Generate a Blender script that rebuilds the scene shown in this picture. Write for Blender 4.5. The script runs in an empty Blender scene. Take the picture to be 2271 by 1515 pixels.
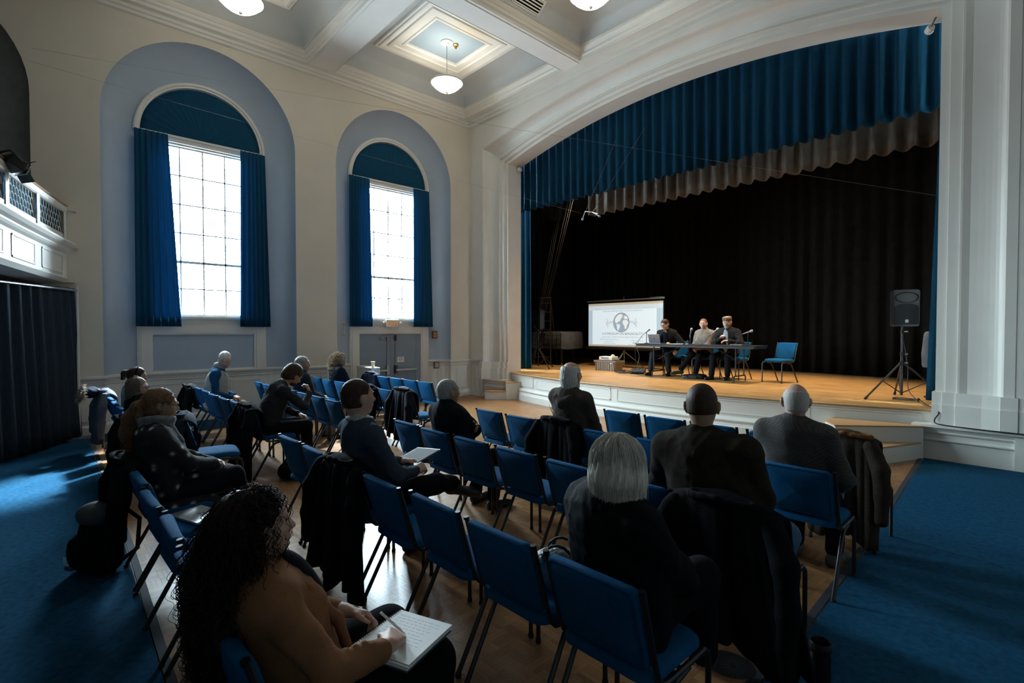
import bpy, bmesh, math, random
import numpy as np
from mathutils import Vector, Matrix
import openvdb as vdb
random.seed(7)
SC = bpy.context.scene
COL = SC.collection
R = math.radians
PI = math.pi
# ------------------------------------------------------------------ camera, world, sun, exposure
HEAD, PITCH, CAMH, FPX = R(47.4), math.atan(23.5/1125.0), 1.70, 1125.0
cd = bpy.data.cameras.new('camera'); cam = bpy.data.objects.new('camera', cd); COL.objects.link(cam)
fw = Vector((-math.sin(HEAD)*math.cos(PITCH), math.cos(HEAD)*math.cos(PITCH), -math.sin(PITCH)))
rt = Vector((math.cos(HEAD), math.sin(HEAD), 0)); upv = rt.cross(fw)
cam.matrix_world = Matrix(((rt.x, upv.x, -fw.x, 0), (rt.y, upv.y, -fw.y, 0), (rt.z, upv.z, -fw.z, CAMH), (0, 0, 0, 1)))
cd.sensor_width = 36; cd.lens = 36*FPX/2271; cd.clip_start = 0.05; cd.clip_end = 200
SC.camera = cam
vs = SC.view_settings
SC.display_settings.display_device = 'sRGB'
vs.view_transform = 'Standard'; vs.look = 'None'; vs.gamma = 1.0; vs.use_curve_mapping = False
vs.exposure = 0.0
W = bpy.data.worlds.new('overcast_sky'); SC.world = W; W.use_nodes = True
wn, wl = W.node_tree.nodes, W.node_tree.links
bg = wn['Background']; bg.inputs[1].default_value = 85.0
tc = wn.new('ShaderNodeTexCoord'); sx = wn.new('ShaderNodeSeparateXYZ'); rp = wn.new('ShaderNodeValToRGB')
wl.new(tc.outputs['Generated'], sx.inputs[0]); wl.new(sx.outputs[2], rp.inputs[0]); wl.new(rp.outputs[0], bg.inputs[0])
rp.color_ramp.elements[0].position = 0.0; rp.color_ramp.elements[0].color = (.24, .29, .33, 1)
rp.color_ramp.elements[1].position = 0.12; rp.color_ramp.elements[1].color = (.70, .89, 1.0, 1)
sd = bpy.data.lights.new('hazy_sun', 'SUN'); sun = bpy.data.objects.new('hazy_sun', sd); COL.objects.link(sun)
SAZ, SEL = R(55), R(44)
sdir = Vector((-math.sin(SAZ)*math.cos(SEL), math.cos(SAZ)*math.cos(SEL), math.sin(SEL)))
sun.rotation_mode = 'QUATERNION'; sun.rotation_quaternion = sdir.to_track_quat('Z', 'Y')
sd.energy = 36.0; sd.angle = R(5); sd.color = (.82, .92, 1.0)
def lamp(name, kind, loc, energy, color, target=None, **kw):
    d = bpy.data.lights.new(name, kind); o = bpy.data.objects.new(name, d); COL.objects.link(o)
    o.location = loc; d.energy = energy; d.color = color
    for k, v in kw.items(): setattr(d, k, v)
    if target is not None:
        o.rotation_mode = 'QUATERNION'
        o.rotation_quaternion = (Vector(loc)-Vector(target)).to_track_quat('Z', 'Y')
    return o
WARM = (1.0, .76, .50)
# warm stage spots hung behind the valance and on the balcony front
STAGE_SPOTS = [((-7.0, 11.6, 5.9), (-6.6, 10.9, .6), 240), ((-3.6, 11.6, 5.9), (-4.0, 10.6, .6), 260), ((-1.9, 11.0, 5.9), (-2.6, 10.0, .6), 120), ((-9.3, 11.3, 5.9), (-9.1, 10.3, .6), 130)]
for i, (a, b, e) in enumerate(STAGE_SPOTS):
    lamp('stage_spot', 'SPOT', a, e*5, WARM, b, spot_size=R(75), spot_blend=.8, shadow_soft_size=.12)
lamp('balcony_spot', 'SPOT', (-8.75, .05, 3.50), 420, (1, .82, .60), (-4.8, 10.6, 2.4), spot_size=R(32), spot_blend=.7, shadow_soft_size=.1)
# sky portals in the two window openings (they guide sampling, give no light)
for yc in (2.22, 6.11):
    p = lamp('window_portal', 'AREA', (-11.25, yc, 3.55), 1, (1, 1, 1), (-12.25, yc, 3.55), shape='RECTANGLE', size=2.0, size_y=3.6)
    p.rotation_mode = 'XYZ'; p.rotation_euler = (0, R(-90), 0); p.data.size = 3.6; p.data.size_y = 2.0
    p.data.cycles.is_portal = True
SC.cycles.max_bounces = 9; SC.cycles.diffuse_bounces = 5; SC.cycles.glossy_bounces = 3; SC.cycles.transparent_max_bounces = 12
SC.cycles.sample_clamp_indirect = 6.0; SC.cycles.caustics_reflective = False; SC.cycles.caustics_refractive = False

# ------------------------------------------------------------------ helpers
def tag(o, label=None, cat=None, group=None, kind=None):
    if label: o['label'] = label
    if cat: o['category'] = cat
    if group: o['group'] = group
    if kind: o['kind'] = kind
    return o
def empty(name, loc=(0, 0, 0), rz=0, label=None, cat=None, group=None, kind=None, parent=None):
    o = bpy.data.objects.new(name, None); COL.objects.link(o); o.location = loc; o.rotation_euler = (0, 0, rz)
    o.empty_display_size = .1
    if parent: o.parent = parent
    return tag(o, label, cat, group, kind)
def kids(o): return list(o.children)
def copy_tree(o, parent=None):
    c = o.copy(); COL.objects.link(c)
    if parent: c.parent = parent
    for ch in kids(o): copy_tree(ch, c)
    return c
def mesh_from(name, v, f, mats, parent=None, smooth=False, mi=None):
    me = bpy.data.meshes.new(name)
    me.from_pydata([tuple(p) for p in v], [], f)
    for m in (mats if isinstance(mats, (list, tuple)) else [mats]): me.materials.append(m)
    if mi is not None: me.polygons.foreach_set('material_index', mi)
    if smooth: me.polygons.foreach_set('use_smooth', [True]*len(me.polygons))
    me.validate(); me.update()
    o = bpy.data.objects.new(name, me); COL.objects.link(o)
    if parent: o.parent = parent
    return o
class MB:
    def __init__(s): s.v = []; s.f = []; s.mi = []
    def add(s, v, f, m=0):
        n = len(s.v); s.v += [tuple(p) for p in v]; s.f += [tuple(i+n for i in q) for q in f]; s.mi += [m]*len(f)
        return s
    def box(s, c, d, m=0, M=None):
        x, y, z = d[0]/2, d[1]/2, d[2]/2
        v = [Vector((i*x, j*y, k*z)) for i in (-1, 1) for j in (-1, 1) for k in (-1, 1)]
        if M is not None: v = [M @ p for p in v]
        c = Vector(c)
        return s.add([p+c for p in v], [(0, 1, 3, 2), (4, 6, 7, 5), (0, 4, 5, 1), (2, 3, 7, 6), (0, 2, 6, 4), (1, 5, 7, 3)], m)
    def bb(s, a, b, m=0):
        return s.box([(a[i]+b[i])/2 for i in range(3)], [abs(b[i]-a[i]) for i in range(3)], m)
    def tube(s, pts, r, n=8, m=0, cap=True, flat=1.0, up=None):
        pts = [Vector(p) for p in pts]; rs = r if isinstance(r, (list, tuple)) else [r]*len(pts)
        v = []; u = None
        for i, p in enumerate(pts):
            t = (pts[min(i+1, len(pts)-1)]-pts[max(i-1, 0)])
            if t.length < 1e-9: t = Vector((0, 0, 1))
            t.normalize()
            if u is None:
                u = Vector(up) if up else (Vector((0, 0, 1)) if abs(t.z) < .9 else Vector((1, 0, 0)))
            u = (u-t*u.dot(t))
            if u.length < 1e-6: u = t.orthogonal()
            u.normalize(); w = t.cross(u)
            for k in range(n):
                a = 2*PI*(k+.5)/n
                v.append(p+(u*math.cos(a)+w*math.sin(a)*flat)*rs[i])
        f = []
        for i in range(len(pts)-1):
            for k in range(n):
                f.append((i*n+k, i*n+(k+1) % n, (i+1)*n+(k+1) % n, (i+1)*n+k))
        if cap:
            f.append(tuple(range(n))[::-1]); f.append(tuple(range((len(pts)-1)*n, len(pts)*n)))
        return s.add(v, f, m)
    def lathe(s, prof, c=(0, 0, 0), n=24, m=0, M=None):
        c = Vector(c); v = []
        for (r, z) in prof:
            for k in range(n):
                a = 2*PI*k/n; p = Vector((max(r, 1e-4)*math.cos(a), max(r, 1e-4)*math.sin(a), z))
                v.append((M @ p if M is not None else p)+c)
        f = [(i*n+k, i*n+(k+1) % n, (i+1)*n+(k+1) % n, (i+1)*n+k) for i in range(len(prof)-1) for k in range(n)]
        return s.add(v, f, m)
    def prism(s, poly, z0, z1, m=0, mtop=None):
        n = len(poly)
        s.add([(p[0], p[1], z0) for p in poly]+[(p[0], p[1], z1) for p in poly],
              [tuple(range(n))[::-1]]+[(i, (i+1) % n, n+(i+1) % n, n+i) for i in range(n)], m)
        return s.add([(p[0], p[1], z1) for p in poly], [tuple(range(n))], m if mtop is None else mtop)
    def grid(s, P, m=0, closeu=False):
        a = len(P); b = len(P[0]); v = [p for row in P for p in row]; f = []
        for i in range(a-1):
            for j in range(b if closeu else b-1):
                f.append((i*b+j, i*b+(j+1) % b, (i+1)*b+(j+1) % b, (i+1)*b+j))
        return s.add(v, f, m)
    def build(s, name, mats, parent=None, smooth=False, label=None, kind=None, bevel=0):
        o = mesh_from(name, s.v, s.f, mats, parent, smooth, s.mi)
        if bevel:
            b = o.modifiers.new('bevel', 'BEVEL'); b.width = bevel; b.segments = 2; b.limit_method = 'ANGLE'; b.angle_limit = R(50)
        return tag(o, label, kind=kind)
def auto_smooth(o, ang=40):
    me = o.data
    me.polygons.foreach_set('use_smooth', [True]*len(me.polygons))
    try: me.set_sharp_from_angle(angle=R(ang))
    except Exception: pass
    return o

# ------------------------------------------------------------------ materials
def mat(name, col, rough=.6, metal=0, bump=0, bscale=60, var=0, vscale=8, sheen=0, spec=.5, emit=None, estr=0, trans=0, alpha=None, stretch=None):
    m = bpy.data.materials.new(name); m.use_nodes = True
    n, l = m.node_tree.nodes, m.node_tree.links; b = n['Principled BSDF']
    b.inputs['Base Color'].default_value = (*col, 1); b.inputs['Roughness'].default_value = rough; b.inputs['Metallic'].default_value = metal
    b.inputs['Specular IOR Level'].default_value = spec
    if sheen: b.inputs['Sheen Weight'].default_value = sheen; b.inputs['Sheen Roughness'].default_value = .4; b.inputs['Sheen Tint'].default_value = (*[min(1, c*1.6+.03) for c in col], 1)
    if emit: b.inputs['Emission Color'].default_value = (*emit, 1); b.inputs['Emission Strength'].default_value = estr
    co = n.new('ShaderNodeTexCoord'); src = co.outputs['Object']
    if stretch:
        mp = n.new('ShaderNodeMapping'); mp.inputs['Scale'].default_value = stretch; l.new(src, mp.inputs[0]); src = mp.outputs[0]
    if var:
        t = n.new('ShaderNodeTexNoise'); t.inputs['Scale'].default_value = vscale; t.inputs['Detail'].default_value = 4; l.new(src, t.inputs['Vector'])
        r = n.new('ShaderNodeValToRGB'); l.new(t.outputs[0], r.inputs[0])
        r.color_ramp.elements[0].position = .3; r.color_ramp.elements[1].position = .7
        r.color_ramp.elements[0].color = (*[max(0, c*(1-var)) for c in col], 1); r.color_ramp.elements[1].color = (*[min(1, c*(1+var)) for c in col], 1)
        l.new(r.outputs[0], b.inputs['Base Color'])
    if bump:
        t2 = n.new('ShaderNodeTexNoise'); t2.inputs['Scale'].default_value = bscale; t2.inputs['Detail'].default_value = 5; l.new(src, t2.inputs['Vector'])
        bp = n.new('ShaderNodeBump'); bp.inputs['Strength'].default_value = bump; bp.inputs['Distance'].default_value = .01
        l.new(t2.outputs[0], bp.inputs['Height']); l.new(bp.outputs[0], b.inputs['Normal'])
    if trans:
        tr = n.new('ShaderNodeBsdfTranslucent'); tr.inputs[0].default_value = (*[min(1, c*1.6) for c in col], 1)
        mx = n.new('ShaderNodeMixShader'); mx.inputs[0].default_value = trans
        l.new(b.outputs[0], mx.inputs[1]); l.new(tr.outputs[0], mx.inputs[2]); l.new(mx.outputs[0], n['Material Output'].inputs[0])
    return m
def wood_strip_mat(name, c1, c2, rough, gloss_noise=.1, rand=True, coat=0):
    m = bpy.data.materials.new(name); m.use_nodes = True
    n, l = m.node_tree.nodes, m.node_tree.links; b = n['Principled BSDF']
    g = n.new('ShaderNodeNewGeometry'); oi = n.new('ShaderNodeObjectInfo'); ad = n.new('ShaderNodeMath'); ad.operation = 'ADD'
    l.new(g.outputs['Random Per Island'], ad.inputs[0]); l.new(oi.outputs['Random'], ad.inputs[1])
    fr = n.new('ShaderNodeMath'); fr.operation = 'FRACT'; l.new(ad.outputs[0], fr.inputs[0])
    ns = n.new('ShaderNodeTexNoise'); ns.inputs['Scale'].default_value = 55; ns.inputs['Detail'].default_value = 6
    l.new(g.outputs['Position'], ns.inputs['Vector'])
    big = n.new('ShaderNodeTexNoise'); big.inputs['Scale'].default_value = 1.1; l.new(g.outputs['Position'], big.inputs['Vector'])
    mx = n.new('ShaderNodeMath'); mx.operation = 'MULTIPLY_ADD'; mx.inputs[1].default_value = .45; l.new(ns.outputs[0], mx.inputs[0]); 
    m2 = n.new('ShaderNodeMath'); m2.operation = 'MULTIPLY_ADD'; m2.inputs[1].default_value = .45; l.new(fr.outputs[0], m2.inputs[0]); l.new(mx.outputs[0], m2.inputs[2])
    m3 = n.new('ShaderNodeMath'); m3.operation = 'MULTIPLY_ADD'; m3.inputs[1].default_value = .3; l.new(big.outputs[0], m3.inputs[0]); m3.inputs[2].default_value = -.15; l.new(m3.outputs[0], mx.inputs[2])
    r = n.new('ShaderNodeValToRGB'); r.color_ramp.elements[0].color = (*c1, 1); r.color_ramp.elements[1].color = (*c2, 1)
    l.new(m2.outputs[0], r.inputs[0]); l.new(r.outputs[0], b.inputs['Base Color'])
    rr = n.new('ShaderNodeMath'); rr.operation = 'MULTIPLY_ADD'; rr.inputs[1].default_value = gloss_noise; rr.inputs[2].default_value = rough
    l.new(ns.outputs[0], rr.inputs[0]); l.new(rr.outputs[0], b.inputs['Roughness'])
    b.inputs['Specular IOR Level'].default_value = .38
    if coat: b.inputs['Coat Weight'].default_value = coat; b.inputs['Coat Roughness'].default_value = .12
    return m
def plank_mat(name, c1, c2, gap, rough, scale=1.0):
    m = bpy.data.materials.new(name); m.use_nodes = True
    n, l = m.node_tree.nodes, m.node_tree.links; b = n['Principled BSDF']
    g = n.new('ShaderNodeNewGeometry'); bt = n.new('ShaderNodeTexBrick'); l.new(g.outputs['Position'], bt.inputs['Vector'])
    bt.inputs['Scale'].default_value = scale; bt.inputs['Brick Width'].default_value = 1.3; bt.inputs['Row Height'].default_value = .057
    bt.inputs['Mortar Size'].default_value = .0014; bt.offset = .37
    bt.inputs['Color1'].default_value = (*c1, 1); bt.inputs['Color2'].default_value = (*c2, 1); bt.inputs['Mortar'].default_value = (*gap, 1)
    ns = n.new('ShaderNodeTexNoise'); ns.inputs['Scale'].default_value = 3; ns.inputs['Detail'].default_value = 8; l.new(g.outputs['Position'], ns.inputs['Vector'])
    mx = n.new('ShaderNodeMix'); mx.data_type = 'RGBA'; mx.blend_type = 'MULTIPLY'; mx.inputs[0].default_value = .6
    rp = n.new('ShaderNodeValToRGB'); rp.color_ramp.elements[0].position = .25; rp.color_ramp.elements[0].color = (.45, .4, .35, 1); rp.color_ramp.elements[1].position = .6
    l.new(ns.outputs[0], rp.inputs[0]); l.new(bt.outputs['Color'], mx.inputs[6]); l.new(rp.outputs[0], mx.inputs[7]); l.new(mx.outputs[2], b.inputs['Base Color'])
    b.inputs['Roughness'].default_value = rough
    return m
M = {}
M['cream'] = mat('cream_plaster', (.66, .615, .51), .75, bump=.05, bscale=90, var=.03, vscale=1.5)
M['white'] = mat('white_trim_paint', (.72, .71, .65), .45, var=.03, vscale=2)
M['ceil'] = mat('ceiling_plaster', (.84, .845, .80), .8, var=.03, vscale=2)
M['ceilpanel'] = mat('ceiling_blue_grey', (.34, .44, .53), .8, var=.03, vscale=2)
M['cove'] = mat('coffer_grey_paint', (.47, .505, .51), .8, var=.03, vscale=2)
M['alcove'] = mat('alcove_blue_paint', (.38, .455, .53), .7, var=.03, vscale=2)
M['darkniche'] = mat('dark_grey_drape', (.30, .30, .285), .9, var=.1, spec=0.1)
M['farwall'] = mat('rear_hall_paint', (.33, .32, .30), .8, var=.05)
M['doorblue'] = mat('door_grey_blue', (.22, .28, .34), .5, var=.04, vscale=3)
M['curtain'] = mat('blue_window_curtain', (.012, .078, .15), .8, bump=.15, bscale=220, sheen=.25, var=.08, vscale=20, trans=.22, spec=0.08)
M['velvet'] = mat('blue_stage_velvet', (.004, .032, .062), .8, bump=.1, bscale=200, sheen=.15, var=.1, vscale=15, spec=0.05)
M['taupe'] = mat('taupe_satin_border', (.075, .058, .044), .5, bump=.1, sheen=.2, var=.1, spec=0.15)
M['blackcur'] = mat('black_stage_drape', (.007, .0065, .006), .9, sheen=.06, bump=.1, var=.3, vscale=6, spec=0.05)
M['navydrape'] = mat('navy_grey_drape', (.024, .036, .050), .85, sheen=.05, bump=.15, var=.2, stretch=(8, 8, 1), spec=0.08)
M['carpet'] = mat('blue_carpet', (.008, .066, .132), .95, bump=.6, bscale=320, var=.28, vscale=26, sheen=.1, spec=0.06)
M['carpetedge'] = mat('carpet_edge_binding', (.022, .030, .040), .8)
M['parquet'] = wood_strip_mat('parquet_oak', (.15, .068, .026), (.47, .25, .11), .25, .12)
M['joint'] = mat('floor_joint_dark', (.05, .028, .014), .8)
M['stagewood'] = plank_mat('stage_boards', (.56, .33, .125), (.45, .25, .09), (.09, .04, .015), .33)
M['treadwood'] = mat('tread_wood', (.44, .27, .125), .4, var=.2, stretch=(2, 30, 2))
M['steel'] = mat('black_enamel_steel', (.012, .013, .016), .35, var=.1)
M['chrome'] = mat('chrome', (.7, .7, .72), .18, 1)
M['grey_metal'] = mat('grey_metal', (.35, .36, .37), .35, .9)
M['chairblue'] = mat('blue_chair_fabric', (.006, .085, .21), .85, bump=.35, bscale=420, sheen=.15, var=.1, vscale=60, spec=0.08)
M['blackplastic'] = mat('black_plastic', (.0065, .007, .008), .42, bump=.05, spec=.25)
M['speakergrille'] = mat('speaker_grille', (.006, .0075, .009), .6, bump=.5, bscale=500, spec=.15)
M['rubber'] = mat('black_rubber', (.01, .01, .01), .7)
M['paper'] = mat('white_paper', (.78, .79, .78), .7)
M['ink'] = mat('grey_ink', (.12, .13, .16), .8)
M['brass'] = mat('brass', (.5, .30, .1), .35, .8)
M['lampglass'] = mat('frosted_lamp_glass', (.9, .9, .88), .4, emit=(1, .90, .74), estr=9)
M['exitred'] = mat('exit_orange', (.8, .25, .03), .5, emit=(1, .38, .05), estr=.35)
M['woodrail'] = mat('wood_handrail', (.36, .20, .10), .4, var=.2, stretch=(10, 2, 10))
M['brownbox'] = mat('brown_wood_box', (.13, .06, .03), .5, var=.2)
M['silverlap'] = mat('silver_aluminium', (.55, .56, .58), .35, .7)
M['spacegrey'] = mat('dark_aluminium', (.16, .17, .19), .4, .7)
M['crate'] = mat('grey_plastic_crate', (.22, .20, .17), .6, var=.1)
M['cover'] = mat('grey_quilted_cover', (.085, .09, .095), .8, bump=.3, bscale=20, var=.2, sheen=.1, spec=0.15)
M['cable'] = mat('black_cable', (.01, .01, .011), .5)
M['rope'] = mat('grey_rope', (.12, .11, .10), .8); M['wire'] = mat('grey_wire', (.30, .30, .29), .6); M['darkwood'] = mat('dark_ladder_wood', (.02, .012, .007), .7)
def glass_mat():
    m = bpy.data.materials.new('window_glass'); m.use_nodes = True
    n, l = m.node_tree.nodes, m.node_tree.links; n.remove(n['Principled BSDF'])
    t = n.new('ShaderNodeBsdfTransparent'); g = n.new('ShaderNodeBsdfGlossy'); g.inputs['Roughness'].default_value = .02
    ns = n.new('ShaderNodeTexNoise'); ns.inputs['Scale'].default_value = 3; rp = n.new('ShaderNodeValToRGB')
    rp.color_ramp.elements[0].color = (.93, .95, .96, 1); rp.color_ramp.elements[1].color = (1, 1, 1, 1); l.new(ns.outputs[0], rp.inputs[0]); l.new(rp.outputs[0], t.inputs[0])
    lw = n.new('ShaderNodeLayerWeight'); lw.inputs[0].default_value = .12; mx = n.new('ShaderNodeMixShader')
    l.new(lw.outputs['Fresnel'], mx.inputs[0]); l.new(t.outputs[0], mx.inputs[1]); l.new(g.outputs[0], mx.inputs[2]); l.new(mx.outputs[0], n['Material Output'].inputs[0])
    return m
M['glass'] = glass_mat()
# ================================================================== ROOM
XW, XI, XG = -10.70, -11.09, -11.20       # left wall face, alcove back, glass plane
YF = 8.35                                 # upper stage wall face
XR, YB, ZT = 2.3, -7.0, 8.0
ALC = [(2.255, 1.555), (6.185, 1.515), (-1.685, 1.555)]
ZS = 5.33                                 # arch spring
def arc(yc, r, z0, n=28, a0=0, a1=PI): return [(yc+r*math.cos(a0+(a1-a0)*k/n), z0+r*math.sin(a0+(a1-a0)*k/n)) for k in range(n+1)]
# --- wall_left with three arched alcoves
b = MB()
ys = [YB]
for yc, w in sorted(ALC): ys += [yc-w, yc+w]
ys.append(YF+.1)
for i in range(0, len(ys), 2):
    b.add([(XW, ys[i], -.1), (XW, ys[i+1], -.1), (XW, ys[i+1], ZT), (XW, ys[i], ZT)], [(0, 1, 2, 3)])
for yc, w in ALC:
    A = arc(yc, w, ZS)
    for (y0, z0), (y1, z1) in zip(A, A[1:]): b.add([(XW, y0, z0), (XW, y1, z1), (XW, y1, ZT), (XW, y0, ZT)], [(0, 1, 2, 3)])
wall_left = b.build('wall_left', M['cream'], kind='structure')
RW = 1.08
def reveal_ring(yc, w, t):
    ww = RW+(w-RW)*math.cos(t); x = XW+(XI-XW)*math.sin(t); zs = ZS-.09*math.sin(t)
    return [(x, yc+ww, -.1)]+[(x, y, z) for y, z in arc(yc, ww, zs)]+[(x, yc-ww, -.1)]
for i, (yc, w) in enumerate(ALC):
    b = MB(); b.grid([reveal_ring(yc, w, PI/2*k/10) for k in range(11)])
    o = b.build('alcove_reveal', M['alcove'] if i < 2 else M['darkniche'], wall_left, smooth=True)
# alcove back walls (window opening left free)
WH, WZ0, WZ1 = .76, 1.97, 5.17            # half width, sill and head of the glazed opening
for i, (yc, w) in enumerate(ALC):
    b = MB(); zsp = ZS-.09
    if i < 2:
        b.bb((XI-.14, yc-RW, -.1), (XI, yc+RW, WZ0)); b.bb((XI-.14, yc-RW, WZ0), (XI, yc-WH-.09, WZ1)); b.bb((XI-.14, yc+WH+.09, WZ0), (XI, yc+RW, WZ1))
        b.bb((XI-.14, yc-RW, WZ1), (XI, yc+RW, zsp+.02))
        A = arc(yc, RW+.05, zsp)
        for (y0, z0), (y1, z1) in zip(A, A[1:]): b.add([(XI-.02, yc, zsp), (XI-.02, y0, z0), (XI-.02, y1, z1)], [(0, 1, 2)])
        b.build('alcove_back', M['alcove'], wall_left)
    else:
        b.bb((XI-.14, yc-RW, -.1), (XI, yc+RW, zsp)); A = arc(yc, RW, zsp)
        for (y0, z0), (y1, z1) in zip(A, A[1:]): b.add([(XI, yc, zsp), (XI, y0, z0), (XI, y1, z1)], [(0, 1, 2)])
        b.build('alcove_back', M['darkniche'], wall_left)
# --- other walls, ceiling slab, floor
b = MB(); b.bb((XW-.6, YB-.1, -.1), (XR, YB, ZT)); wall_back = b.build('wall_back', M['farwall'], kind='structure')
b = MB(); b.bb((XR, YB, -.1), (XR+.1, 9.3, ZT)); wall_right = b.build('wall_right', M['farwall'], kind='structure')
b = MB(); b.bb((XW-.7, YB-.1, ZT), (XR+.1, 9.3, ZT+.1)); ceiling = b.build('ceiling', M['ceil'], kind='structure')
b = MB(); b.bb((-13.8, YB-.1, -.12), (XR+.1, 17.4, -.012)); floor = b.build('floor', M['joint'], kind='structure')
# carpets: rear aisle, right aisle and left strip (one fitted carpet each), with bound edges
def carpet(name, poly, label):
    t = MB(); t.prism(poly, -.012, .004); o = t.build(name, M['carpet']); tag(o, label, 'carpet'); return o
ca = carpet('aisle_carpet', [(-9.98, .47), (-9.98, YB+.02), (XR-.02, YB+.02), (XR-.02, 0.2), (-1.0, .36), (-5.0, .44)], 'blue fitted carpet of the rear aisle, at the left behind the last row of chairs')
cb = carpet('aisle_carpet', [(-1.0, .36), (XR-.02, .2), (XR-.02, 8.60), (-1.24, 8.60), (-1.02, 5.0), (-.95, 3.0)], 'blue fitted carpet of the right-hand aisle, running up to the stage base')
cc = carpet('aisle_carpet', [(XW-.3, YB+.02), (-9.98, YB+.02), (-9.98, .47), (-9.98, 4.4), (XW-.3, 4.4)], 'strip of blue carpet along the window wall under the dado')
for par, pts in ((ca, [(-9.98, .50), (-5, .47), (-1.0, .385)]), (cb, [(-1.03, .4), (-.98, 3.0), (-1.05, 5.0), (-1.27, 8.58)]), (cc, [(-9.94, .5), (-9.94, 4.4)])):
    t = MB()
    for a, c in zip(pts, pts[1:]):
        a = Vector((*a, 0)); c = Vector((*c, 0)); d = (c-a).normalized(); nn = Vector((-d.y, d.x, 0))*.022
        t.add([a+nn+Vector((0, 0, .006)), c+nn+Vector((0, 0, .006)), c-nn+Vector((0, 0, .006)), a-nn+Vector((0, 0, .006))], [(0, 1, 2, 3)])
        t.add([a-nn, c-nn, c-nn+Vector((0, 0, .006)), a-nn+Vector((0, 0, .006)), a+nn, c+nn, c+nn+Vector((0, 0, .006)), a+nn+Vector((0, 0, .006))], [(0, 1, 2, 3), (4, 7, 6, 5)])
    t.build('edge_binding', M['carpetedge'], par)
# parquet: finger blocks of five strips, the 300 that show largest are parts, the rest one joined part
BS = .135
def block_geo(c, horiz, mb):
    s = BS/5; g = .00035; h = BS/2-g
    for k in range(5):
        o = -BS/2+s*(k+.5); a = s/2-g
        d = (h, a) if horiz else (a, h); cc2 = (c[0], c[1]+o) if horiz else (c[0]+o, c[1])
        x0, x1, y0, y1 = cc2[0]-d[0], cc2[0]+d[0], cc2[1]-d[1], cc2[1]+d[1]
        mb.add([(x0, y0, -.001), (x1, y0, -.001), (x1, y1, -.001), (x0, y1, -.001), (x0, y0, -.012), (x1, y0, -.012), (x1, y1, -.012), (x0, y1, -.012)],
               [(0, 1, 2, 3), (0, 4, 5, 1), (1, 5, 6, 2), (2, 6, 7, 3), (3, 7, 4, 0)])
def px_of(p):
    d = Vector(p)-Vector((0, 0, CAMH)); w = d.dot(fw)
    return (1135.5+FPX*d.dot(rt)/w, 757.5-FPX*d.dot(upv)/w, w) if w > .05 else (0, 0, -1)
cells = []
nx, ny = int(9.9/BS), int(8.6/BS)
for i in range(nx):
    for j in range(ny):
        c = (-10.79+BS*(i+.5), .42+BS*(j+.5))
        if c[0] > -.9 or (c[0] < -9.98 and c[1] < 4.35): continue
        x, y, w = px_of((c[0], c[1], 0))
        vis = w > 0 and -20 < x < 2290 and y < 1530
        cells.append((w if vis else 99, c, (i+j) % 2))
cells.sort(key=lambda q: q[0])
protos = []
for hz in (0, 1):
    t = MB(); block_geo((0, 0), hz, t); protos.append(t)
pm = [None, None]
rest = MB()
for n_, (w, c, hz) in enumerate(cells):
    if n_ < 299:
        if pm[hz] is None:
            o = protos[hz].build('parquet_block', M['parquet'], floor); pm[hz] = o
        else:
            o = pm[hz].copy(); COL.objects.link(o)
        o.location = (c[0], c[1], 0)
    else: block_geo(c, hz, rest)
rest.build('parquet_blocks', M['parquet'], floor, kind='stuff')

# --- plan sweeps for dado rail, baseboards
def sweep_plan(path, prof, mb, m=0):
    P = [Vector((p[0], p[1], 0)) for p in path]; rows = []
    for i, p in enumerate(P):
        d0 = (P[i]-P[i-1]).normalized() if i else None; d1 = (P[i+1]-P[i]).normalized() if i < len(P)-1 else None
        ns = [Vector((-d.y, d.x, 0)) for d in (d0, d1) if d is not None]; nn = sum(ns, Vector())
        nn = nn*(2/max(nn.length_squared, .5)) if len(ns) == 2 else ns[0]
        rows.append([p+nn*o+Vector((0, 0, z)) for o, z in prof])
    mb.grid(rows, m)
def rev_plan(yc, w, sgn, rng): return [(XW+(XI-XW)*math.sin(PI/2*k/6), yc+sgn*(RW+(w-RW)*math.cos(PI/2*k/6))) for k in rng]
pA = [(XW, YF), (XW, ALC[1][0]+ALC[1][1]+.02)]+rev_plan(*ALC[1], 1, range(7))+[(XI, 7.24)]
pB = [(XI, 5.13)]+rev_plan(*ALC[1], -1, range(6, -1, -1))+[(XW, ALC[0][0]+ALC[0][1]+.02)]+rev_plan(*ALC[0], 1, range(7))+rev_plan(*ALC[0], -1, range(6, -1, -1))+[(XW, -.1)]
RAIL = [(0, .80), (.012, .80), (.02, .815), (.02, .845), (.03, .86), (.03, .875), (.05, .90), (.062, .92), (.062, .945), (.05, .955), (0, .955)]
BASE = [(.03, 0), (.03, .12), (.024, .14), (.012, .155), (0, .16)]
b = MB()
for p in (pA, pB): sweep_plan([(x, y) for x, y in p][::1], [(o, z) for o, z in RAIL], b)
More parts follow.
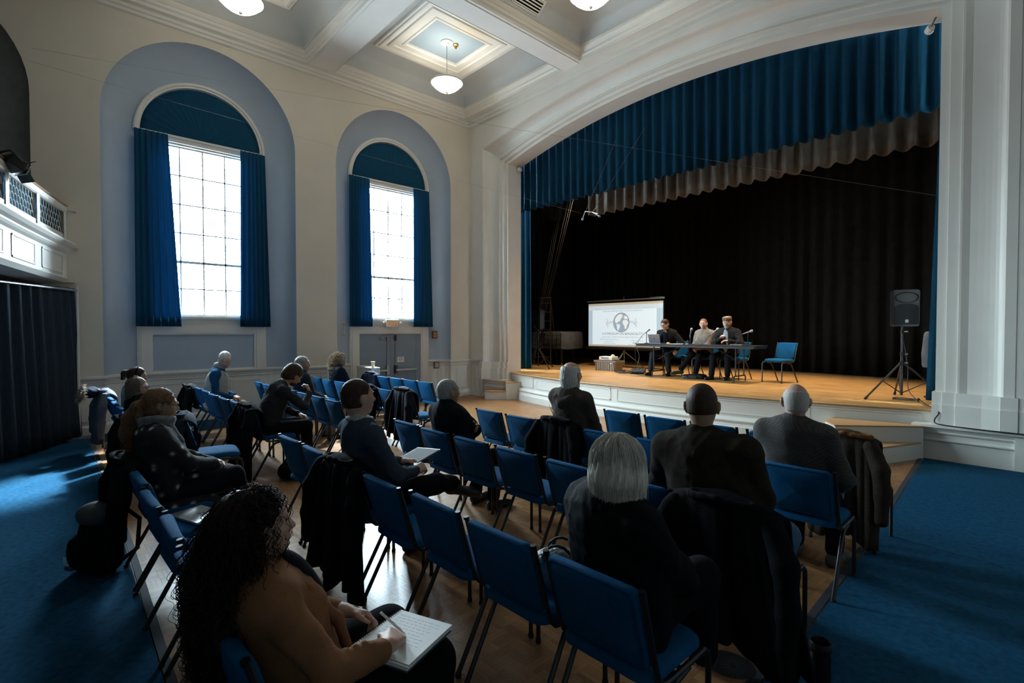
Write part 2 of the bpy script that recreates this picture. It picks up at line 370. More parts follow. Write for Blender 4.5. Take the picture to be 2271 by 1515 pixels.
# sweep normals: path runs toward -y, the room is on the +x side
b.build('dado_rail', M['white'], wall_left)
b = MB()
for p in (pA, pB): sweep_plan(p, BASE, b)
b.build('baseboard_left', M['white'], kind='structure')
b = MB()
for p in (pA, pB): sweep_plan(p, [(.006, 0), (.006, .82)], b)
b.build('dado', M['white'], wall_left)
def frame_rect(mb, y0, y1, z0, z1, x, d=.012, w=.022, m=0):
    for a, c in (((y0, z0), (y1, z0+w)), ((y0, z1-w), (y1, z1)), ((y0, z0), (y0+w, z1)), ((y1-w, z0), (y1, z1))):
        mb.bb((x, a[0], a[1]), (x+d, c[0], c[1]), m)
def panel_y(parent, y0, y1, z0, z1, x):
    mb = MB(); frame_rect(mb, y0, y1, z0, z1, x); frame_rect(mb, y0+.05, y1-.05, z0+.05, z1-.05, x, .006, .012)
    mb.bb((x-.004, y0+.02, z0+.02), (x+.003, y1-.02, z1-.02)); return mb.build('panel', M['white'], parent)
for y0, y1, x in ((7.86, 8.22, XW+.008), (7.30, 7.66, XI+.04), (3.92, 4.25, XW+.008), (4.30, 4.60, XW+.008), (1.30, 1.86, XI+.008), (1.98, 2.54, XI+.008), (2.66, 3.22, XI+.008), (.02, .34, XW+.008), (.38, .66, XW+.008)):
    if x != XI+.04: panel_y(wall_left, y0, y1, .22, .74, x)

# --- windows 1 and 2
def window(idx, yc):
    root = empty('window_%d' % idx, (XG, yc, WZ0), kind='structure')
    L = lambda p: (p[0]-XG, p[1]-yc, p[2]-WZ0)
    def P(mb, name, m, **k): 
        mb.v = [L(p) for p in mb.v]; return mb.build(name, m, root, **k)
    f = MB()
    f.bb((XG-.06, yc-WH-.10, WZ0-.02), (XI-.02, yc-WH, WZ1+.06)); f.bb((XG-.06, yc+WH, WZ0-.02), (XI-.02, yc+WH+.10, WZ1+.06))
    f.bb((XG-.06, yc-WH, WZ1-.05), (XI-.02, yc+WH, WZ1+.06)); f.bb((XG-.06, yc-WH, WZ0-.06), (XI-.02, yc+WH, WZ0+.03))
    P(f, 'window_frame', M['white'])
    s = MB(); s.bb((XI-.05, yc-1.0, WZ0-.05), (XI+.07, yc+1.0, WZ0-.01)); s.bb((XI-.02, yc-.97, WZ0-.13), (XI+.035, yc+.97, WZ0-.05)); s.bb((XI-.02, yc-.97, 1.73), (XI+.02, yc+.97, WZ0-.13))
    P(s, 'window_sill', M['white'])
    hd = MB(); hd.bb((XI-.1, yc-.95, WZ1-.02), (XI+.03, yc+.95, WZ1+.10)); hd.bb((XI, yc-.97, WZ1+.06), (XI+.05, yc+.97, WZ1+.10)); P(hd, 'window_head', M['white'])
    zr = [1.99, 2.49, 2.99, 3.53, 4.06, 4.59, 5.12]; yr = [yc-.75, yc-.375, yc, yc+.375, yc+.75]
    mt = MB()
    for y in yr[1:-1]: mt.bb((XG-.012, y-.012, zr[0]), (XG+.012, y+.012, zr[-1]))
    for z in zr[1:-1]: 
        d = .024 if z == 2.99 else .011
        mt.bb((XG-.015, yr[0], z-d), (XG+.012, yr[-1], z+d))
    P(mt, 'muntin', M['white'])
    sash = MB()
    for y in (yr[0]-.0, yr[-1]): sash.bb((XG-.02, y-.025, zr[0]), (XG+.02, y+.025, zr[-1]))
    for z in (zr[0], zr[-1]): sash.bb((XG-.02, yr[0], z-.025), (XG+.02, yr[-1], z+.025))
    P(sash, 'sash', M['white'])
    first = {}
    for i in range(4):
        for j in range(6):
            h = zr[j+1]-zr[j]; k = round(h, 2)
            c = (0, (yr[i]+yr[i+1])/2-yc, (zr[j]+zr[j+1])/2-WZ0)
            if k not in first:
                g = MB(); g.box((0, 0, 0), (.004, .36, h-.02)); o = g.build('pane', M['glass'], root); first[k] = o
            else: o = first[k].copy(); COL.objects.link(o)
            o.location = c
    # arch trim, round the top of the opening
    a = MB(); zsp = ZS-.09; prof = [(1.08, -.01), (1.08, .05), (1.06, .065), (1.03, .065), (1.015, .045), (.985, .045), (.985, -.01)]
    a.grid([[(XI+dx, yc+r*math.cos(t), zsp+r*math.sin(t)) for r, dx in prof] for t in [PI*k/36 for k in range(37)]])
    P(a, 'arch_trim', M['white'], smooth=False)
    return root
w1 = window(1, ALC[0][0]); w2 = window(2, ALC[1][0])
# pleated blue lunettes and curtains, things of their own
def lunette(yc, label):
    zsp = ZS-.13; n = 84; rows = []
    for k in range(n+1):
        t = PI*k/n; w = .005*math.cos(k*PI/2)
        rows.append([(XI+.012+w*min(1, r/.5), yc+r*math.cos(t), zsp+r*math.sin(t)) for r in (.02, .3, .6, .85, 1.0)])
    b = MB(); b.grid(rows); o = b.build('lunette_drape', M['curtain'], smooth=True); tag(o, label, 'drape'); 
    s = o.modifiers.new('solid', 'SOLIDIFY'); s.thickness = .006
lunette(ALC[0][0], 'dark blue pleated fabric filling the arch of the larger, nearer window')
lunette(ALC[1][0], 'dark blue pleated fabric filling the arch of the window above the exit door')
def curtain(name, m, A, B, A2, B2, z1, z0, folds, amp, label, cat='curtain', seed=0, nz=16, sub=7, thick=.006, hem=0, group=None, bottomfn=None, topfn=None):
    """hanging cloth from plan segment A-B at the top (z1) to A2-B2 at the bottom (z0), with soft vertical folds"""
    rr = random.Random(seed); n = folds*sub; ph = [rr.uniform(-.5, .5) for _ in range(folds+2)]; am = [rr.uniform(.6, 1.25) for _ in range(folds+2)]
    A, B, A2, B2 = [Vector((*p, 0)) for p in (A, B, A2, B2)]
    rows = []
    for j in range(nz+1):
        v = j/nz; row = []
        for k in range(n+1):
            u = k/n; fp = u*folds; i = int(min(fp, folds-1e-6)); fr = fp-i
            a = am[i]*(1-fr)+am[i+1]*fr; p0 = ph[i]*(1-fr)+ph[i+1]*fr
            w = math.sin(2*PI*fp+p0)+.35*math.sin(4*PI*fp+2*p0+v*2)
            s = amp*a*(.45+.55*v)*w; sl = amp*.5*a*math.cos(2*PI*fp+p0)*v
            top = A.lerp(B, u); bot = A2.lerp(B2, u); p = top.lerp(bot, v); d = (B2-A2).normalized(); nn = Vector((d.y, -d.x, 0))
            p = p+nn*s+d*sl
            zt = topfn(u) if topfn else z1; zb = bottomfn(u) if bottomfn else z0
            p.z = zt+(zb-zt)*v+(hem*math.sin(2*PI*fp+p0) if j == nz else 0)
            row.append(p)
        rows.append(row)
    b = MB(); b.grid(rows); o = b.build(name, m, smooth=True)
    if label: tag(o, label, cat, group)
    if thick: s_ = o.modifiers.new('solid', 'SOLIDIFY'); s_.thickness = thick
    return o
xc = XI+.13
y = ALC[0][0]
curtain('window_curtain', M['curtain'], (xc, y-1.07), (xc, y-.585), (xc, y-1.10), (xc, y-.43), 5.23, 1.78, 6, .035, 'blue curtain at the left side of the larger, nearer window', seed=1)
curtain('window_curtain', M['curtain'], (xc, y+.60), (xc, y+1.05), (xc, y+.55), (xc, y+1.11), 5.23, 1.78, 6, .035, 'blue curtain at the right side of the larger, nearer window', seed=2)
y = ALC[1][0]
curtain('window_curtain', M['curtain'], (xc, y-1.09), (xc, y-.60), (xc, y-1.11), (xc, y-.56), 5.23, 1.80, 7, .03, 'blue curtain left of the glass above the exit door', seed=3)
curtain('window_curtain', M['curtain'], (xc, y+.58), (xc, y+1.03), (xc, y+.55), (xc, y+1.12), 5.23, 1.80, 6, .03, 'blue curtain right of the glass above the exit door', seed=4)
# trims below window 1: pilaster strips and blank blue panel
def trims(idx, yc, door):
    b = MB()
    for s in (-1, 1):
        y0, y1 = sorted((yc+s*1.05, yc+s*(.83 if door else .84)))
        z0 = 0 if door else .955
        b.bb((XI-.01, y0, z0), (XI+.045, y1, 1.80)); b.bb((XI-.01, y0+.04, z0), (XI+.06, y1-.04, 1.80)); b.bb((XI-.01, y0-.02 if s < 0 else y1, z0), (XI+.03, y0 if s < 0 else y1+.02, 1.80))
    b.bb((XI-.01, yc-1.05, 1.66), (XI+.05, yc+1.05, 1.80)); b.bb((XI-.01, yc-.86, 1.63), (XI+.035, yc+.86, 1.68))
    if not door: b.bb((XI-.01, yc-.84, .94), (XI+.02, yc+.84, .975))
    b.build('trim_%d' % idx, M['white'], kind='structure')
trims(1, ALC[0][0], False); trims(2, ALC[1][0], True)
# --- door_1: double leaf with panic hardware
yc = ALC[1][0]; door = empty('door_1', (XI, yc, 0), kind='structure')
def dl(mb, name, m, **k): 
    mb.v = [(p[0]-XI, p[1]-yc, p[2]) for p in mb.v]; return mb.build(name, m, door, **k)
for s in (-1, 1):
    t = MB(); t.bb((XI-.03, yc+s*.008, .0), (XI+.012, yc+s*.815, 1.64)); dl(t, 'door_leaf', M['doorblue'], bevel=.003)
t = MB(); t.bb((XI+.0, yc-.012, 0), (XI+.018, yc+.012, 1.64)); t.bb((XI-.02, yc+.70, 0), (XI+.02, yc+.74, 1.60)); dl(t, 'astragal', M['doorblue'])
for s in (-1, 1):
    t = MB(); yy = yc+s*.11
    t.tube([(XI+.035, yy, .2), (XI+.035, yy, 1.58)], .012, 6); dl(t, 'vertical_rod', M['grey_metal'])
    t = MB(); t.bb((XI+.01, yy-.02, 1.46), (XI+.06, yy+.02, 1.60)); t.bb((XI+.01, yy-.035, .66), (XI+.075, yy+.035, .86)); dl(t, 'latch_case', M['steel'] if s > 0 else M['grey_metal'], bevel=.004)
    t = MB(); t.bb((XI+.04, min(yy, yy+s*.57), .72), (XI+.085, max(yy, yy+s*.57), .775)); dl(t, 'panic_bar', M['grey_metal'], bevel=.006)
t = MB(); t.bb((XI+.012, yc-.30, 1.50), (XI+.05, yc-.18, 1.54)); t.tube([(XI+.04, yc-.24, 1.555), (XI+.08, yc-.12, 1.58), (XI+.05, yc+.1, 1.60)], .01, 6); dl(t, 'door_closer', M['grey_metal'])
t = MB(); t.bb((XI+.012, yc+.17, .93), (XI+.014, yc+.36, 1.06)); nt = dl(t, 'paper_notice', M['paper'])
t = MB()
for k, wd in enumerate((.09, .14, .13, .11)): t.bb((XI+.014, yc+.265-wd/2, 1.035-k*.022), (XI+.0146, yc+.265+wd/2, 1.041-k*.022))
dl(t, 'notice_lettering', M['ink'])
# --- wall_front with the splayed proscenium frame
FR = [(0, 8.74), (.13, 8.735), (.135, 8.665), (.285, 8.66), (.29, 8.60), (.32, 8.60)]+[(.32+.5*math.sin(PI/2*k/8)**1.0*1.0, 8.645-.235*(1-math.cos(PI/2*k/8))) for k in range(1, 9)]+[(.835, 8.36), (.86, 8.33), (.99, 8.33), (1.0, 8.35)]
XL, XRR = -9.65, -1.15
def in_arc(u): return (XL+(XRR-XL)*u, 5.95+.57*(1-(2*u-1)**2))
def out_arc(u): return (-10.25+9.87*u, 6.43+.54*(1-(2*u-1)**2))
NA = 40
PQ = [((XL, .46), (-10.25, .46))]+[(in_arc(k/NA), out_arc(k/NA)) for k in range(NA+1)]+[((XRR, .46), (-.38, .46))]
def fy(i, y): return 8.74+(y-8.74)*(1-.66*max(0, min(1, (i/NA-.75)/.25)))      # the right jamb is shallower
b = MB(); b.grid([[(p[0]+(q[0]-p[0])*t, fy(i, y), p[1]+(q[1]-p[1])*t) for t, y in FR] for i, (p, q) in enumerate(PQ)])
frame = b.build('proscenium_frame', M['white'])
# soffit and jambs
b2 = MB(); b2.grid([[(p[0], 8.74, p[1]), (p[0], 9.19, p[1]), (p[0]-(.25 if i <= 1 else -.25 if i >= NA+1 else 0), 9.22, p[1]+.35)] for i, (p, q) in enumerate(PQ)])
b = MB()
for (p, q), (p2, q2) in zip(PQ, PQ[1:]): 
    if q[0] != q2[0] : b.add([(q[0], YF, q[1]), (q2[0], YF, q2[1]), (q2[0], YF, ZT), (q[0], YF, ZT)], [(0, 1, 2, 3)])
b.bb((XW-.2, YF, -.1), (-10.25, YF+.5, ZT)); b.bb((-.38, 8.605, -.1), (XR, 8.9, ZT))
wall_front = b.build('wall_front', M['white'], kind='structure')
frame.parent = wall_front
b2.build('proscenium_soffit', M['white'], wall_front)
# plinth blocks at the foot of the frame, on the ledge
def plinth(pts, z0, z1, z2, off, side):
    b = MB()
    for (za, zb, o) in ((z0, z1, off), (z1, z2, off*.5)):
        P = [(x, y) for x, y in pts]
        top = [(x+side*0, y-o) for x, y in P]
        b.grid([[(x, y-o, z) for x, y in P] for z in (za, zb)]); b.grid([[(x, y-o, zb) for x, y in P], [(x, y+.05, zb) for x, y in P]])
        b.add([(P[0][0], P[0][1]-o, za), (P[0][0], P[0][1]-o, zb), (P[0][0], 9.15, zb), (P[0][0], 9.15, za)], [(0, 1, 2, 3)])
    return b.build('plinth_block', M['white'], wall_front)
prof = lambda xi, xo: [(xi+(xo-xi)*t, y) for t, y in ((0, 8.72), (.13, 8.72), (.135, 8.65), (.30, 8.64), (.305, 8.58), (.62, 8.50), (.83, 8.36), (.835, 8.31), (1.03, 8.31))]
plinth(prof(XL+.02, -10.25), .46, .74, .90, .05, 1); plinth([(x_, 8.72+(y_-8.72)*.3) for x_, y_ in prof(XRR-.03, -.38)], .46, .73, .89, .05, -1)
b = MB(); b.bb((-.39, 8.555, .46), (XR, 8.62, .73)); b.bb((-.39, 8.58, .73), (XR, 8.62, .89)); b.build('plinth_block', M['white'], wall_front)
# base (dado) of the stage wall with ledge and mouldings
LEDGE = [(0, -.1), (0, .235), (.012, .25), (.03, .255), (.03, .27), (0, .285), (0, .33), (.02, .345), (.03, .36), (.02, .375), (.035, .40), (.06, .425), (.075, .43), (.075, .46), (-.6, .46)]
for path in ([(-10.42, 9.0), (-10.42, 8.42), (-9.6, 8.52), (-9.6, 9.0)], [(-1.30, 9.1), (-1.30, 8.66), (XR, 8.60)]):
    b = MB(); P = path
    n = [(8, 0)]
    rows = []
    V = [Vector((*p, 0)) for p in P]
    for i, p in enumerate(V):
        ds = []
        if i: ds.append((V[i]-V[i-1]).normalized())
        if i < len(V)-1: ds.append((V[i+1]-V[i]).normalized())
        ns = [Vector((d.y, -d.x, 0)) for d in ds]; nn = sum(ns, Vector()); nn = nn*(2/nn.length_squared) if len(ns) == 2 else ns[0]
        rows.append([p+nn*max(o, -.12)+Vector((0, 0, z)) for o, z in LEDGE])
    b.grid(rows)
    xs = [p[0] for p in P]; ymin = min(p[1] for p in P)
    b.add([(P[0][0], P[0][1], .459), (P[1][0], P[1][1], .459), (P[2][0], P[2][1], .459)]+[(p[0], p[1], .459) for p in P[3:]]+[(P[-1][0], 9.1, .459)], [tuple(range(len(P)+1))])
    b.build('stage_wall_base', M['white'], wall_front)
b = MB(); frame_rect(b, 0, .45, .06, .19, 0); b.v = [(-10.33+p[1]*.9, 8.43+p[1]*.1-p[0]-.005, p[2]) for p in b.v]; b.build('panel', M['white'], wall_front)
# short dado of the front wall beside the corner
b = MB(); sweep_plan([(XW, YF), (-10.3, YF)][::-1], RAIL, b); b.v = [(p[0], 2*YF-p[1] if p[1] > YF else p[1], p[2]) for p in b.v]
b.bb((XW, YF-.01, 0), (-10.3, YF, .82)); b.bb((XW, YF-.03, 0), (-10.3, YF, .16)); b.build('dado_rail', M['white'], wall_front)
for x0 in (-10.66, -10.48):
    b = MB(); frame_rect(b, 0, .15, .22, .74, 0); b.v = [(x0+p[1], YF-.01-p[0], p[2]) for p in b.v]; b.build('panel', M['white'], wall_front)
# --- ceiling: beams, cornices, coves, coffered panels
ZB = 7.19
BEAMX = [(-7.25, -6.75), (-3.4, -2.9), (.45, .95)]; BEAMY = [(4.03, 4.60), (.10, .67), (-3.83, -3.26)]
CX0 = [(XW+.12, -7.25), (-6.75, -3.4), (-2.9, .45)]; CY0 = [(4.60, YF-.28), (.67, 4.03), (-3.26, .10)]
for x0, x1 in BEAMX:
    t = MB(); t.bb((x0, YB, ZB), (x1, YF, ZT)); t.bb((x0+.06, YB, ZB-.012), (x1-.06, YF, ZB)); t.build('beam', M['ceil'], ceiling)
for y0, y1 in BEAMY:
    t = MB(); t.bb((XW, y0, ZB), (XR, y1, ZT)); t.bb((XW+.3, y0+.06, ZB-.013), (XR, y1-.06, ZB)); t.build('beam', M['ceil'], ceiling)
COR = [(0, ZB-.17), (.035, ZB-.15), (.035, ZB-.10), (.06, ZB-.085), (.06, ZB-.03), (.12, ZB), (.12, ZB+.02)]
for pts, nm in (([(XW, YF), (XW, YB)], 'cornice'), ([(XR, YB), (XR, YF)], 'cornice')):
    t = MB(); sweep_plan(pts, COR, t); t.build(nm, M['white'], ceiling)
t = MB(); t.grid([[(x, YF-o*2.3, z) for o, z in COR] for x in (XW, XR)]); t.build('cornice', M['white'], ceiling)
def ring(x0, x1, y0, y1, prof, mb, m=0):
    """rectangular ring swept with prof [(inset, z)]"""
    mb.grid([[(x0+o, y0+o, z) for o, z in prof], [(x1-o, y0+o, z) for o, z in prof], [(x1-o, y1-o, z) for o, z in prof], [(x0+o, y1-o, z) for o, z in prof], [(x0+o, y0+o, z) for o, z in prof]], m)
for ix, (x0, x1) in enumerate(CX0):
    for iy, (y0, y1) in enumerate(CY0):
        if ix == 2 and iy == 2: continue
        t = MB(); ring(x0, x1, y0, y1, [(.0, ZB-.004), (.006, ZB-.004), (.006, ZB+.05), (.035, ZB+.075), (.035, ZB+.12), (.06, ZB+.14), (.09, ZB+.18), (.09, ZB+.20), (.13, ZB+.21)], t); t.build('coffer_moulding', M['white'], ceiling)
        cv = [(.11+.45*(1-math.cos(PI/2*k/8)), ZB+.20+.38*math.sin(PI/2*k/8)) for k in range(9)]
        t = MB(); ring(x0, x1, y0, y1, cv+[(.80, ZB+.585)], t); auto_smooth(t.build('coffer_cove', M['cove'], ceiling), 50)
        fx = (x1-x0)/2-.56-.42; fy = (y1-y0)/2-.62-.42; i0 = (x1-x0)/2-.56-.40
        mx, my = (x0+x1)/2, (y0+y1)/2; hx, hy = .57, .64
        z = ZB+.58
        pr = [(-.50, z), (-.48, z-.03), (-.44, z-.03), (-.42, z-.05), (-.38, z-.05), (-.30, z-.02), (-.28, z-.045), (-.20, z-.045), (-.18, z-.02), (-.08, z-.02), (-.06, z-.035), (-.02, z-.035), (0, z-.01), (0, z+.05)]
        t = MB(); ring(mx-hx, mx+hx, my-hy, my+hy, pr, t); t.build('coffer_frame', M['ceil'], ceiling)
        t = MB(); t.bb((mx-hx, my-hy, z+.03), (mx+hx, my+hy, z+.06)); t.build('coffer_panel', M['ceilpanel'], ceiling)
        t = MB(); w = .75
        for (a, c) in (((x0+.5, y0+.5), (mx-hx-.48, y1-.5)), ((mx+hx+.48, y0+.5), (x1-.5, y1-.5)), ((mx-hx-.48, y0+.5), (mx+hx+.48, my-hy-.48)), ((mx-hx-.48, my+hy+.48), (mx+hx+.48, y1-.5))):
            if c[0] > a[0] and c[1] > a[1]: t.bb((a[0], a[1], z+.001), (c[0], c[1], z+.03))
        if t.v: t.build('coffer_flat', M['cove'], ceiling)
# --- wires strung across the hall
def strand(name, pts, r, m, label, cat, n=5, sag=0, parent=None):
    t = MB(); P = [Vector(p) for p in pts]
    if sag: P = [P[0].lerp(P[-1], k/12)-Vector((0, 0, sag*4*(k/12)*(1-k/12))) for k in range(13)]
    t.tube(P, r, n); o = t.build(name, m, parent, smooth=True); 
    if label: tag(o, label, cat)
    return o
strand('ceiling_wire', [(-10.62, -.10, 5.97), (-1.13, 8.34, 3.42)], .0014, M['wire'], 'upper of the two thin grey wires strung across the hall past the arch', 'wire', sag=.03)
strand('ceiling_wire', [(-10.62, -.13, 5.77), (-6.87, 8.3, 4.16)], .0014, M['wire'], 'lower thin grey wire, running to the hanging microphones', 'wire', sag=.03)
# ================================================================== STAGE
ZS0 = .64
def edge_y(x): u = (x+5.45)/4.33; return 8.86-.70*(1-u*u)
stage = empty('stage', (-5.4, 9, 0), label='raised wooden stage with curved white panelled front under the arch', cat='stage')
def st(mb, name, m, **k):
    mb.v = [(p[0]+5.4, p[1]-9, p[2]) for p in mb.v]; return mb.build(name, m, stage, **k)
xs = [-9.82+8.70*k/48 for k in range(49)]
front = [(x, edge_y(x)) for x in xs]
poly = front+[(-1.12, 9.0), (-.9, 9.35), (-.9, 17.2), (-13.5, 17.2), (-13.5, 9.32), (-9.9, 9.32)]
b = MB(); b.prism(poly, ZS0-.035, ZS0, 0); st(b, 'stage_floor', M['stagewood'])
b = MB()
NOSE = [(-.02, ZS0-.035), (.012, ZS0-.03), (.02, ZS0-.017), (.012, ZS0-.003), (-.02, ZS0)]
def nrm(x): 
    d = Vector((1, (edge_y(x+.01)-edge_y(x-.01))/.02, 0)).normalized(); return Vector((d.y, -d.x, 0))
b.grid([[Vector((x, edge_y(x), 0))+nrm(x)*o+Vector((0, 0, z)) for o, z in NOSE] for x in xs]); st(b, 'stage_nosing', M['treadwood'], smooth=True)
AP = [(.075, -.05), (.075, .14), (.06, .16), (.06, .17), (.04, .19), (.04, .215), (.06, .225), (.06, .245), (.02, .28), (-.03, .29), (-.03, ZS0-.035)]
b = MB(); b.grid([[Vector((x, edge_y(x), 0))+nrm(x)*o+Vector((0, 0, z)) for o, z in AP] for x in xs]); st(b, 'stage_apron', M['white'])
PX0 = [(-9.55, -8.55), (-8.4, -7.28), (-7.13, -6.05), (-5.9, -4.35), (-4.2, -2.75), (-2.6, -1.30)]
for x0, x1 in PX0:
    b = MB()
    def bar(xa, xb, za, zb, d):
        n = max(2, int(abs(xb-xa)/.12)+1); rows = []
        for k in range(n+1):
            x = xa+(xb-xa)*k/n; p = Vector((x, edge_y(x), 0)); q = nrm(x)
            rows.append([p+q*o+Vector((0, 0, z)) for o, z in ((-.03, za), (d-.03, za), (d-.03, zb), (-.03, zb))])
        b.grid(rows)
    bar(x0, x1, .335, .355, .014); bar(x0, x1, .545, .565, .014); bar(x0, x0+.02, .335, .565, .014); bar(x1-.02, x1, .335, .565, .014); bar(x0+.02, x1-.02, .355, .545, .003)
    st(b, 'panel', M['white'])
b = MB()
bar_z = ((.575, ZS0-.035),)
rows = []
for x in xs:
    p = Vector((x, edge_y(x), 0)); q = nrm(x); rows.append([p+q*o+Vector((0, 0, z)) for o, z in ((-.03, .58), (-.012, .58), (-.012, ZS0-.03))])
b.grid(rows); st(b, 'frieze', M['white'])
def steps(name, tiers, label):
    root = empty(name, (tiers[0][0][0][0], tiers[0][0][0][1], 0), label=label, cat='steps'); ox, oy = tiers[0][0][0]
    for poly, z in tiers:
        P = [(x-ox, y-oy) for x, y in poly]
        b = MB(); b.prism(P, 0, z-.02); b.build('riser', M['white'], root)
        c = Vector((sum(p[0] for p in P)/len(P), sum(p[1] for p in P)/len(P)))
        P2 = [tuple(c+(Vector(p)-c)*(1+.012/max(.1, (Vector(p)-c).length))) for p in P]
        b = MB(); b.prism(P2, z-.02, z); b.build('tread', M['treadwood'], root)
    return root
steps('stage_steps', [([(-9.68, 7.98), (-9.47, 8.13), (-9.29, 8.35), (-9.15, 8.62), (-9.06, 8.86), (-9.7, 8.98), (-10.2, 8.78)], .21), ([(-9.27, 8.33), (-9.15, 8.58), (-9.07, 8.86), (-9.6, 8.98), (-9.85, 8.8)], .43)], 'low white stage steps with wooden treads at the left end of the stage')
steps('stage_steps', [([(-1.66, 7.52), (-1.26, 8.55), (-1.5, 8.68), (-2.3, 8.5), (-1.80, 7.46)], .22), ([(-2.06, 7.80), (-1.24, 8.56), (-1.4, 8.70), (-2.25, 8.52), (-2.28, 8.16)], .435)], 'white two-step stairs with wooden treads at the right end of the stage')
# stage house: black drapes, valances, legs
def dr(*a, **k): return curtain(*a, **k)
dr('backdrop_drape', M['blackcur'], (-13.2, 15.6), (-2.0, 13.9), (-13.2, 15.6), (-2.0, 13.9), 7.6, ZS0+.02, 34, .07, 'long black pleated drape closing the back of the stage', 'drape', seed=11, nz=6, sub=6)
dr('side_drape', M['blackcur'], (-2.0, 14.0), (-.95, 10.2), (-2.0, 14.0), (-.95, 10.2), 7.6, ZS0+.02, 12, .06, 'black drape at the right side of the stage behind the loudspeaker', 'drape', seed=12, nz=4, sub=6)
dr('side_drape', M['blackcur'], (-12.3, 10.2), (-13.35, 15.5), (-12.3, 10.2), (-13.35, 15.5), 7.6, ZS0+.02, 14, .06, 'black drape at the left side of the stage behind the ladder', 'drape', seed=13, nz=4, sub=6)
dr('stage_leg_curtain', M['velvet'], (-10.5, 9.75), (-9.95, 9.85), (-10.5, 9.75), (-9.92, 9.85), 6.3, ZS0+.02, 3, .05, 'narrow blue curtain hanging at the left jamb of the stage', 'curtain', seed=14)
dr('stage_leg_curtain', M['velvet'], (-1.24, 9.75), (-.86, 9.7), (-1.40, 9.75), (-.86, 9.7), 6.3, ZS0+.02, 3, .04, 'narrow blue curtain hanging at the right jamb of the stage', 'curtain', seed=15)
def vtop(u): return 6.34+.52*(1-(2*u-1)**2)
dr('valance_curtain', M['velvet'], (-10.0, 9.42), (-.85, 9.42), (-10.0, 9.42), (-.85, 9.42), 6.9, 4.88, 40, .055, 'blue pleated velvet valance across the top of the stage opening', 'curtain', seed=16, nz=8, sub=8, topfn=vtop, hem=.02)
v2 = dr('border_curtain', M['taupe'], (-8.6, 10.65), (-1.2, 10.65), (-8.6, 10.65), (-1.2, 10.65), 6.9, 4.74, 26, .06, 'taupe satin border hanging behind the blue valance', 'curtain', seed=17, nz=8, sub=8, hem=.025)
dr('border_curtain', M['blackcur'], (-12.2, 12.5), (-1.75, 12.3), (-12.2, 12.5), (-1.75, 12.3), 7.6, 5.35, 26, .05, 'black border hanging deep in the stage, top centre', 'curtain', seed=18, nz=3, sub=6)
for nm, boxes in (('ceiling_stage', [((-13.6, 9.25, 7.6), (-.6, 17.3, 7.7))]), ('wall_stage_back', [((-13.6, 17.22, 0), (-.6, 17.3, 7.7))]), ('wall_stage_left', [((-13.7, 9.25, 0), (-13.55, 17.3, 7.7))]), ('wall_stage_right', [((-.85, 9.32, 0), (-.75, 17.3, 7.7))]), ('wall_stage_return', [((-13.7, 9.2, 0), (-10.75, 9.3, 7.7))])):
    b = MB(); [b.bb(*q) for q in boxes]; b.build(nm, M['blackcur'], kind='structure')

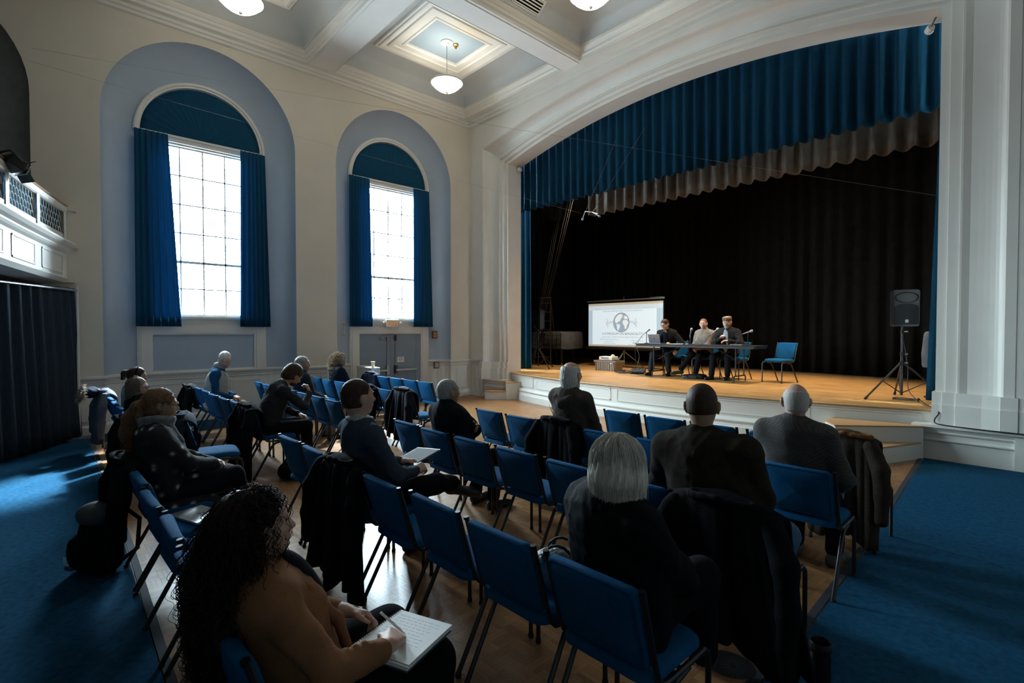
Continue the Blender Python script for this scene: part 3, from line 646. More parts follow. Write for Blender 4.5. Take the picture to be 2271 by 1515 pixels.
# ================================================================== CHAIRS
def rrect(w, d, r, n=5):
    P = []
    for cx, cy, a0 in ((w/2-r, d/2-r, 0), (-w/2+r, d/2-r, 90), (-w/2+r, -d/2+r, 180), (w/2-r, -d/2+r, 270)):
        for k in range(n+1): a = R(a0+90*k/n); P.append((cx+r*math.cos(a), cy+r*math.sin(a)))
    return P
def make_chair():
    root = empty('stacking_chair')
    # seat pad: crowned, rounded front, piped edge
    b = MB(); rows = []
    S = [(.93, .435), (1.0, .438), (1.0, .452), (.985, .466), (.93, .478), (.75, .486), (.4, .490), (.02, .491)]
    for k, z in S: rows.append([(x*k, .275+y*k+.0, z-.02*max(0, (y*k-.1)/.12)**2*.6) for x, y in rrect(.43, .42, .07)])
    b.grid(rows, closeu=True); b.add(rows[0], [tuple(range(len(rows[0])))]); auto_smooth(b.build('seat', M['chairblue'], root), 60)
    # back pad: curved in plan, rounded, with a groove near its rim
    def bp(x, z, off):      # surface of the back: lean and wrap
        y = .10*(.80-z)/.32+.030*(1-(x/.21)**2)*-1+.012
        return (x, y-off, z)
    def padside(sgn, prof):
        rows = []
        for k, o in prof: rows.append([bp(x*k, .652+z*k, sgn*o) for x, z in rrect(.412, .325, .035)])
        return rows
    b = MB(); fr = padside(1, [(.02, .030), (.5, .030), (.86, .0285), (.90, .0245), (.925, .0285), (.97, .026), (1.0, .014), (1.0, 0)]); bk = padside(-1, [(1.0, 0), (1.0, .012), (.97, .021), (.86, .024), (.5, .024), (.02, .024)])
    b.grid(fr+bk, closeu=True); auto_smooth(b.build('backrest', M['chairblue'], root), 60)
    for s in (-1, 1):
        x = s*.222
        b = MB(); b.tube([(x, .003, .812), (x, .035, .70), (x, .085, .53), (x, .112, .455), (x, .14, .428), (x, .19, .42), (x, .46, .42)], .0125, 8, flat=.9)
        auto_smooth(b.build('back_upright', M['steel'], root))
        b = MB(); b.tube([(x, .002, .806), (x, .0, .819)], .0135, 8); b.build('end_cap', M['blackplastic'], root)
        b = MB(); b.tube([(x, .40, .415), (x, .455, .415), (x, .485, .395), (x, .493, .36), (x, .497, .02)], .0125, 8)
        l = b.build('leg', M['steel'], root); auto_smooth(l)
        c = MB(); c.lathe([(0, 0), (.015, 0), (.016, .01), (.013, .022), (0, .022)], (x, .497, 0), 10); c.build('foot_cap', M['rubber'], l)
        b = MB(); b.tube([(x-s*.0, .33, .408), (x, .24, .395), (x, .20, .37), (x, .005, .02)], .0125, 8)
        l = b.build('leg', M['steel'], root); auto_smooth(l)
        c = MB(); c.lathe([(0, 0), (.015, 0), (.016, .01), (.013, .022), (0, .022)], (x, .002, 0), 10); c.build('foot_cap', M['rubber'], l)
    b = MB()
    for y in (.17, .44): b.tube([(-.22, y, .42), (.22, y, .42)], .011, 6)
    b.tube([(-.22, .30, .408), (.22, .30, .408)], .009, 6); b.build('stretcher', M['steel'], root)
    return root
chair0 = make_chair(); chair_used = [False]
def chair(x, y, rz, label, group, z=0):
    c = chair0 if not chair_used[0] else copy_tree(chair0); chair_used[0] = True
    c.location = (x, y, z); c.rotation_euler = (0, 0, rz); tag(c, label, 'chair', group); return c
rr = random.Random(5)
xr = [-4.32, -3.795, -3.27, -2.745, -2.22, -1.695, -1.17]
RB = {'L': (.40, 'rear row'), 'A': (1.46, 'fourth row'), 'B': (2.55, 'third row'), 'C': (3.60, 'second row'), 'D': (4.63, 'front row')}
ORD = ['first', 'second', 'third', 'fourth', 'fifth', 'sixth', 'seventh']
SPECIAL = {('L', 0): 'blue chair under the woman with the long auburn ponytail', ('L', 1): 'empty blue chair directly beside the ponytail woman, its back edge-on', ('L', 2): 'blue chair with the silver laptop lying on its seat', ('L', 3): 'empty blue rear-row chair between laptop chair and curly-haired woman\'s neighbour seat',
 ('L', 4): 'empty blue chair right beside the curly-haired woman in tan', ('L', 5): 'blue chair under the curly-haired woman in a tan cardigan',
 ('A', 2): 'blue chair under the young man in the blue-grey sweater', ('A', 6): 'blue chair under the woman with the silver bob',
 ('B', 1): 'blue chair under the grey-haired man with crossed arms', ('B', 6): 'blue chair under the man in the brown blazer, covered by a black coat',
 ('C', 2): 'blue chair under the bald man with long white hair', ('C', 6): 'blue chair under the old man in the checked shirt', ('D', 6): 'blue chair covered by the brown work jacket in the front row'}
GR = 'blue stacking chairs of the right seating block'
present = {'L': [0, 1, 2, 3, 4, 5], 'A': range(7), 'B': range(7), 'C': [0, 1, 2, 3, 4, 6], 'D': [2, 3, 4, 5, 6]}
for k, cols in present.items():
    for c in cols:
        lab = SPECIAL.get((k, c)) or 'empty blue chair, %s from the centre aisle in the right block\'s %s' % (ORD[c], RB[k][1])
        chair(xr[c]+rr.uniform(-.01, .01), RB[k][0]+rr.uniform(-.015, .015), R(rr.uniform(-2, 2)), lab, GR)
GL = 'blue stacking chairs of the left seating block'
LB = {'M': (1.72, [-9.62+.532*k for k in range(7)], 'fourth row'), 'G': (2.70, [-9.43+.517*k for k in range(7)], 'third row'), 'F': (3.76, [-9.6+.535*k for k in range(7)], 'second row'), 'E': (4.82, [-9.43+.487*k for k in range(5)], 'front row'), 'L': (.62, [-9.09, -8.47, -7.93, -7.39, -6.79], 'rear row')}
SPL = {('M', 1): 'blue chair under the white-haired man in the pale vest', ('M', 6): 'blue chair under the man resting his head on his hand', ('G', 3): 'blue chair under the grey-haired person in jeans',
 ('F', 1): 'blue chair under the woman with long blonde curls', ('F', 4): 'blue chair with a dark jacket and bag, in the left block\'s second row', ('F', 6): 'blue chair at the centre aisle covered by a long black coat',
 ('E', 0): 'blue chair by the white parapet, covered by a navy jacket', ('L', 0): 'blue chair holding the grey parka with the fur hood', ('L', 2): 'blue chair under the dark-haired woman with a headband', ('L', 4): 'blue chair under the woman with the grey-blonde bob',
 ('M', 0): 'blue chair with a black coat, next to the wall behind the man in the vest'}
presl = {'M': range(7), 'G': [0, 1, 2, 3, 4, 5, 6], 'F': range(7), 'E': range(5), 'L': range(5)}
for k, cols in presl.items():
    y, X, nm = LB[k]
    for c in cols:
        lab = SPL.get((k, c)) or 'empty blue chair, %s from the window wall in the left block\'s %s' % (ORD[c], nm)
        chair(X[c]+rr.uniform(-.01, .01), y+rr.uniform(-.015, .015), R(rr.uniform(-2, 2)), lab, GL)
chair(-5.93, 1.0, R(-8), 'blue chair standing in the centre aisle under a navy jacket', GL)
GS = 'blue chairs on the stage'
chair(-3.90, 11.42, R(180-16), 'empty blue chair alone on the stage, right of the table', GS, ZS0)
chair(-6.30, 11.36, R(180+8), 'blue stage chair behind the man at the laptop', GS, ZS0)
chair(-5.52, 11.42, R(180-4), 'blue stage chair under the woman in the grey sweater', GS, ZS0)
chair(-4.86, 11.46, R(180-8), 'blue stage chair under the man in the patterned cap', GS, ZS0)

# ================================================================== STAGE FURNITURE
M['tabletop'] = mat('dark_table_laminate', (.012, .012, .013), .5, spec=.25, var=.1); M['tablesteel'] = mat('dark_table_steel', (.03, .032, .036), .4, .5)
tb = empty('folding_table', (-5.5, 10.62, ZS0), R(0), 'long dark folding table with the microphones on the stage', 'table')
b = MB(); b.box((0, 0, .75), (2.78, .62, .022)); b.build('tabletop', M['tabletop'], tb, bevel=.004)
b = MB()
for s in (-1, 1): b.box((0, s*.295, .72), (2.70, .012, .045))
b.box((-1.37, 0, .72), (.012, .58, .045)); b.box((1.37, 0, .72), (.012, .58, .045)); b.build('apron', M['tablesteel'], tb)
for s in (-1, 1):
    x = s*.95
    for yy in (-.2, .2):
        b = MB(); b.tube([(x, yy, .73), (x, yy, .13)], .014, 8); b.build('leg', M['tablesteel'], tb)
    b = MB(); b.tube([(x, -.28, 0), (x, -.28, .09), (x, -.25, .125), (x, .25, .125), (x, .28, .09), (x, .28, 0)], .014, 8); auto_smooth(b.build('foot_frame', M['tablesteel'], tb))
    b = MB(); b.tube([(x, 0, .40), (x-s*.55, 0, .71)], .008, 6); b.tube([(x, -.2, .4), (x, .2, .4)], .008, 6); b.build('brace', M['tablesteel'], tb)
ZT0 = ZS0+.762
def catmull(P, n=6):
    P = [Vector(p) for p in P]; out = []
    for i in range(len(P)-1):
        a, b_, c, d = P[max(i-1, 0)], P[i], P[i+1], P[min(i+2, len(P)-1)]
        for k in range(n):
            t = k/n; out.append(.5*((2*b_)+(c-a)*t+(2*a-5*b_+4*c-d)*t*t+(3*b_-a-3*c+d)*t**3))
    return out+[P[-1]]
def microphone(x, y, dx, dz, hz, label):
    root = empty('desk_microphone', (x, y, ZT0), label=label, cat='microphone', group='microphones on the stage table')
    b = MB(); b.lathe([(0, 0), (.065, 0), (.065, .008), (.02, .016), (.012, .02), (0, .02)], n=20); b.build('base', M['blackplastic'], root, smooth=False)
    b = MB(); b.tube([(0, 0, .015), (0, 0, hz)], .008, 8); b.build('stand_pole', M['blackplastic'], root)
    d = Vector((dx, -.03, dz)).normalized(); p = Vector((0, 0, hz+.01))
    b = MB(); b.tube([p-d*.11, p-d*.02, p+d*.04], [.010, .013, .017], 10); b.build('microphone_body', M['spacegrey'], root)
    b = MB(); q = p+d*.075; b.lathe([(0, -.036), (.022, -.03), (.03, -.005), (.028, .014), (.015, .03), (0, .034)], q, 14, M=d.to_track_quat('Z', 'Y').to_matrix()); auto_smooth(b.build('microphone_head', M['grey_metal'], root), 80)
    e = p-d*.11
    b = MB(); b.tube(catmull([e, e-d*.08+Vector((0, 0, -.02)), Vector((e.x*1.8, -.05, hz*.35)), Vector((e.x*2.1, -.12, .02)), Vector((e.x*2.2, -.26, .008))]), .005, 6); auto_smooth(b.build('microphone_cable', M['cable'], root), 80)
microphone(-6.70, 10.5, .5, .35, .27, 'desk microphone left of the laptop, angled up to the right')
microphone(-5.58, 10.5, .12, .5, .25, 'desk microphone in front of the woman in grey')
microphone(-5.02, 10.48, .5, .38, .28, 'desk microphone between the woman in grey and the man in the cap')
microphone(-4.34, 10.5, .6, .2, .26, 'rightmost desk microphone, with a curved cable')
lp = empty('laptop', (-6.41, 10.52, ZT0), R(170), 'open grey laptop on the stage table before the first panelist', 'laptop')
b = MB(); b.box((0, 0, .008), (.32, .22, .015)); b.build('keyboard_base', M['spacegrey'], lp, bevel=.003)
b = MB(); b.box((0, 0, .11), (.32, .008, .22)); o = b.build('screen_lid', M['spacegrey'], lp, bevel=.003); o.location = (0, -.11+.02, .008); o.rotation_euler = (R(-14+28), 0, 0)
lp.rotation_euler = (0, 0, R(-6)); o.location = (0, -.105, .01); o.rotation_euler = (R(16), 0, 0)
c = MB(); c.lathe([(0, 0), (.016, 0), (.016, .001), (0, .001)], (0, 0, 0), 14, M=Matrix.Rotation(R(90), 3, 'X')); c.v = [(p[0], p[1]-.0045, p[2]+.11) for p in c.v]; c.build('lid_logo', M['blackplastic'], o)
pp = empty('paper_stack', (-5.98, 10.55, ZT0), R(4), 'white papers lying on the stage table beside the laptop', 'papers')
for k in range(3):
    b = MB(); b.box((-.08+k*.13, k*.012, .002+k*.0015), (.216, .279, .0012), M=Matrix.Rotation(R(6-k*5), 3, 'Z')); b.build('sheet', M['paper'], pp)
b = MB(); b.box((0, 0, .012), (.24, .17, .024)); tag(b.build('notebook', M['spacegrey'], bevel=.003), 'thin grey notebook on the table before the man in the cap', 'notebook'); bpy.data.objects['notebook'].location = (-4.55, 10.5, ZT0)
b = MB(); b.box((0, 0, .02), (.06, .05, .04)); o = b.build('small_box', M['brass'], bevel=.006); o.location = (-6.13, 10.5, ZT0); tag(o, 'small tan object on the table right of the laptop', 'box')
# projection screen
ps = empty('projection_screen', (-8.62, 12.3, ZS0), R(-1), 'tripod projection screen showing the symposium slide', 'screen')
YS = 0
def emat(name, col, e):
    return mat(name, tuple(c*.45 for c in col), .9, emit=col, estr=e*1.22, bump=.02, spec=.1)
M['slide_white'] = emat('slide_white', (.76, .91, 1.0), .62); M['slide_blue'] = emat('slide_blue', (.50, .66, .78), .55); M['slide_bar'] = emat('slide_bar', (.66, .80, .88), .55)
M['slide_edge'] = emat('slide_cream', (.75, .66, .50), .35); M['slide_ink'] = emat('slide_ink', (.30, .36, .42), .3); M['slide_text'] = emat('slide_text', (.46, .54, .60), .4); M['slide_sea'] = emat('slide_globe_sea', (.42, .58, .72), .45); M['slide_land'] = emat('slide_globe_land', (.86, .92, .95), .6)
x0, x1, z0, z1 = -1.29, 1.30, .60, 1.88
b = MB(); b.bb((x0, -.004, z0), (x1, .004, z1)); b.build('screen_cloth', M['slide_edge'], ps)
b = MB()
for a, c in (((x0-.035, z0-.02), (x0, z1+.05)), ((x1, z0-.02), (x1+.035, z1+.05)), ((x0-.035, z1), (x1+.035, z1+.06))): b.bb((a[0], -.006, a[1]), (c[0], .006, c[1]))
b.build('screen_border', M['blackcur'], ps)
b = MB(); b.tube([(x0-.06, 0, z1+.07), (x1+.04, 0, z1+.07)], .018, 8); b.tube([(x1-.4, -.01, z1+.10), (x1+.04, -.01, z1+.10)], .008, 6); b.tube([(0, .02, z1+.05), (0, .02, z1+.20)], [.02, .006], 8); b.build('top_bar', M['spacegrey'], ps)
b = MB(); b.tube([(x0-.10, .0, z0-.055), (x1+.10, .0, z0-.055)], .042, 12); auto_smooth(b.build('screen_case', M['blackplastic'], ps))
b = MB(); b.tube([(0, .05, .05), (0, .05, z1+.1)], .016, 8); b.bb((-.03, .02, .42), (.03, .08, .48)); b.build('post', M['grey_metal'], ps)
for a in (-90, 40, 150):
    b = MB(); dx, dy = math.cos(R(a)), math.sin(R(a)); b.tube([(dx*.03, .05+dy*.03, .44), (dx*.55, .05+dy*.55, .01)], .014, 6); b.build('leg', M['grey_metal'], ps)
sl = MB(); sl.bb((x0+.005, -.0065, z0+.05), (x1-.005, -.0045, z1-.07)); slide = sl.build('projected_slide', M['slide_blue'], ps)
def sb(a, b_, m, name, y=-.0072): t = MB(); t.bb((a[0], y-.0006, a[1]), (b_[0], y, b_[1])); return t.build(name, m, slide)
sb((x0+.005, z1-.20), (x1-.005, z1-.07), M['slide_bar'], 'browser_bar'); sb((x0+.16, z0+.05), (x1-.20, z1-.20), M['slide_white'], 'slide_page')
def text(s, x, z, size, m, parent, y=-.0092, align='CENTER', name='lettering', rot=(R(90), 0, 0)):
    c = bpy.data.curves.new(name, 'FONT'); c.body = s; c.size = size; c.align_x = align; c.extrude = .0003; c.materials.append(m)
    t_ = bpy.data.objects.new(name, c); COL.objects.link(t_); bpy.context.view_layer.update()
    me = bpy.data.meshes.new_from_object(t_.evaluated_get(bpy.context.evaluated_depsgraph_get())); bpy.data.objects.remove(t_); bpy.data.curves.remove(c)
    o = bpy.data.objects.new(name, me); COL.objects.link(o); o.parent = parent; o.location = (x, y, z); o.rotation_euler = rot
    return o
LINES = [("Celebrating the 50th year of NEC's Intercultural Institute with", -.05, 1.625, .060, 'slide_text'), ("A SYMPOSIUM ON BIMUSICALITY", -.05, .945, .105, 'slide_ink'), ("Tuesday, March 7, Williams Hall, New England Conservatory - FREE", -.05, .865, .058, 'slide_text'),
 ("9:30am Opening Remarks & Papers", -.5, .795, .052, 'slide_text'), ("4:30pm Presentation", .48, .765, .052, 'slide_text'), ("1pm Presentation", -.5, .735, .05, 'slide_text'), ("6pm Presentation", .48, .70, .05, 'slide_text'), ("2:30pm Panel Discussion", -.5, .675, .05, 'slide_text'), ("8pm Concert", .3, .655, .05, 'slide_text')]
for s, x, z, sz, m in LINES: text(s, x, z, sz*.92, M[m], slide)
# globe emblem with two note marks
def disc(cx, cz, r, m, name, y, poly=None):
    t = MB(); P = poly or [(cx+r*math.cos(2*PI*k/40), cz+r*math.sin(2*PI*k/40)) for k in range(40)]
    t.add([(p[0], y, p[1]) for p in P], [tuple(range(len(P)))]); return t.build(name, m, slide)
gx, gz, gr = -.07, 1.305, .285
disc(gx, gz, gr, M['slide_ink'], 'globe_rim', -.0080); disc(gx, gz, gr-.012, M['slide_sea'], 'globe_sea', -.0084)
for nm, P in (('north_america', [(-.22, .10), (-.12, .22), (.0, .25), (.06, .18), (-.02, .10), (-.05, .03), (-.12, .02), (-.16, -.03), (-.22, .02)]), ('south_america', [(-.17, -.05), (-.08, -.04), (-.03, -.10), (-.07, -.17), (-.10, -.24), (-.14, -.20), (-.15, -.12)]), ('africa', [(.06, .06), (.14, .08), (.22, .05), (.25, -.02), (.20, -.08), (.18, -.18), (.13, -.19), (.10, -.08), (.05, -.03)]), ('europe', [(.08, .12), (.12, .20), (.2, .17), (.23, .09), (.14, .10)])):
    disc(0, 0, 0, M['slide_land'], nm, -.0088, [(gx+a, gz+c) for a, c in P])
for sgn, nm in ((-1, 'treble_clef'), (1, 'bass_clef')):
    t = MB(); cx = gx+sgn*.5
    t.tube([(cx+.03*math.sin(k*.9)*(1-k/16), -.0085, gz-.14+k*.02) for k in range(14)], .006, 4); t.tube([(cx+.045*math.cos(k*.5), -.0085, gz-.03+.045*math.sin(k*.5)) for k in range(12)], .006, 4); t.build(nm, M['slide_text'], slide)
    t = MB()
    for k in range(5): t.tube([(gx+sgn*(.30+j*.03), -.0083, gz-.03+k*.012+.015*math.sin(j*1.1)) for j in range(6)], .002, 4)
    for k in range(4): t.tube([(gx+sgn*(.31+k*.04), -.0086, gz+.01*(k % 2)), (gx+sgn*(.31+k*.04), -.0086, gz+.05)], .004, 4)
    t.build('staff_lines', M['slide_text'], slide)
text('File   Edit   View', x0+.06, z1-.105, .03, M['slide_text'], slide, align='LEFT'); text('a symposium', x0+.28, z1-.165, .03, M['slide_text'], slide, align='LEFT')
# projector on crate, cable heap, mixer
cr = empty('plastic_crate', (-8.27, 11.15, ZS0), R(2), 'grey ribbed plastic crate under the projector', 'crate')
b = MB(); b.grid([[(x*k, y*k, z) for x, y in rrect(.70, .42, .04)] for k, z in ((.02, 0), (.88, 0), (.96, .23), (1.04, .23), (1.04, .27), (.99, .27), (.90, .03), (.02, .03))], closeu=True); b.build('crate_body', M['crate'], cr)
for k in range(9):
    b = MB(); x = -.28+k*.07; b.add([(x-.01, -.186, .01), (x+.01, -.186, .01), (x+.01, -.206, .225), (x-.01, -.206, .225), (x-.01, -.196, .01), (x+.01, -.196, .01), (x+.01, -.216, .225), (x-.01, -.216, .225)], [(4, 5, 6, 7), (0, 4, 7, 3), (1, 2, 6, 5)]); b.build('rib', M['crate'], cr)
b = MB(); b.bb((.18, -.222, .19), (.26, -.205, .21)); b.build('label_tag', M['paper'], cr)
pj = empty('projector', (-8.27, 11.13, ZS0+.272), R(3), 'small white projector standing on the grey crate', 'projector')
b = MB(); b.box((0, 0, .055), (.42, .30, .095)); b.build('projector_body', M['white'], pj, bevel=.012)
b = MB()
for k in range(10): b.box((-.12+k*.024, -.152, .06), (.012, .004, .05))
b.build('vent', M['spacegrey'], pj)
b = MB(); b.lathe([(0, 0), (.05, 0), (.055, .02), (.045, .045), (.02, .055), (0, .056)], (.12, .02, .10), 18); auto_smooth(b.build('lens_ring', M['white'], pj), 60)
rc = random.Random(9)
def cable(name, label, pts, r=.006, group=None, m=None): 
    t = MB(); t.tube(catmull(pts), r, 6); o = t.build(name, m or M['cable'], smooth=True); tag(o, label, 'cable', group); return o
def coil(cx, cy, z, r0, turns, seed):
    q = random.Random(seed); P = []
    for k in range(turns*14):
        a = 2*PI*k/14; r = r0*(.75+.3*math.sin(a*.31+seed)); P.append((cx+r*math.cos(a)+.03*math.sin(k*.13), cy+r*.75*math.sin(a), z+.008+.05*abs(math.sin(a*.5+seed))*(k/(turns*14))+.004*(k/14)))
    return P
cable('coiled_cable', 'tangled heap of black cable left of the mixer on the stage floor', coil(-7.55, 10.75, ZS0, .22, 6, 1), .006)
cable('coiled_cable', 'loose loop of black cable at the front edge of the cable heap', coil(-7.3, 10.5, ZS0, .26, 4, 2), .005)
cable('floor_cable', 'black cable trailing along the stage floor towards the table legs', [(-7.1, 10.6, ZS0+.006), (-6.8, 10.45, ZS0+.006), (-6.5, 10.6, ZS0+.006), (-6.2, 10.9, ZS0+.006), (-5.9, 11.0, ZS0+.006)])
cable('hanging_cable', 'white cable hanging from the table end to the mixer', [(-6.75, 10.3, ZT0+.0), (-6.82, 10.29, ZT0-.1), (-6.8, 10.35, ZS0+.45), (-6.95, 10.5, ZS0+.25), (-7.05, 10.62, ZS0+.14)], .005, m=M['rope'])
cable('hanging_cable', 'black cable hanging straight off the left end of the table', [(-6.86, 10.42, ZT0+.004), (-6.95, 10.42, ZT0-.1), (-6.97, 10.45, ZS0+.4), (-7.0, 10.55, ZS0+.14)], .005)
mx = empty('audio_mixer', (-7.1, 10.75, ZS0), R(20), 'small black audio mixer with knobs on the stage floor', 'mixer')
b = MB(); b.add([(-.17, -.13, 0), (.17, -.13, 0), (.17, .13, 0), (-.17, .13, 0), (-.17, -.13, .06), (.17, -.13, .06), (.17, .13, .13), (-.17, .13, .13)], [(0, 3, 2, 1), (4, 5, 6, 7), (0, 1, 5, 4), (1, 2, 6, 5), (2, 3, 7, 6), (3, 0, 4, 7)]); b.build('mixer_body', M['blackplastic'], mx, bevel=.006)
kb = None
for i in range(6):
    for j in range(3):
        if kb is None:
            b = MB(); b.lathe([(0, 0), (.011, 0), (.009, .02), (0, .02)], n=8); kb = b.build('knob', M['grey_metal'], mx); o = kb
        else: o = kb.copy(); COL.objects.link(o)
        o.location = (-.13+i*.052, -.09+j*.08, .07+j*.0215); o.rotation_euler = (R(15), 0, 0)
bag = empty('black_bag', (-5.55, 10.62, ZS0), R(8), 'flat black bag lying on the stage floor under the table', 'bag')
b = MB(); b.grid([[(x*k, y*k, z+.01*math.sin(x*9)) for x, y in rrect(.52, .30, .08)] for k, z in ((.02, .004), (.95, .004), (1, .04), (.9, .085), (.5, .10), (.02, .10))], closeu=True); auto_smooth(b.build('bag_body', M['blackplastic'], bag), 70)
b = MB(); b.tube([(-.12, -.1, .08), (-.1, -.2, .03), (.1, -.2, .03), (.12, -.1, .08)], .012, 6); auto_smooth(b.build('strap', M['rubber'], bag))
# loudspeakers on tripods
def speaker(x, y, z, rz, sc, label, lstand, hstand):
    sp = empty('loudspeaker', (x, y, z+hstand), rz, label, 'speaker')
    w, h, d = .34*sc, .57*sc, .33*sc
    b = MB(); rows = []
    for k, yy in ((.99, -d/2), (1, -d/2+.02), (.98, 0), (.72, d/2-.02), (.68, d/2)): rows.append([(px*k, yy, h/2+pz*(1 if yy < .1 else .95)) for px, pz in rrect(w, h, .03)])
    b.grid(rows, closeu=True); b.add(rows[0], [tuple(range(len(rows[0])))]); b.add(rows[-1], [tuple(range(len(rows[0])))[::-1]]); auto_smooth(b.build('cabinet', M['blackplastic'], sp))
    # flared horn, corner ports, lower grille with curved top
    b = MB(); rows = []
    for k, yy in ((1, -d/2-.012), (.94, -d/2-.008), (.6, -d/2+.03), (.3, -d/2+.05), (.02, -d/2+.05)): rows.append([(.46*w*k*math.cos(a), yy-.002, h*.80+h*.13*k*(math.sin(a) if math.sin(a) > 0 else 1.25*math.sin(a))) for a in [2*PI*q/32 for q in range(32)]])
    b.grid(rows, closeu=True); auto_smooth(b.build('horn', M['blackplastic'], sp))
    b = MB(); P = [(-.44*w, .05*h), (.44*w, .05*h), (.46*w, .1*h), (.46*w, .50*h)]+[(.46*w*math.cos(PI*k/12), .50*h+.12*h*math.sin(PI*k/12)) for k in range(1, 12)]+[(-.46*w, .50*h), (-.46*w, .1*h)]
    n = len(P); b.add([(px, -d/2-.012, pz) for px, pz in P]+[(px, -d/2+.01, pz) for px, pz in P], [tuple(range(n))]+[(i, n+i, n+(i+1) % n, (i+1) % n) for i in range(n)]); b.build('grille', M['speakergrille'], sp)
    for s in (-1, 1):
        b = MB(); b.add([(s*.46*w, -d/2-.006, .70*h), (s*.46*w, -d/2-.006, .585*h), (s*.25*w, -d/2-.006, .65*h)], [(0, 1, 2)]); b.add([(s*.46*w, -d/2, .70*h), (s*.46*w, -d/2, .585*h), (s*.25*w, -d/2, .65*h)], [(0, 1, 2)]); b.build('port', M['rubber'], sp)
    b = MB(); b.bb((-.022, -d/2-.015, .10*h), (.022, -d/2-.011, .185*h)); bd = b.build('badge', M['spacegrey'], sp)
    b = MB(); b.lathe([(.017, 0), (.017, .001), (.012, .001), (.012, 0)], (0, 0, 0), 20, M=Matrix.Rotation(R(90), 3, 'X'))
    for a in (90, 210, 330):
        t = Matrix.Rotation(R(a), 3, 'Y'); b.box((0, 0, 0), (.022, .0016, .003), M=t)
    b.v = [(p[0], p[1]-d/2-.0165, p[2]+.152*h) for p in b.v]; b.build('emblem', M['chrome'], bd)
    stn = empty('speaker_stand', (x, y, z), rz, lstand, 'stand')
    b = MB(); b.tube([(0, 0, .06), (0, 0, hstand*.62)], .02, 10); b.tube([(0, 0, hstand*.55), (0, 0, hstand+.0)], .0165, 10); auto_smooth(b.build('pole', M['steel'], stn))
    for zz, r in ((hstand*.50, .03), (hstand*.62, .026), (hstand*.93, .024)):
        b = MB(); b.lathe([(0, -.03), (r, -.03), (r, .03), (0, .03)], (0, 0, zz), 12); c = b.build('collar', M['blackplastic'], stn)
        k = MB(); k.tube([(r, 0, zz), (r+.05, 0, zz)], .012, 8); k.build('knob', M['grey_metal'], c)
    for a in (-155, -25, 80):
        dx, dy = math.cos(R(a)), math.sin(R(a)); l = .60
        b = MB(); b.tube([(dx*.03, dy*.03, hstand*.49), (dx*l, dy*l, .02)], .014, 8); lg = b.build('leg', M['steel'], stn); auto_smooth(lg)
        k = MB(); k.tube([(dx*(l-.03), dy*(l-.03), .045), (dx*(l+.01), dy*(l+.01), .008)], .019, 8); k.build('rubber_foot', M['rubber'], lg)
        b = MB(); b.tube([(0, 0, .09), (dx*l*.52, dy*l*.52, hstand*.25)], .008, 6); b.build('brace', M['steel'], stn)
    return sp
speaker(-1.70, 9.80, ZS0, R(28), .98, 'black loudspeaker on a tripod at the right end of the stage', 'black tripod stand under the right loudspeaker, its legs spread on the stage', 1.13)
speaker(-10.15, 10.35, ZS0, R(10), .98, 'black loudspeaker on a tripod at the left end of the stage', 'black tripod stand under the left loudspeaker beside the blue curtain', 1.10)
cable('floor_cable', 'black cable coiled beside the right loudspeaker stand', [(-1.68, 9.8, ZS0+.9), (-1.62, 9.78, ZS0+.5), (-1.6, 9.75, ZS0+.15)]+[(-1.6+.16*math.cos(a), 9.55+.12*math.sin(a), ZS0+.01+.003*a) for a in [k*.45 for k in range(30)]]+[(-1.3, 9.2, ZS0+.01), (-1.17, 8.95, ZS0+.01)])
cable('wall_cable', 'black cable running down the stage corner and along the ledge', [(-1.17, 8.93, ZS0+.012), (-1.13, 8.72, ZS0+.01), (-1.10, 8.66, ZS0-.03), (-1.14, 8.64, .52), (-1.08, 8.60, .475), (-.7, 8.56, .468), (-.42, 8.545, .468), (.4, 8.54, .468), (2.2, 8.54, .468)], .008)
# covered piano, ladder, hoist lines, wrapped bundle
pn = empty('covered_piano', (-11.1, 12.4, ZS0), R(-3), 'grand piano under a grey quilted cover at the back left of the stage', 'piano')
b = MB(); P = [(-.75, -.75), (.72, -.75), (.78, -.55), (.80, .0), (.55, .4), (.2, .8), (-.3, 1.0), (-.7, .95), (-.78, .3)]
b.grid([[(x*k, y*k, z+.012*math.sin(i*2.3)) for i, (x, y) in enumerate(P)] for k, z in ((1.02, .50), (1.03, .60), (1.0, .98), (.96, 1.03), (.5, 1.04), (.02, 1.04))], closeu=True); auto_smooth(b.build('cover', M['cover'], pn), 50)
b = MB()
for k in range(9): b.tube([(-.76+k*.19, -.785, .50), (-.75+k*.187, -.77, .98)], .006, 4)
for z in (.62, .78, .92): b.tube([(-.78, -.79, z), (.76, -.785, z)], .006, 4)
b.build('cover_straps', M['blackcur'], pn)
for x, yy in ((-.6, -.6), (.6, -.6), (-.2, .75)):
    b = MB(); b.tube([(x, yy, .5), (x, yy, .06)], [.06, .04], 8); l = b.build('leg', M['blackplastic'], pn)
    c = MB(); c.lathe([(0, 0), (.035, 0), (.04, .03), (.03, .06), (0, .06)], (x, yy, 0), 10); c.build('caster', M['brass'], l)
b = MB(); b.tube([(0, -.5, .5), (0, -.5, .08)], .03, 6); b.bb((-.15, -.55, .05), (.15, -.47, .09)); b.build('pedal_lyre', M['blackplastic'], pn)
ld = empty('step_ladder', (-11.0, 11.55, ZS0), R(20), 'dark step ladder standing behind the left loudspeaker', 'ladder')
for s in (-1, 1):
    b = MB(); b.tube([(s*.28, -.25, 0), (s*.16, 0, 2.1)], .02, 4); b.build('rail', M['darkwood'], ld)
    b = MB(); b.tube([(s*.25, .35, 0), (s*.15, .03, 2.08)], .016, 4); b.build('rear_rail', M['darkwood'], ld)
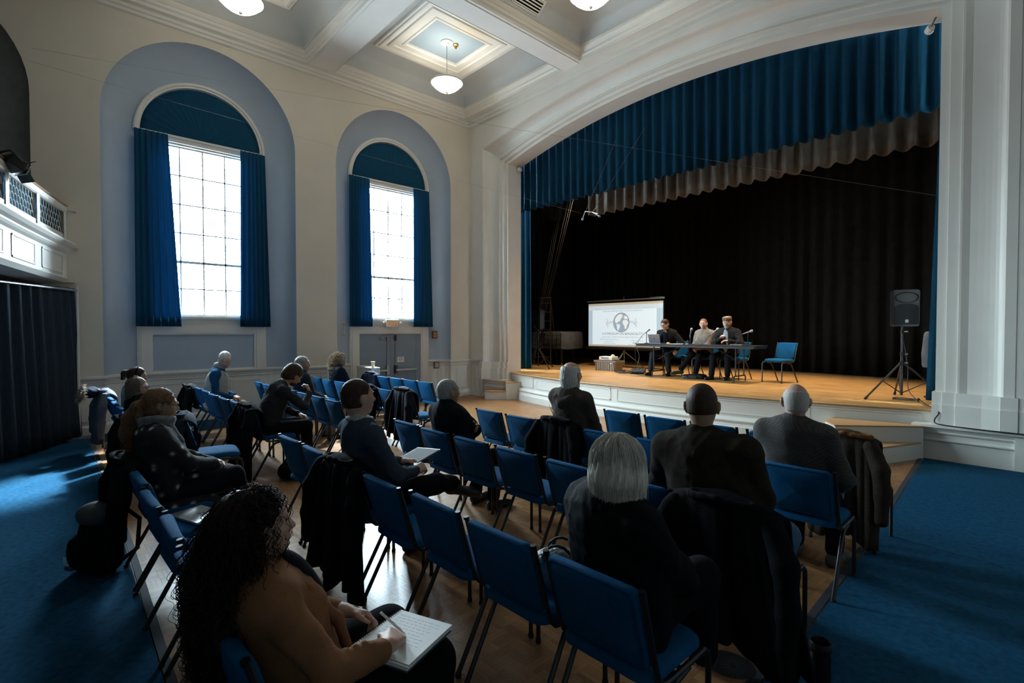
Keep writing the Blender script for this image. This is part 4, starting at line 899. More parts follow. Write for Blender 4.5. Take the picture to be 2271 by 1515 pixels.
for k in range(7):
    z = .25+k*.28; f = z/2.1; b = MB(); b.box((0, -.25*(1-f), z), (.54-.22*f, .08, .022)); b.build('rung', M['darkwood'], ld)
b = MB(); b.box((0, 0, 2.1), (.36, .2, .03)); b.build('ladder_top', M['darkwood'], ld)
for k, (x, xb) in enumerate(((-9.72, -9.9), (-9.62, -9.85), (-9.55, -9.80), (-9.32, -9.76), (-9.22, -9.70), (-9.14, -9.66))):
    strand('hoist_rope', [(x-.4+(x+.15-xb)*.54, 11.2+.6*.54, 7.6), (xb-.55-(x+.15-xb)*.338, 10.6-.6*.338, .642)], .003, M['rope'], 'grey hoist rope slanting by the left stage curtain, %s of six from the left' % ORD[k], 'rope')
wb = empty('wrapped_bundle', (-1.36, 10.35, ZS0), 0, 'grey cloth-wrapped bundle hanging at the right stage jamb', 'bundle')
b = MB(); b.grid([[(.17*k*math.cos(a)*(1+.06*math.sin(3*a+z*7)), .13*k*math.sin(a), z) for a in [2*PI*q/20 for q in range(20)]] for k, z in ((.02, .48), (.9, .48), (1, .52), (1.02, .7), (.98, .9), (.95, 1.02), (.8, 1.05), (.02, 1.05))], closeu=True); auto_smooth(b.build('cloth_wrap', M['cover'], wb), 60)
b = MB(); b.tube([(0, 0, 0), (0, 0, .5)], .015, 6); b.lathe([(0, 0), (.15, 0), (.14, .02), (0, .03)], (0, 0, 0), 12); b.build('pole', M['steel'], wb)
# hanging stereo microphones
hm = empty('hanging_microphones', (-6.72, 8.34, 4.15), 0, 'pair of microphones hung on cables below the stage valance', 'microphone')
b = MB(); b.tube([(-.1, 0, .05), (.1, 0, .0), (.22, 0, .10)], .008, 6); b.tube([(.1, 0, 0), (.25, 0, -.06)], .006, 6); b.build('bracket', M['chrome'], hm)
for a, c in (((-.09, 0, .04), (-.15, 0, -.08)), ((.12, 0, -.02), (.26, 0, -.10))):
    b = MB(); b.tube([a, c], .01, 8); m_ = b.build('microphone_body', M['grey_metal'], hm); d = (Vector(c)-Vector(a)).normalized()
    b = MB(); b.lathe([(0, -.03), (.02, -.02), (.026, 0), (.02, .025), (0, .035)], Vector(c)+d*.02, 10, M=d.to_track_quat('Z', 'Y').to_matrix()); auto_smooth(b.build('windscreen', M['grey_metal'], m_), 80)
b = MB(); b.tube([(-.08, 0, .05), (.25, .6, 1.6)], .004, 5); b.tube([(.2, 0, .1), (.9, .7, 1.7)], .004, 5); b.build('suspension_cable', M['rope'], hm)

# ================================================================== LAMPS AND WALL FITTINGS
def pendant(x, y, label, mark=True):
    root = empty('pendant_lamp', (x, y, 7.78), label=label, cat='lamp', group='bowl pendants in the ceiling coffers')
    b = MB(); b.lathe([(0, .02), (.13, .02), (.13, .0), (.10, -.012), (.06, -.015), (.055, -.03), (.03, -.045), (0, -.047)], n=24); auto_smooth(b.build('ceiling_rose', M['white'], root))
    b = MB(); b.tube([(0, 0, -.03), (0, 0, -.83)], .007, 8); b.build('stem', M['grey_metal'], root)
    zb = -1.03
    b = MB(); b.lathe([(0, zb-.0), (.05, zb+.004), (.12, zb+.025), (.20, zb+.07), (.27, zb+.125), (.31, zb+.18), (.315, zb+.20)], n=40); auto_smooth(b.build('bowl_shade', M['lampglass'], root), 60)
    b = MB(); b.lathe([(.305, zb+.19), (.335, zb+.185), (.345, zb+.205), (.325, zb+.225), (.30, zb+.225), (.305, zb+.19)], n=40); auto_smooth(b.build('rim', M['white'], root), 60)
    b = MB(); b.lathe([(0, zb-.03), (.018, zb-.025), (.028, zb-.008), (.035, zb+.006), (0, zb+.01)], n=16); auto_smooth(b.build('finial', M['white'], root), 60)
    return root
pendant(-8.92, 6.33, 'bowl pendant lamp hanging over the window corner next to the stage arch')
pendant(-8.92, 2.35, 'bowl pendant lamp cut by the top of the picture above the near window')
pendant(-5.07, 6.33, 'bowl pendant lamp cut by the top of the picture, above the stage arch')
for k, (x, y) in enumerate(((-8.92, 6.33), (-8.92, 2.35), (-5.07, 6.33))):
    lamp('pendant_bulb', 'POINT', (x, y, 7.02), 9, (1.0, .90, .74), shadow_soft_size=.18)
sm = empty('heat_detector', (-8.86, 6.52, 7.785), 0, 'small brass detector on the blue ceiling panel beside the lamp rose', 'detector')
b = MB(); b.lathe([(0, .02), (.06, .02), (.06, -.012), (.04, -.024), (0, -.024)], n=18); b.build('detector_base', M['brass'], sm)
b = MB(); b.lathe([(0, -.024), (.025, -.024), (.03, -.045), (.016, -.08), (0, -.08)], n=14); b.build('detector_bulb', M['brass'], sm)
vn = empty('ceiling_vent', (-6.52, 6.4, ZB+.36), 0, 'dark slatted air vent in the ceiling cove at the top of the picture', 'vent')
vn.rotation_euler = (0, R(-38), 0)
b = MB(); b.box((0, 0, .02), (.26, .62, .02)); b.build('vent_backing', M['blackcur'], vn)
b = MB()
for s in (-1, 1): b.box((s*.13, 0, 0), (.02, .66, .03)); b.box((0, s*.32, 0), (.26, .02, .03))
b.build('vent_frame', M['ceil'], vn)
for k in range(5):
    b = MB(); b.box((-.10+k*.05, 0, 0), (.02, .62, .008)); b.build('slat', M['ceil'], vn)
ex = empty('exit_sign', (XI+.065, 6.17, 1.78), 0, 'white EXIT sign with orange letters over the grey-blue door', 'sign')
b = MB(); b.box((.03, 0, .095), (.06, .34, .19)); b.build('sign_box', M['white'], ex, bevel=.01)
text('EXIT', 0, .028, .155, M['exitred'], ex, y=0, rot=(R(90), 0, R(90))).location = (.0625, 0, .042)
for s in (-1, 1):
    b = MB(); b.tube([(.03, s*.17, .10), (.045, s*.22, .11)], .012, 6); h = b.build('lamp_arm', M['white'], ex)
    b = MB(); b.lathe([(0, 0), (.03, .005), (.035, .03), (.03, .04), (0, .04)], (.05, s*.225, .10), 12, M=Matrix.Rotation(R(70), 3, 'Y')); b.build('lamp_head', M['white'], h)
def wallbox(name, loc, w, h, m, label, cat, inner=None):
    root = empty(name, loc, 0, label, cat)
    b = MB(); b.box((.02, 0, 0), (.04, w, h)); b.build('case', m, root, bevel=.004)
    b = MB(); b.box((.042, 0, .0), (.006, w*.7, h*.7)); b.build('face_plate', inner or m, root)
    return root
wallbox('bell_box', (XW+.0, 7.36, 1.60), .15, .20, M['brownbox'], 'brown wooden box on the blue alcove wall right of the exit door', 'box', M['woodrail']).location = (XI+.13, 7.36, 1.60)
wallbox('outlet_box', (XI+.17, 7.38, .82), .15, .17, M['brownbox'], 'brown metal outlet box on the dado right of the exit door', 'outlet', M['grey_metal'])
th = empty('wall_latch', (XI+.17, 4.93, 1.60), 0, 'thin metal latch on the blue alcove edge left of the exit door', 'latch')
b = MB(); b.tube([(.0, 0, 0), (0, 0, .25)], .012, 6); b.build('latch_rod', M['chrome'], th); b = MB(); b.box((0, 0, .25), (.03, .05, .03)); b.box((0, 0, 0), (.03, .03, .03)); b.build('latch_catch', M['brass'], th)
for loc, lab, rz in (((-9.60, 9.15, 5.86), 'small white spot lamp at the left spring of the stage arch', 20), ((-1.30, 9.05, 5.90), 'small white spot lamp at the right spring of the stage arch', 200)):
    sp_ = empty('arch_spot', loc, R(rz), lab, 'lamp'); d = Matrix.Rotation(R(100), 3, 'X')
    b = MB(); b.lathe([(0, .05), (.035, .05), (.05, .02), (.055, -.06), (.04, -.075), (0, -.078)], (0, -.06, 0), 16, M=Matrix.Rotation(R(-90), 3, 'X')); auto_smooth(b.build('lamp_head', M['white'], sp_))
    b = MB(); b.tube([(0, 0, 0), (-.02, .06, .05), (-.05, .08, .10)], .012, 6); b.build('bracket', M['brownbox'] if rz > 90 else M['white'], sp_)
# stairwell parapet with cup
pr = empty('stair_parapet', (-9.85, 4.98, 0), R(0), 'white panelled parapet wall by the exit door', 'parapet')
def pq(mb): mb.v = [(p[0]+9.85, p[1]-4.98, p[2]) for p in mb.v]; return mb
Pp = [(-10.66, 5.10), (-9.76, 4.98), (-9.79, 5.20), (-10.66, 5.32)]
b = MB(); b.prism(Pp, 0, .88); pq(b).build('parapet_body', M['white'], pr)
cpt = Vector((-10.2, 5.15)); b = MB(); b.prism([tuple(cpt+(Vector(p)-cpt)*1.03) for p in Pp], .88, .925); pq(b).build('coping', M['white'], pr, bevel=.008)
b = MB(); b.prism([tuple(cpt+(Vector(p)-cpt)*1.015) for p in Pp], .80, .835); pq(b).build('moulding', M['white'], pr)
M['cup'] = mat('paper_cup', (.75, .60, .42), .5, var=.1)
cu = empty('coffee_cup', (-9.90, 5.10, .926), 0, 'paper coffee cup standing on the white parapet', 'cup')
b = MB(); b.lathe([(0, 0), (.030, 0), (.031, .004), (.042, .12), (.038, .12), (.03, .012), (0, .012)], n=20); auto_smooth(b.build('cup_body', M['cup'], cu))
b = MB(); b.lathe([(.040, .118), (.045, .12), (.045, .127), (.040, .128)], n=20); b.build('cup_rim', M['paper'], cu)

# ================================================================== BALCONY
bc = empty('balcony', (XW, .3, 2.5), 0, 'curved white balcony front with panels and lattice, upper left', 'balcony')
BP = []
for k in range(41):
    u = k/40; BP.append((XW+.02+7.2*u, .28-1.25*(1-(1-u)**1.6)))
def bal(prof, rng=None, rev=False):
    P = [Vector((*p, 0)) for p in (BP if rng is None else [bp_at(rng[0]+(rng[1]-rng[0])*k/6) for k in range(7)])]
    rows = []
    for i, p in enumerate(P):
        d = (P[min(i+1, len(P)-1)]-P[max(i-1, 0)]).normalized(); nn = Vector((-d.y, d.x, 0)); rows.append([p+nn*o+Vector((0, 0, z)) for o, z in prof])
    return rows
def bp_at(u): 
    f = u*40; i = min(39, int(f)); a, c = Vector((*BP[i], 0)), Vector((*BP[i+1], 0)); q = a.lerp(c, f-i); return (q.x, q.y)
def bl(mb, name, m, parent=bc, **k): mb.v = [(p[0]-XW, p[1]-.3, p[2]-2.5) for p in mb.v]; return mb.build(name, m, parent, **k)
b = MB(); b.grid(bal([(-.35, 2.42), (-.03, 2.46), (.0, 2.50), (.015, 2.52), (.0, 2.54), (.0, 2.90), (.03, 2.93), (.05, 2.96), (.05, 2.98), (.09, 3.01), (.12, 3.05), (.12, 3.07), (.05, 3.085), (.02, 3.10), (.0, 3.115), (.0, 3.20), (-.03, 3.20)])); bl(b, 'balcony_fascia', M['white'])
b = MB(); b.grid(bal([(-.03, 3.54), (.0, 3.54), (.015, 3.56), (.02, 3.60), (.02, 3.63), (-.05, 3.63), (-.05, 3.54)])); bl(b, 'top_rail', M['white'])
b = MB(); b.grid(bal([(.03*math.cos(a)-.02, 3.668+.03*math.sin(a)) for a in [2*PI*k/10 for k in range(11)]])); bl(b, 'handrail', M['woodrail'], smooth=True)
NB = 7; UB = [.022, .178, .33, .48, .63, .78, .93]
for k, u in enumerate(UB):
    b = MB(); b.grid(bal([(-.05, 3.1), (.012, 3.1), (.012, 3.6), (-.05, 3.6)], (u-.008, u+.008))); bl(b, 'post', M['white'])
    if k < NB-1:
        u0, u1 = u+.018, UB[k+1]-.018
        b = MB()
        for (a, c, za, zb) in ((u0, u1, 2.58, 2.60), (u0, u1, 2.84, 2.86), (u0, u0+.004, 2.58, 2.86), (u1-.004, u1, 2.58, 2.86)): b.grid(bal([(0, za), (.014, za), (.014, zb), (0, zb)], (a, c)))
        b.grid(bal([(.002, 2.6), (.004, 2.84)], (u0, u1))); bl(b, 'panel', M['white'])
        # scallop lattice in front of a dark blue cloth
        u0, u1 = u+.009, UB[k+1]-.009
        g = MB(); g.grid(bal([(-.045, 3.2), (-.045, 3.55)], (u0, u1))); bl(g, 'cloth_backing', M['curtain'])
        g = MB(); nS = 9
        for i in range(nS):
            for j in range(4):
                for half in (0,):
                    uc = u0+(u1-u0)*(i+.5+(.5 if j % 2 else 0))/nS
                    if uc > u1-.003: continue
                    z0 = 3.21+j*.085; P = []
                    for q in range(9):
                        t = PI*q/8; uu = uc+(u1-u0)/nS*.5*math.cos(t); x, y = bp_at(min(max(uu, u0), u1)); P.append((x, y-.025, z0+.085*math.sin(t)*1.0+.0))
                    g.tube(P, .0055, 4, cap=False)
        bl(g, 'lattice', M['white'], kind='stuff')
b = MB(); 
rows = [[Vector((*p, 2.42))+Vector((0, -.3, 0)), Vector((p[0], YB+.02, 2.42))] for p in BP]; b.grid(rows)
rows = [[Vector((*p, 2.95))+Vector((0, -.03, 0)), Vector((p[0], YB+.02, 2.95))] for p in BP]; b.grid(rows); bl(b, 'balcony_slab', M['darkniche'])
b = MB(); b.bb((XW, .20, 2.46), (XW+.10, .36, 3.60)); b.bb((XW, .18, 3.58), (XW+.13, .38, 3.64)); b.bb((XW, .22, 3.0), (XW+.14, .40, 3.08)); bl(b, 'end_pilaster', M['cream'])
fl = empty('stage_floodlight', (-8.22, -.36, 3.62), R(30), 'black stage floodlight with barn doors clamped to the balcony rail', 'lamp')
b = MB(); b.box((0, .12, .02), (.24, .18, .13), M=Matrix.Rotation(R(-25), 3, 'X')); b.build('lamp_housing', M['blackplastic'], fl, bevel=.02)
b = MB(); b.box((0, .22, -.04), (.21, .012, .11), M=Matrix.Rotation(R(-25), 3, 'X'))
b.build('reflector_glass', M['chrome'], fl)
for s, a in ((1, 35), (-1, -60)):
    b = MB(); b.box((0, .25, -.03+s*.09), (.23, .09, .006), M=Matrix.Rotation(R(a), 3, 'X')); b.build('barn_door', M['blackplastic'], fl)
b = MB(); b.tube([(-.17, .12, .02), (-.17, .02, .12), (.17, .02, .12), (.17, .12, .02)], .012, 6); b.tube([(0, .02, .12), (0, -.03, .08), (0, -.03, .02)], .018, 6); b.build('yoke', M['blackplastic'], fl)
b = MB(); b.tube([(-.1, .0, .1), (-.3, .05, .0), (-.45, .0, .08), (-.6, -.05, -.02)], .008, 6); b.build('power_cable', M['cable'], fl)
# pipe-and-drape below the balcony
curtain('pipe_drape', M['navydrape'], (-10.42, .33), (-8.4, -.92), (-10.5, .42), (-8.3, -.95), 2.36, .05, 12, .05, 'dark navy drape on a pipe frame below the balcony', 'drape', seed=21, nz=10, sub=8)
po = empty('drape_pole', (-10.45, .37, 0), 0, 'white upright pole at the right end of the dark drape', 'pole')
b = MB(); b.tube([(0, 0, .02), (0, 0, 2.40)], .02, 10); b.build('pole_tube', M['white'], po)
b = MB(); b.tube([(0, 0, 2.33), (2.05, -1.27, 2.33)], .018, 8); b.build('cross_bar', M['grey_metal'], po); b = MB(); b.box((0, 0, .01), (.3, .3, .02)); b.build('base_plate', M['spacegrey'], po)
# ================================================================== PEOPLE (signed-distance modelling, meshed once per garment)
f32 = np.float32
def V3(*a): return np.array(a, dtype=np.float64)
class SDF:
    def __init__(s, lo, hi, vox):
        s.lo = np.array(lo, float)-2*vox; s.vox = vox; s.n = np.ceil((np.array(hi)-s.lo)/vox).astype(int)+3
        s.D = np.full(s.n, .2, f32)
    def block(s, lo, hi):
        a = np.clip(np.floor((np.array(lo)-s.lo)/s.vox).astype(int), 0, s.n-1); b = np.clip(np.ceil((np.array(hi)-s.lo)/s.vox).astype(int)+1, 1, s.n)
        if np.any(b <= a): return None, None
        ax = [(s.lo[i]+s.vox*np.arange(a[i], b[i])).astype(f32) for i in range(3)]
        return (slice(a[0], b[0]), slice(a[1], b[1]), slice(a[2], b[2])), (ax[0][:, None, None], ax[1][None, :, None], ax[2][None, None, :])
    def comb(s, sl, d, k, sub=False):
        a = s.D[sl]
        if sub: d = -d; h = np.maximum(k-np.abs(a-d), 0)/k if k > 0 else 0; s.D[sl] = np.maximum(a, d)+(h*h*k*.25 if k > 0 else 0)
        else: h = np.maximum(k-np.abs(a-d), 0)/k if k > 0 else 0; s.D[sl] = np.minimum(a, d)-(h*h*k*.25 if k > 0 else 0)
    def cone(s, a, b, ra, rb=None, k=.02, sub=False):
        rb = ra if rb is None else rb; a = np.array(a, float); b = np.array(b, float); m = max(ra, rb)+k+.03
        sl, X = s.block(np.minimum(a, b)-m, np.maximum(a, b)+m)
        if sl is None: return
        ab = b-a; L = float(ab@ab)+1e-12
        p = [X[i]-f32(a[i]) for i in range(3)]
        t = np.clip((p[0]*f32(ab[0])+p[1]*f32(ab[1])+p[2]*f32(ab[2]))/f32(L), 0, 1)
        d = np.sqrt((p[0]-t*f32(ab[0]))**2+(p[1]-t*f32(ab[1]))**2+(p[2]-t*f32(ab[2]))**2)-(f32(ra)+t*f32(rb-ra))
        s.comb(sl, d, k, sub)
    def ell(s, c, r, Rm=None, k=.02, sub=False):
        c = np.array(c, float); r = np.array(r, float)
        if Rm is None: ext = r
        else: ext = np.sqrt(((Rm*r[None, :])**2).sum(1))
        sl, X = s.block(c-ext-k-.03, c+ext+k+.03)
        if sl is None: return
        p = [X[i]-f32(c[i]) for i in range(3)]
        if Rm is not None: p = [p[0]*f32(Rm[0, i])+p[1]*f32(Rm[1, i])+p[2]*f32(Rm[2, i]) for i in range(3)]
        k0 = np.sqrt(sum((p[i]/f32(r[i]))**2 for i in range(3)))+1e-6; k1 = np.sqrt(sum((p[i]/f32(r[i]**2))**2 for i in range(3)))+1e-6
        s.comb(sl, k0*(k0-1)/k1, k, sub)
    def chain(s, pts, rs, k=.02):
        for i in range(len(pts)-1): s.cone(pts[i], pts[i+1], rs[i], rs[i+1], k)
    def below(s, z, k=.01):     # cut away everything under z
        X = (s.lo[2]+s.vox*np.arange(s.n[2])).astype(f32)[None, None, :]; s.D = np.maximum(s.D, f32(z)-X)
    def wrinkle(s, amp, freq=28, seed=0, zs=1.0):
        rr_ = np.random.RandomState(seed); X = [(s.lo[i]+s.vox*np.arange(s.n[i])).astype(f32) for i in range(3)]
        x, y, z = X[0][:, None, None], X[1][None, :, None], X[2][None, None, :]
        w = np.zeros(s.n, f32)
        for i in range(3):      # creases: sharp ridges with soft valleys, bent by a slower wave, and fading in and out
            d = rr_.normal(size=3); d[2] *= 1.6; d /= np.linalg.norm(d); e = rr_.normal(size=3); h = rr_.normal(size=3); f = freq*(.55+.35*i)
            ph = 2.2*np.sin((e[0]*x+e[1]*y+e[2]*z)*f32(f*.35)+f32(i*1.7)); q = np.abs(np.sin((d[0]*x+d[1]*y+d[2]*zs*z)*f32(f*.5)+ph))
            w = w+(f32(.45)-q**f32(.7))*(f32(.55)+f32(.45)*np.sin((h[0]*x+h[1]*y+h[2]*z)*f32(7)+f32(2*i)))/(1+.4*i)
        s.D = s.D-f32(amp*1.9)*w*(np.abs(s.D) < .06)
    def mesh(s, name, m, parent, adapt=0.0, offset=None, smooth=2):
        v = 3*s.vox; g = vdb.FloatGrid(float(v)); g.copyFromArray(np.clip(s.D, -v, v).astype(f32)); 
        P, T, Q = g.convertToPolygons(0.0, adapt)
        P = np.array(P, float)*s.vox+s.lo
        if smooth and len(P):     # relax the voxel grain a little
            E = np.concatenate([np.concatenate([np.array(F)[:, [i, (i+1) % F.shape[1]]] for i in range(F.shape[1])]) for F in (np.array(Q).reshape(-1, 4), np.array(T).reshape(-1, 3)) if len(F)]).astype(np.int64)
            a, b2 = np.concatenate([E[:, 0], E[:, 1]]), np.concatenate([E[:, 1], E[:, 0]]); cnt = np.maximum(np.bincount(a, minlength=len(P)), 1)[:, None]
            for _ in range(smooth):
                A = np.stack([np.bincount(a, weights=P[b2, i], minlength=len(P)) for i in range(3)], 1)/cnt; P = P*.45+A*.55
        if offset is not None: P = P-np.array(offset)
        nq, nt = len(Q), len(T); loops = np.concatenate([np.array(Q).reshape(-1)[:], np.array(T).reshape(-1)]).astype(np.int32)
        me = bpy.data.meshes.new(name); me.vertices.add(len(P)); me.vertices.foreach_set('co', P.astype(f32).ravel())
        me.loops.add(len(loops)); me.loops.foreach_set('vertex_index', loops); me.polygons.add(nq+nt)
        me.polygons.foreach_set('loop_start', np.concatenate([np.arange(nq)*4, nq*4+np.arange(nt)*3]).astype(np.int32))
        me.materials.append(m); me.update(); me.validate()
        if nq+nt:
            bm = bmesh.new(); bm.from_mesh(me)
            if bm.calc_volume(signed=True) < 0: bmesh.ops.reverse_faces(bm, faces=bm.faces)
            bm.to_mesh(me); bm.free()
        me.polygons.foreach_set('use_smooth', [True]*len(me.polygons))
        o = bpy.data.objects.new(name, me); COL.objects.link(o)
        if parent: o.parent = parent
        return o
def tubes(name, strands, rad, m, parent, sides=3, taper=.5):
    """many thin hair strands in one mesh: strands is an array (N, K, 3)"""
    S = np.array(strands, float); N, K, _ = S.shape
    T = np.gradient(S, axis=1); T /= np.linalg.norm(T, axis=2, keepdims=True)+1e-9
    ref = np.where(np.abs(T[..., 2:3]) < .9, np.array([0, 0, 1.]), np.array([1., 0, 0])); U = np.cross(T, ref); U /= np.linalg.norm(U, axis=2, keepdims=True)+1e-9; Wv = np.cross(T, U)
    r = (np.array(rad).reshape(-1, 1)*np.linspace(1, taper, K)[None, :])[..., None]
    ring = np.stack([S+r*(U*math.cos(2*PI*q/sides)+Wv*math.sin(2*PI*q/sides)) for q in range(sides)], 2)   # N K s 3
    co = ring.reshape(-1, 3); base = (np.arange(N)[:, None, None, None]*K+np.arange(K-1)[None, :, None, None])*sides; q = np.arange(sides)[None, None, :, None]; q2 = (q+1) % sides
    F = np.concatenate([base+q, base+q2, base+sides+q2, base+sides+q], 3).reshape(-1, 4)
    me = bpy.data.meshes.new(name); me.vertices.add(len(co)); me.vertices.foreach_set('co', co.astype(f32).ravel()); me.loops.add(F.size); me.loops.foreach_set('vertex_index', F.astype(np.int32).ravel())
    me.polygons.add(len(F)); me.polygons.foreach_set('loop_start', (np.arange(len(F))*4).astype(np.int32)); me.polygons.foreach_set('use_smooth', [True]*len(F)); me.materials.append(m); me.update(); me.validate()
    o = bpy.data.objects.new(name, me); COL.objects.link(o)
    if parent: o.parent = parent
    return o
def rotm(yaw, pitch=0, roll=0):     # yaw left +, pitch up +, roll to own right +
    return np.array((Matrix.Rotation(yaw, 3, 'Z') @ Matrix.Rotation(pitch, 3, 'X') @ Matrix.Rotation(roll, 3, 'Y')).to_3x3())
def unit(v): return v/(np.linalg.norm(v)+1e-9)
def ik(a, c, l1, l2, pole):
    a, c, pole = np.array(a, float), np.array(c, float), np.array(pole, float); d = c-a; L = np.linalg.norm(d)
    if L > (l1+l2)*.995: c = a+d*(l1+l2)*.995/L; d = c-a; L = np.linalg.norm(d)
    u = d/L; x = (l1*l1-l2*l2+L*L)/(2*L); h = math.sqrt(max(l1*l1-x*x, 1e-6)); w = pole-u*(pole@u); w = unit(w)
    return a+u*x+w*h, c
def hand(g, wr, d, pn, side, curl=30, sc=1.0, spread=1.0, thumbin=.4, idx=None):
    """palm, four unequal bent fingers and a side thumb; pn = palm normal, side +1 right hand"""
    d = unit(np.array(d, float)); pn = np.array(pn, float); pn = unit(pn-d*(pn@d)); lat = np.cross(d, pn)*side; wr = np.array(wr, float)
    offs = [.031, .011, -.010, -.029]; lens = [(.042, .026, .021), (.046, .029, .022), (.042, .027, .021), (.034, .021, .018)]
    for i in range(4):
        base = wr+d*(.090-.006*abs(i-1))*sc+lat*offs[i]*sc; g.cone(wr+d*.01*sc+lat*offs[i]*.55*sc, base, .0165*sc, .0125*sc, .012)
        p = base; ang = 0; cu = R(curl if idx is None or i else idx)
        for j, l in enumerate(lens[i]):
            ang += cu*(.9 if j == 0 else 1.1); q = p+(d*math.cos(ang)+pn*math.sin(ang)+lat*offs[i]*.9*spread*(1 if j == 0 else .5))*l*sc
            g.cone(p, q, (.0098-.0011*j)*sc, (.0088-.0012*j)*sc, .004); p = q
    b0 = wr+d*.022*sc+lat*.018*sc; b1 = b0+unit(d*.7+lat*.75+pn*.3)*.042*sc; b2 = b1+unit(d*.9+lat*(.35-thumbin*.6)+pn*(.25+thumbin*.5))*.032*sc; b3 = b2+unit(d*.95-lat*thumbin*.6+pn*(.2+thumbin*.3))*.026*sc
    g.cone(b0, b1, .017*sc, .0125*sc, .012); g.cone(b1, b2, .0118*sc, .0105*sc, .004); g.cone(b2, b3, .0105*sc, .0085*sc, .004)
    return wr+d*.09*sc
def head_sdf(g, C, Rm, sc=1.0, fem=False, k=.02, beard=0):
    H = lambda x, y, z: C+Rm@(np.array([x, y, z])*sc)
    def e(c, r, kk=.02, sub=False): g.ell(H(*c), np.array(r)*sc, Rm, kk, sub)
    e((0, -.012, .030), (.074, .094, .088), .01); e((0, .030, .005), (.066, .070, .085), .03); e((0, .038, -.052), (.052 if fem else .056, .055, .058), .03); e((0, .062, -.090), (.024, .024, .020), .025)
    e((0, -.02, -.03), (.062, .075, .06), .03)
    for s in (-1, 1):
        e((s*.032, .100, .010), (.018, .012, .013), .012, True); e((s*.032, .080, .008), (.0135, .0135, .0125), .004); e((s*.030, .090, .030), (.022, .010, .006), .01); e((s*.045, .068, -.022), (.022, .022, .018), .02)
        e((s*.079, -.006, -.002), (.009, .021, .032), .006); e((s*.088, -.014, .004), (.006, .014, .027), .008); e((s*.088, .003, -.002), (.006, .010, .017), .006, True); e((s*.078, -.002, -.030), (.007, .009, .011), .006)
    g.cone(H(0, .090, .012), H(0, .112, -.026), .008*sc, .0125*sc, .012); 
    for s in (-1, 1): e((s*.011, .102, -.030), (.008, .010, .007), .008)
    e((0, .092, -.053), (.024, .012, .006), .006); e((0, .091, -.064), (.021, .012, .007), .006); g.cone(H(-.02, .102, -.0585), H(.02, .102, -.0585), .0022*sc, k=.004, sub=True)
    return H
SKIN = {}
def skin(c): 
    if c not in SKIN: SKIN[c] = mat('skin_%d' % len(SKIN), c, .5, bump=.04, bscale=120, var=.06, vscale=30)
    return SKIN[c]
def cloth(name, c, rough=.95, bump=.3, bscale=260, var=.12, sheen=.04, **k): return mat(name, c, rough, bump=bump, bscale=bscale, var=var, vscale=12, sheen=sheen, spec=.06, **k)
def hairm(name, c, var=.45): return mat(name, c, .55, bump=.25, bscale=60, var=var, vscale=50, stretch=(3, 3, .5), spec=.22)
LIGHT, TAN, ROSY = (.50, .32, .22), (.40, .245, .155), (.54, .33, .25)
DARKEYE = mat('dark_eye', (.02, .018, .016), .2); GLASSF = mat('spectacle_frame', (.03, .03, .035), .3); 
def shoes(g, an, toe, r=.040):
    an, toe = np.array(an, float), np.array(toe, float); dn = np.array([0, 0, 1.0]); ax = unit(toe-an); 
    hz = an-ax*.03+np.array([0, 0, -.05]) if abs(ax[2]) < .8 else an
    g.cone(hz, an+ax*.13+np.array([0, 0, -.055]), r, r*.95, .02); g.cone(an+ax*.13+np.array([0, 0, -.055]), an+ax*.19+np.array([0, 0, -.062]), r*.95, r*.75, .02); g.cone(an, hz, r*.95, r, .03)
class Person: pass
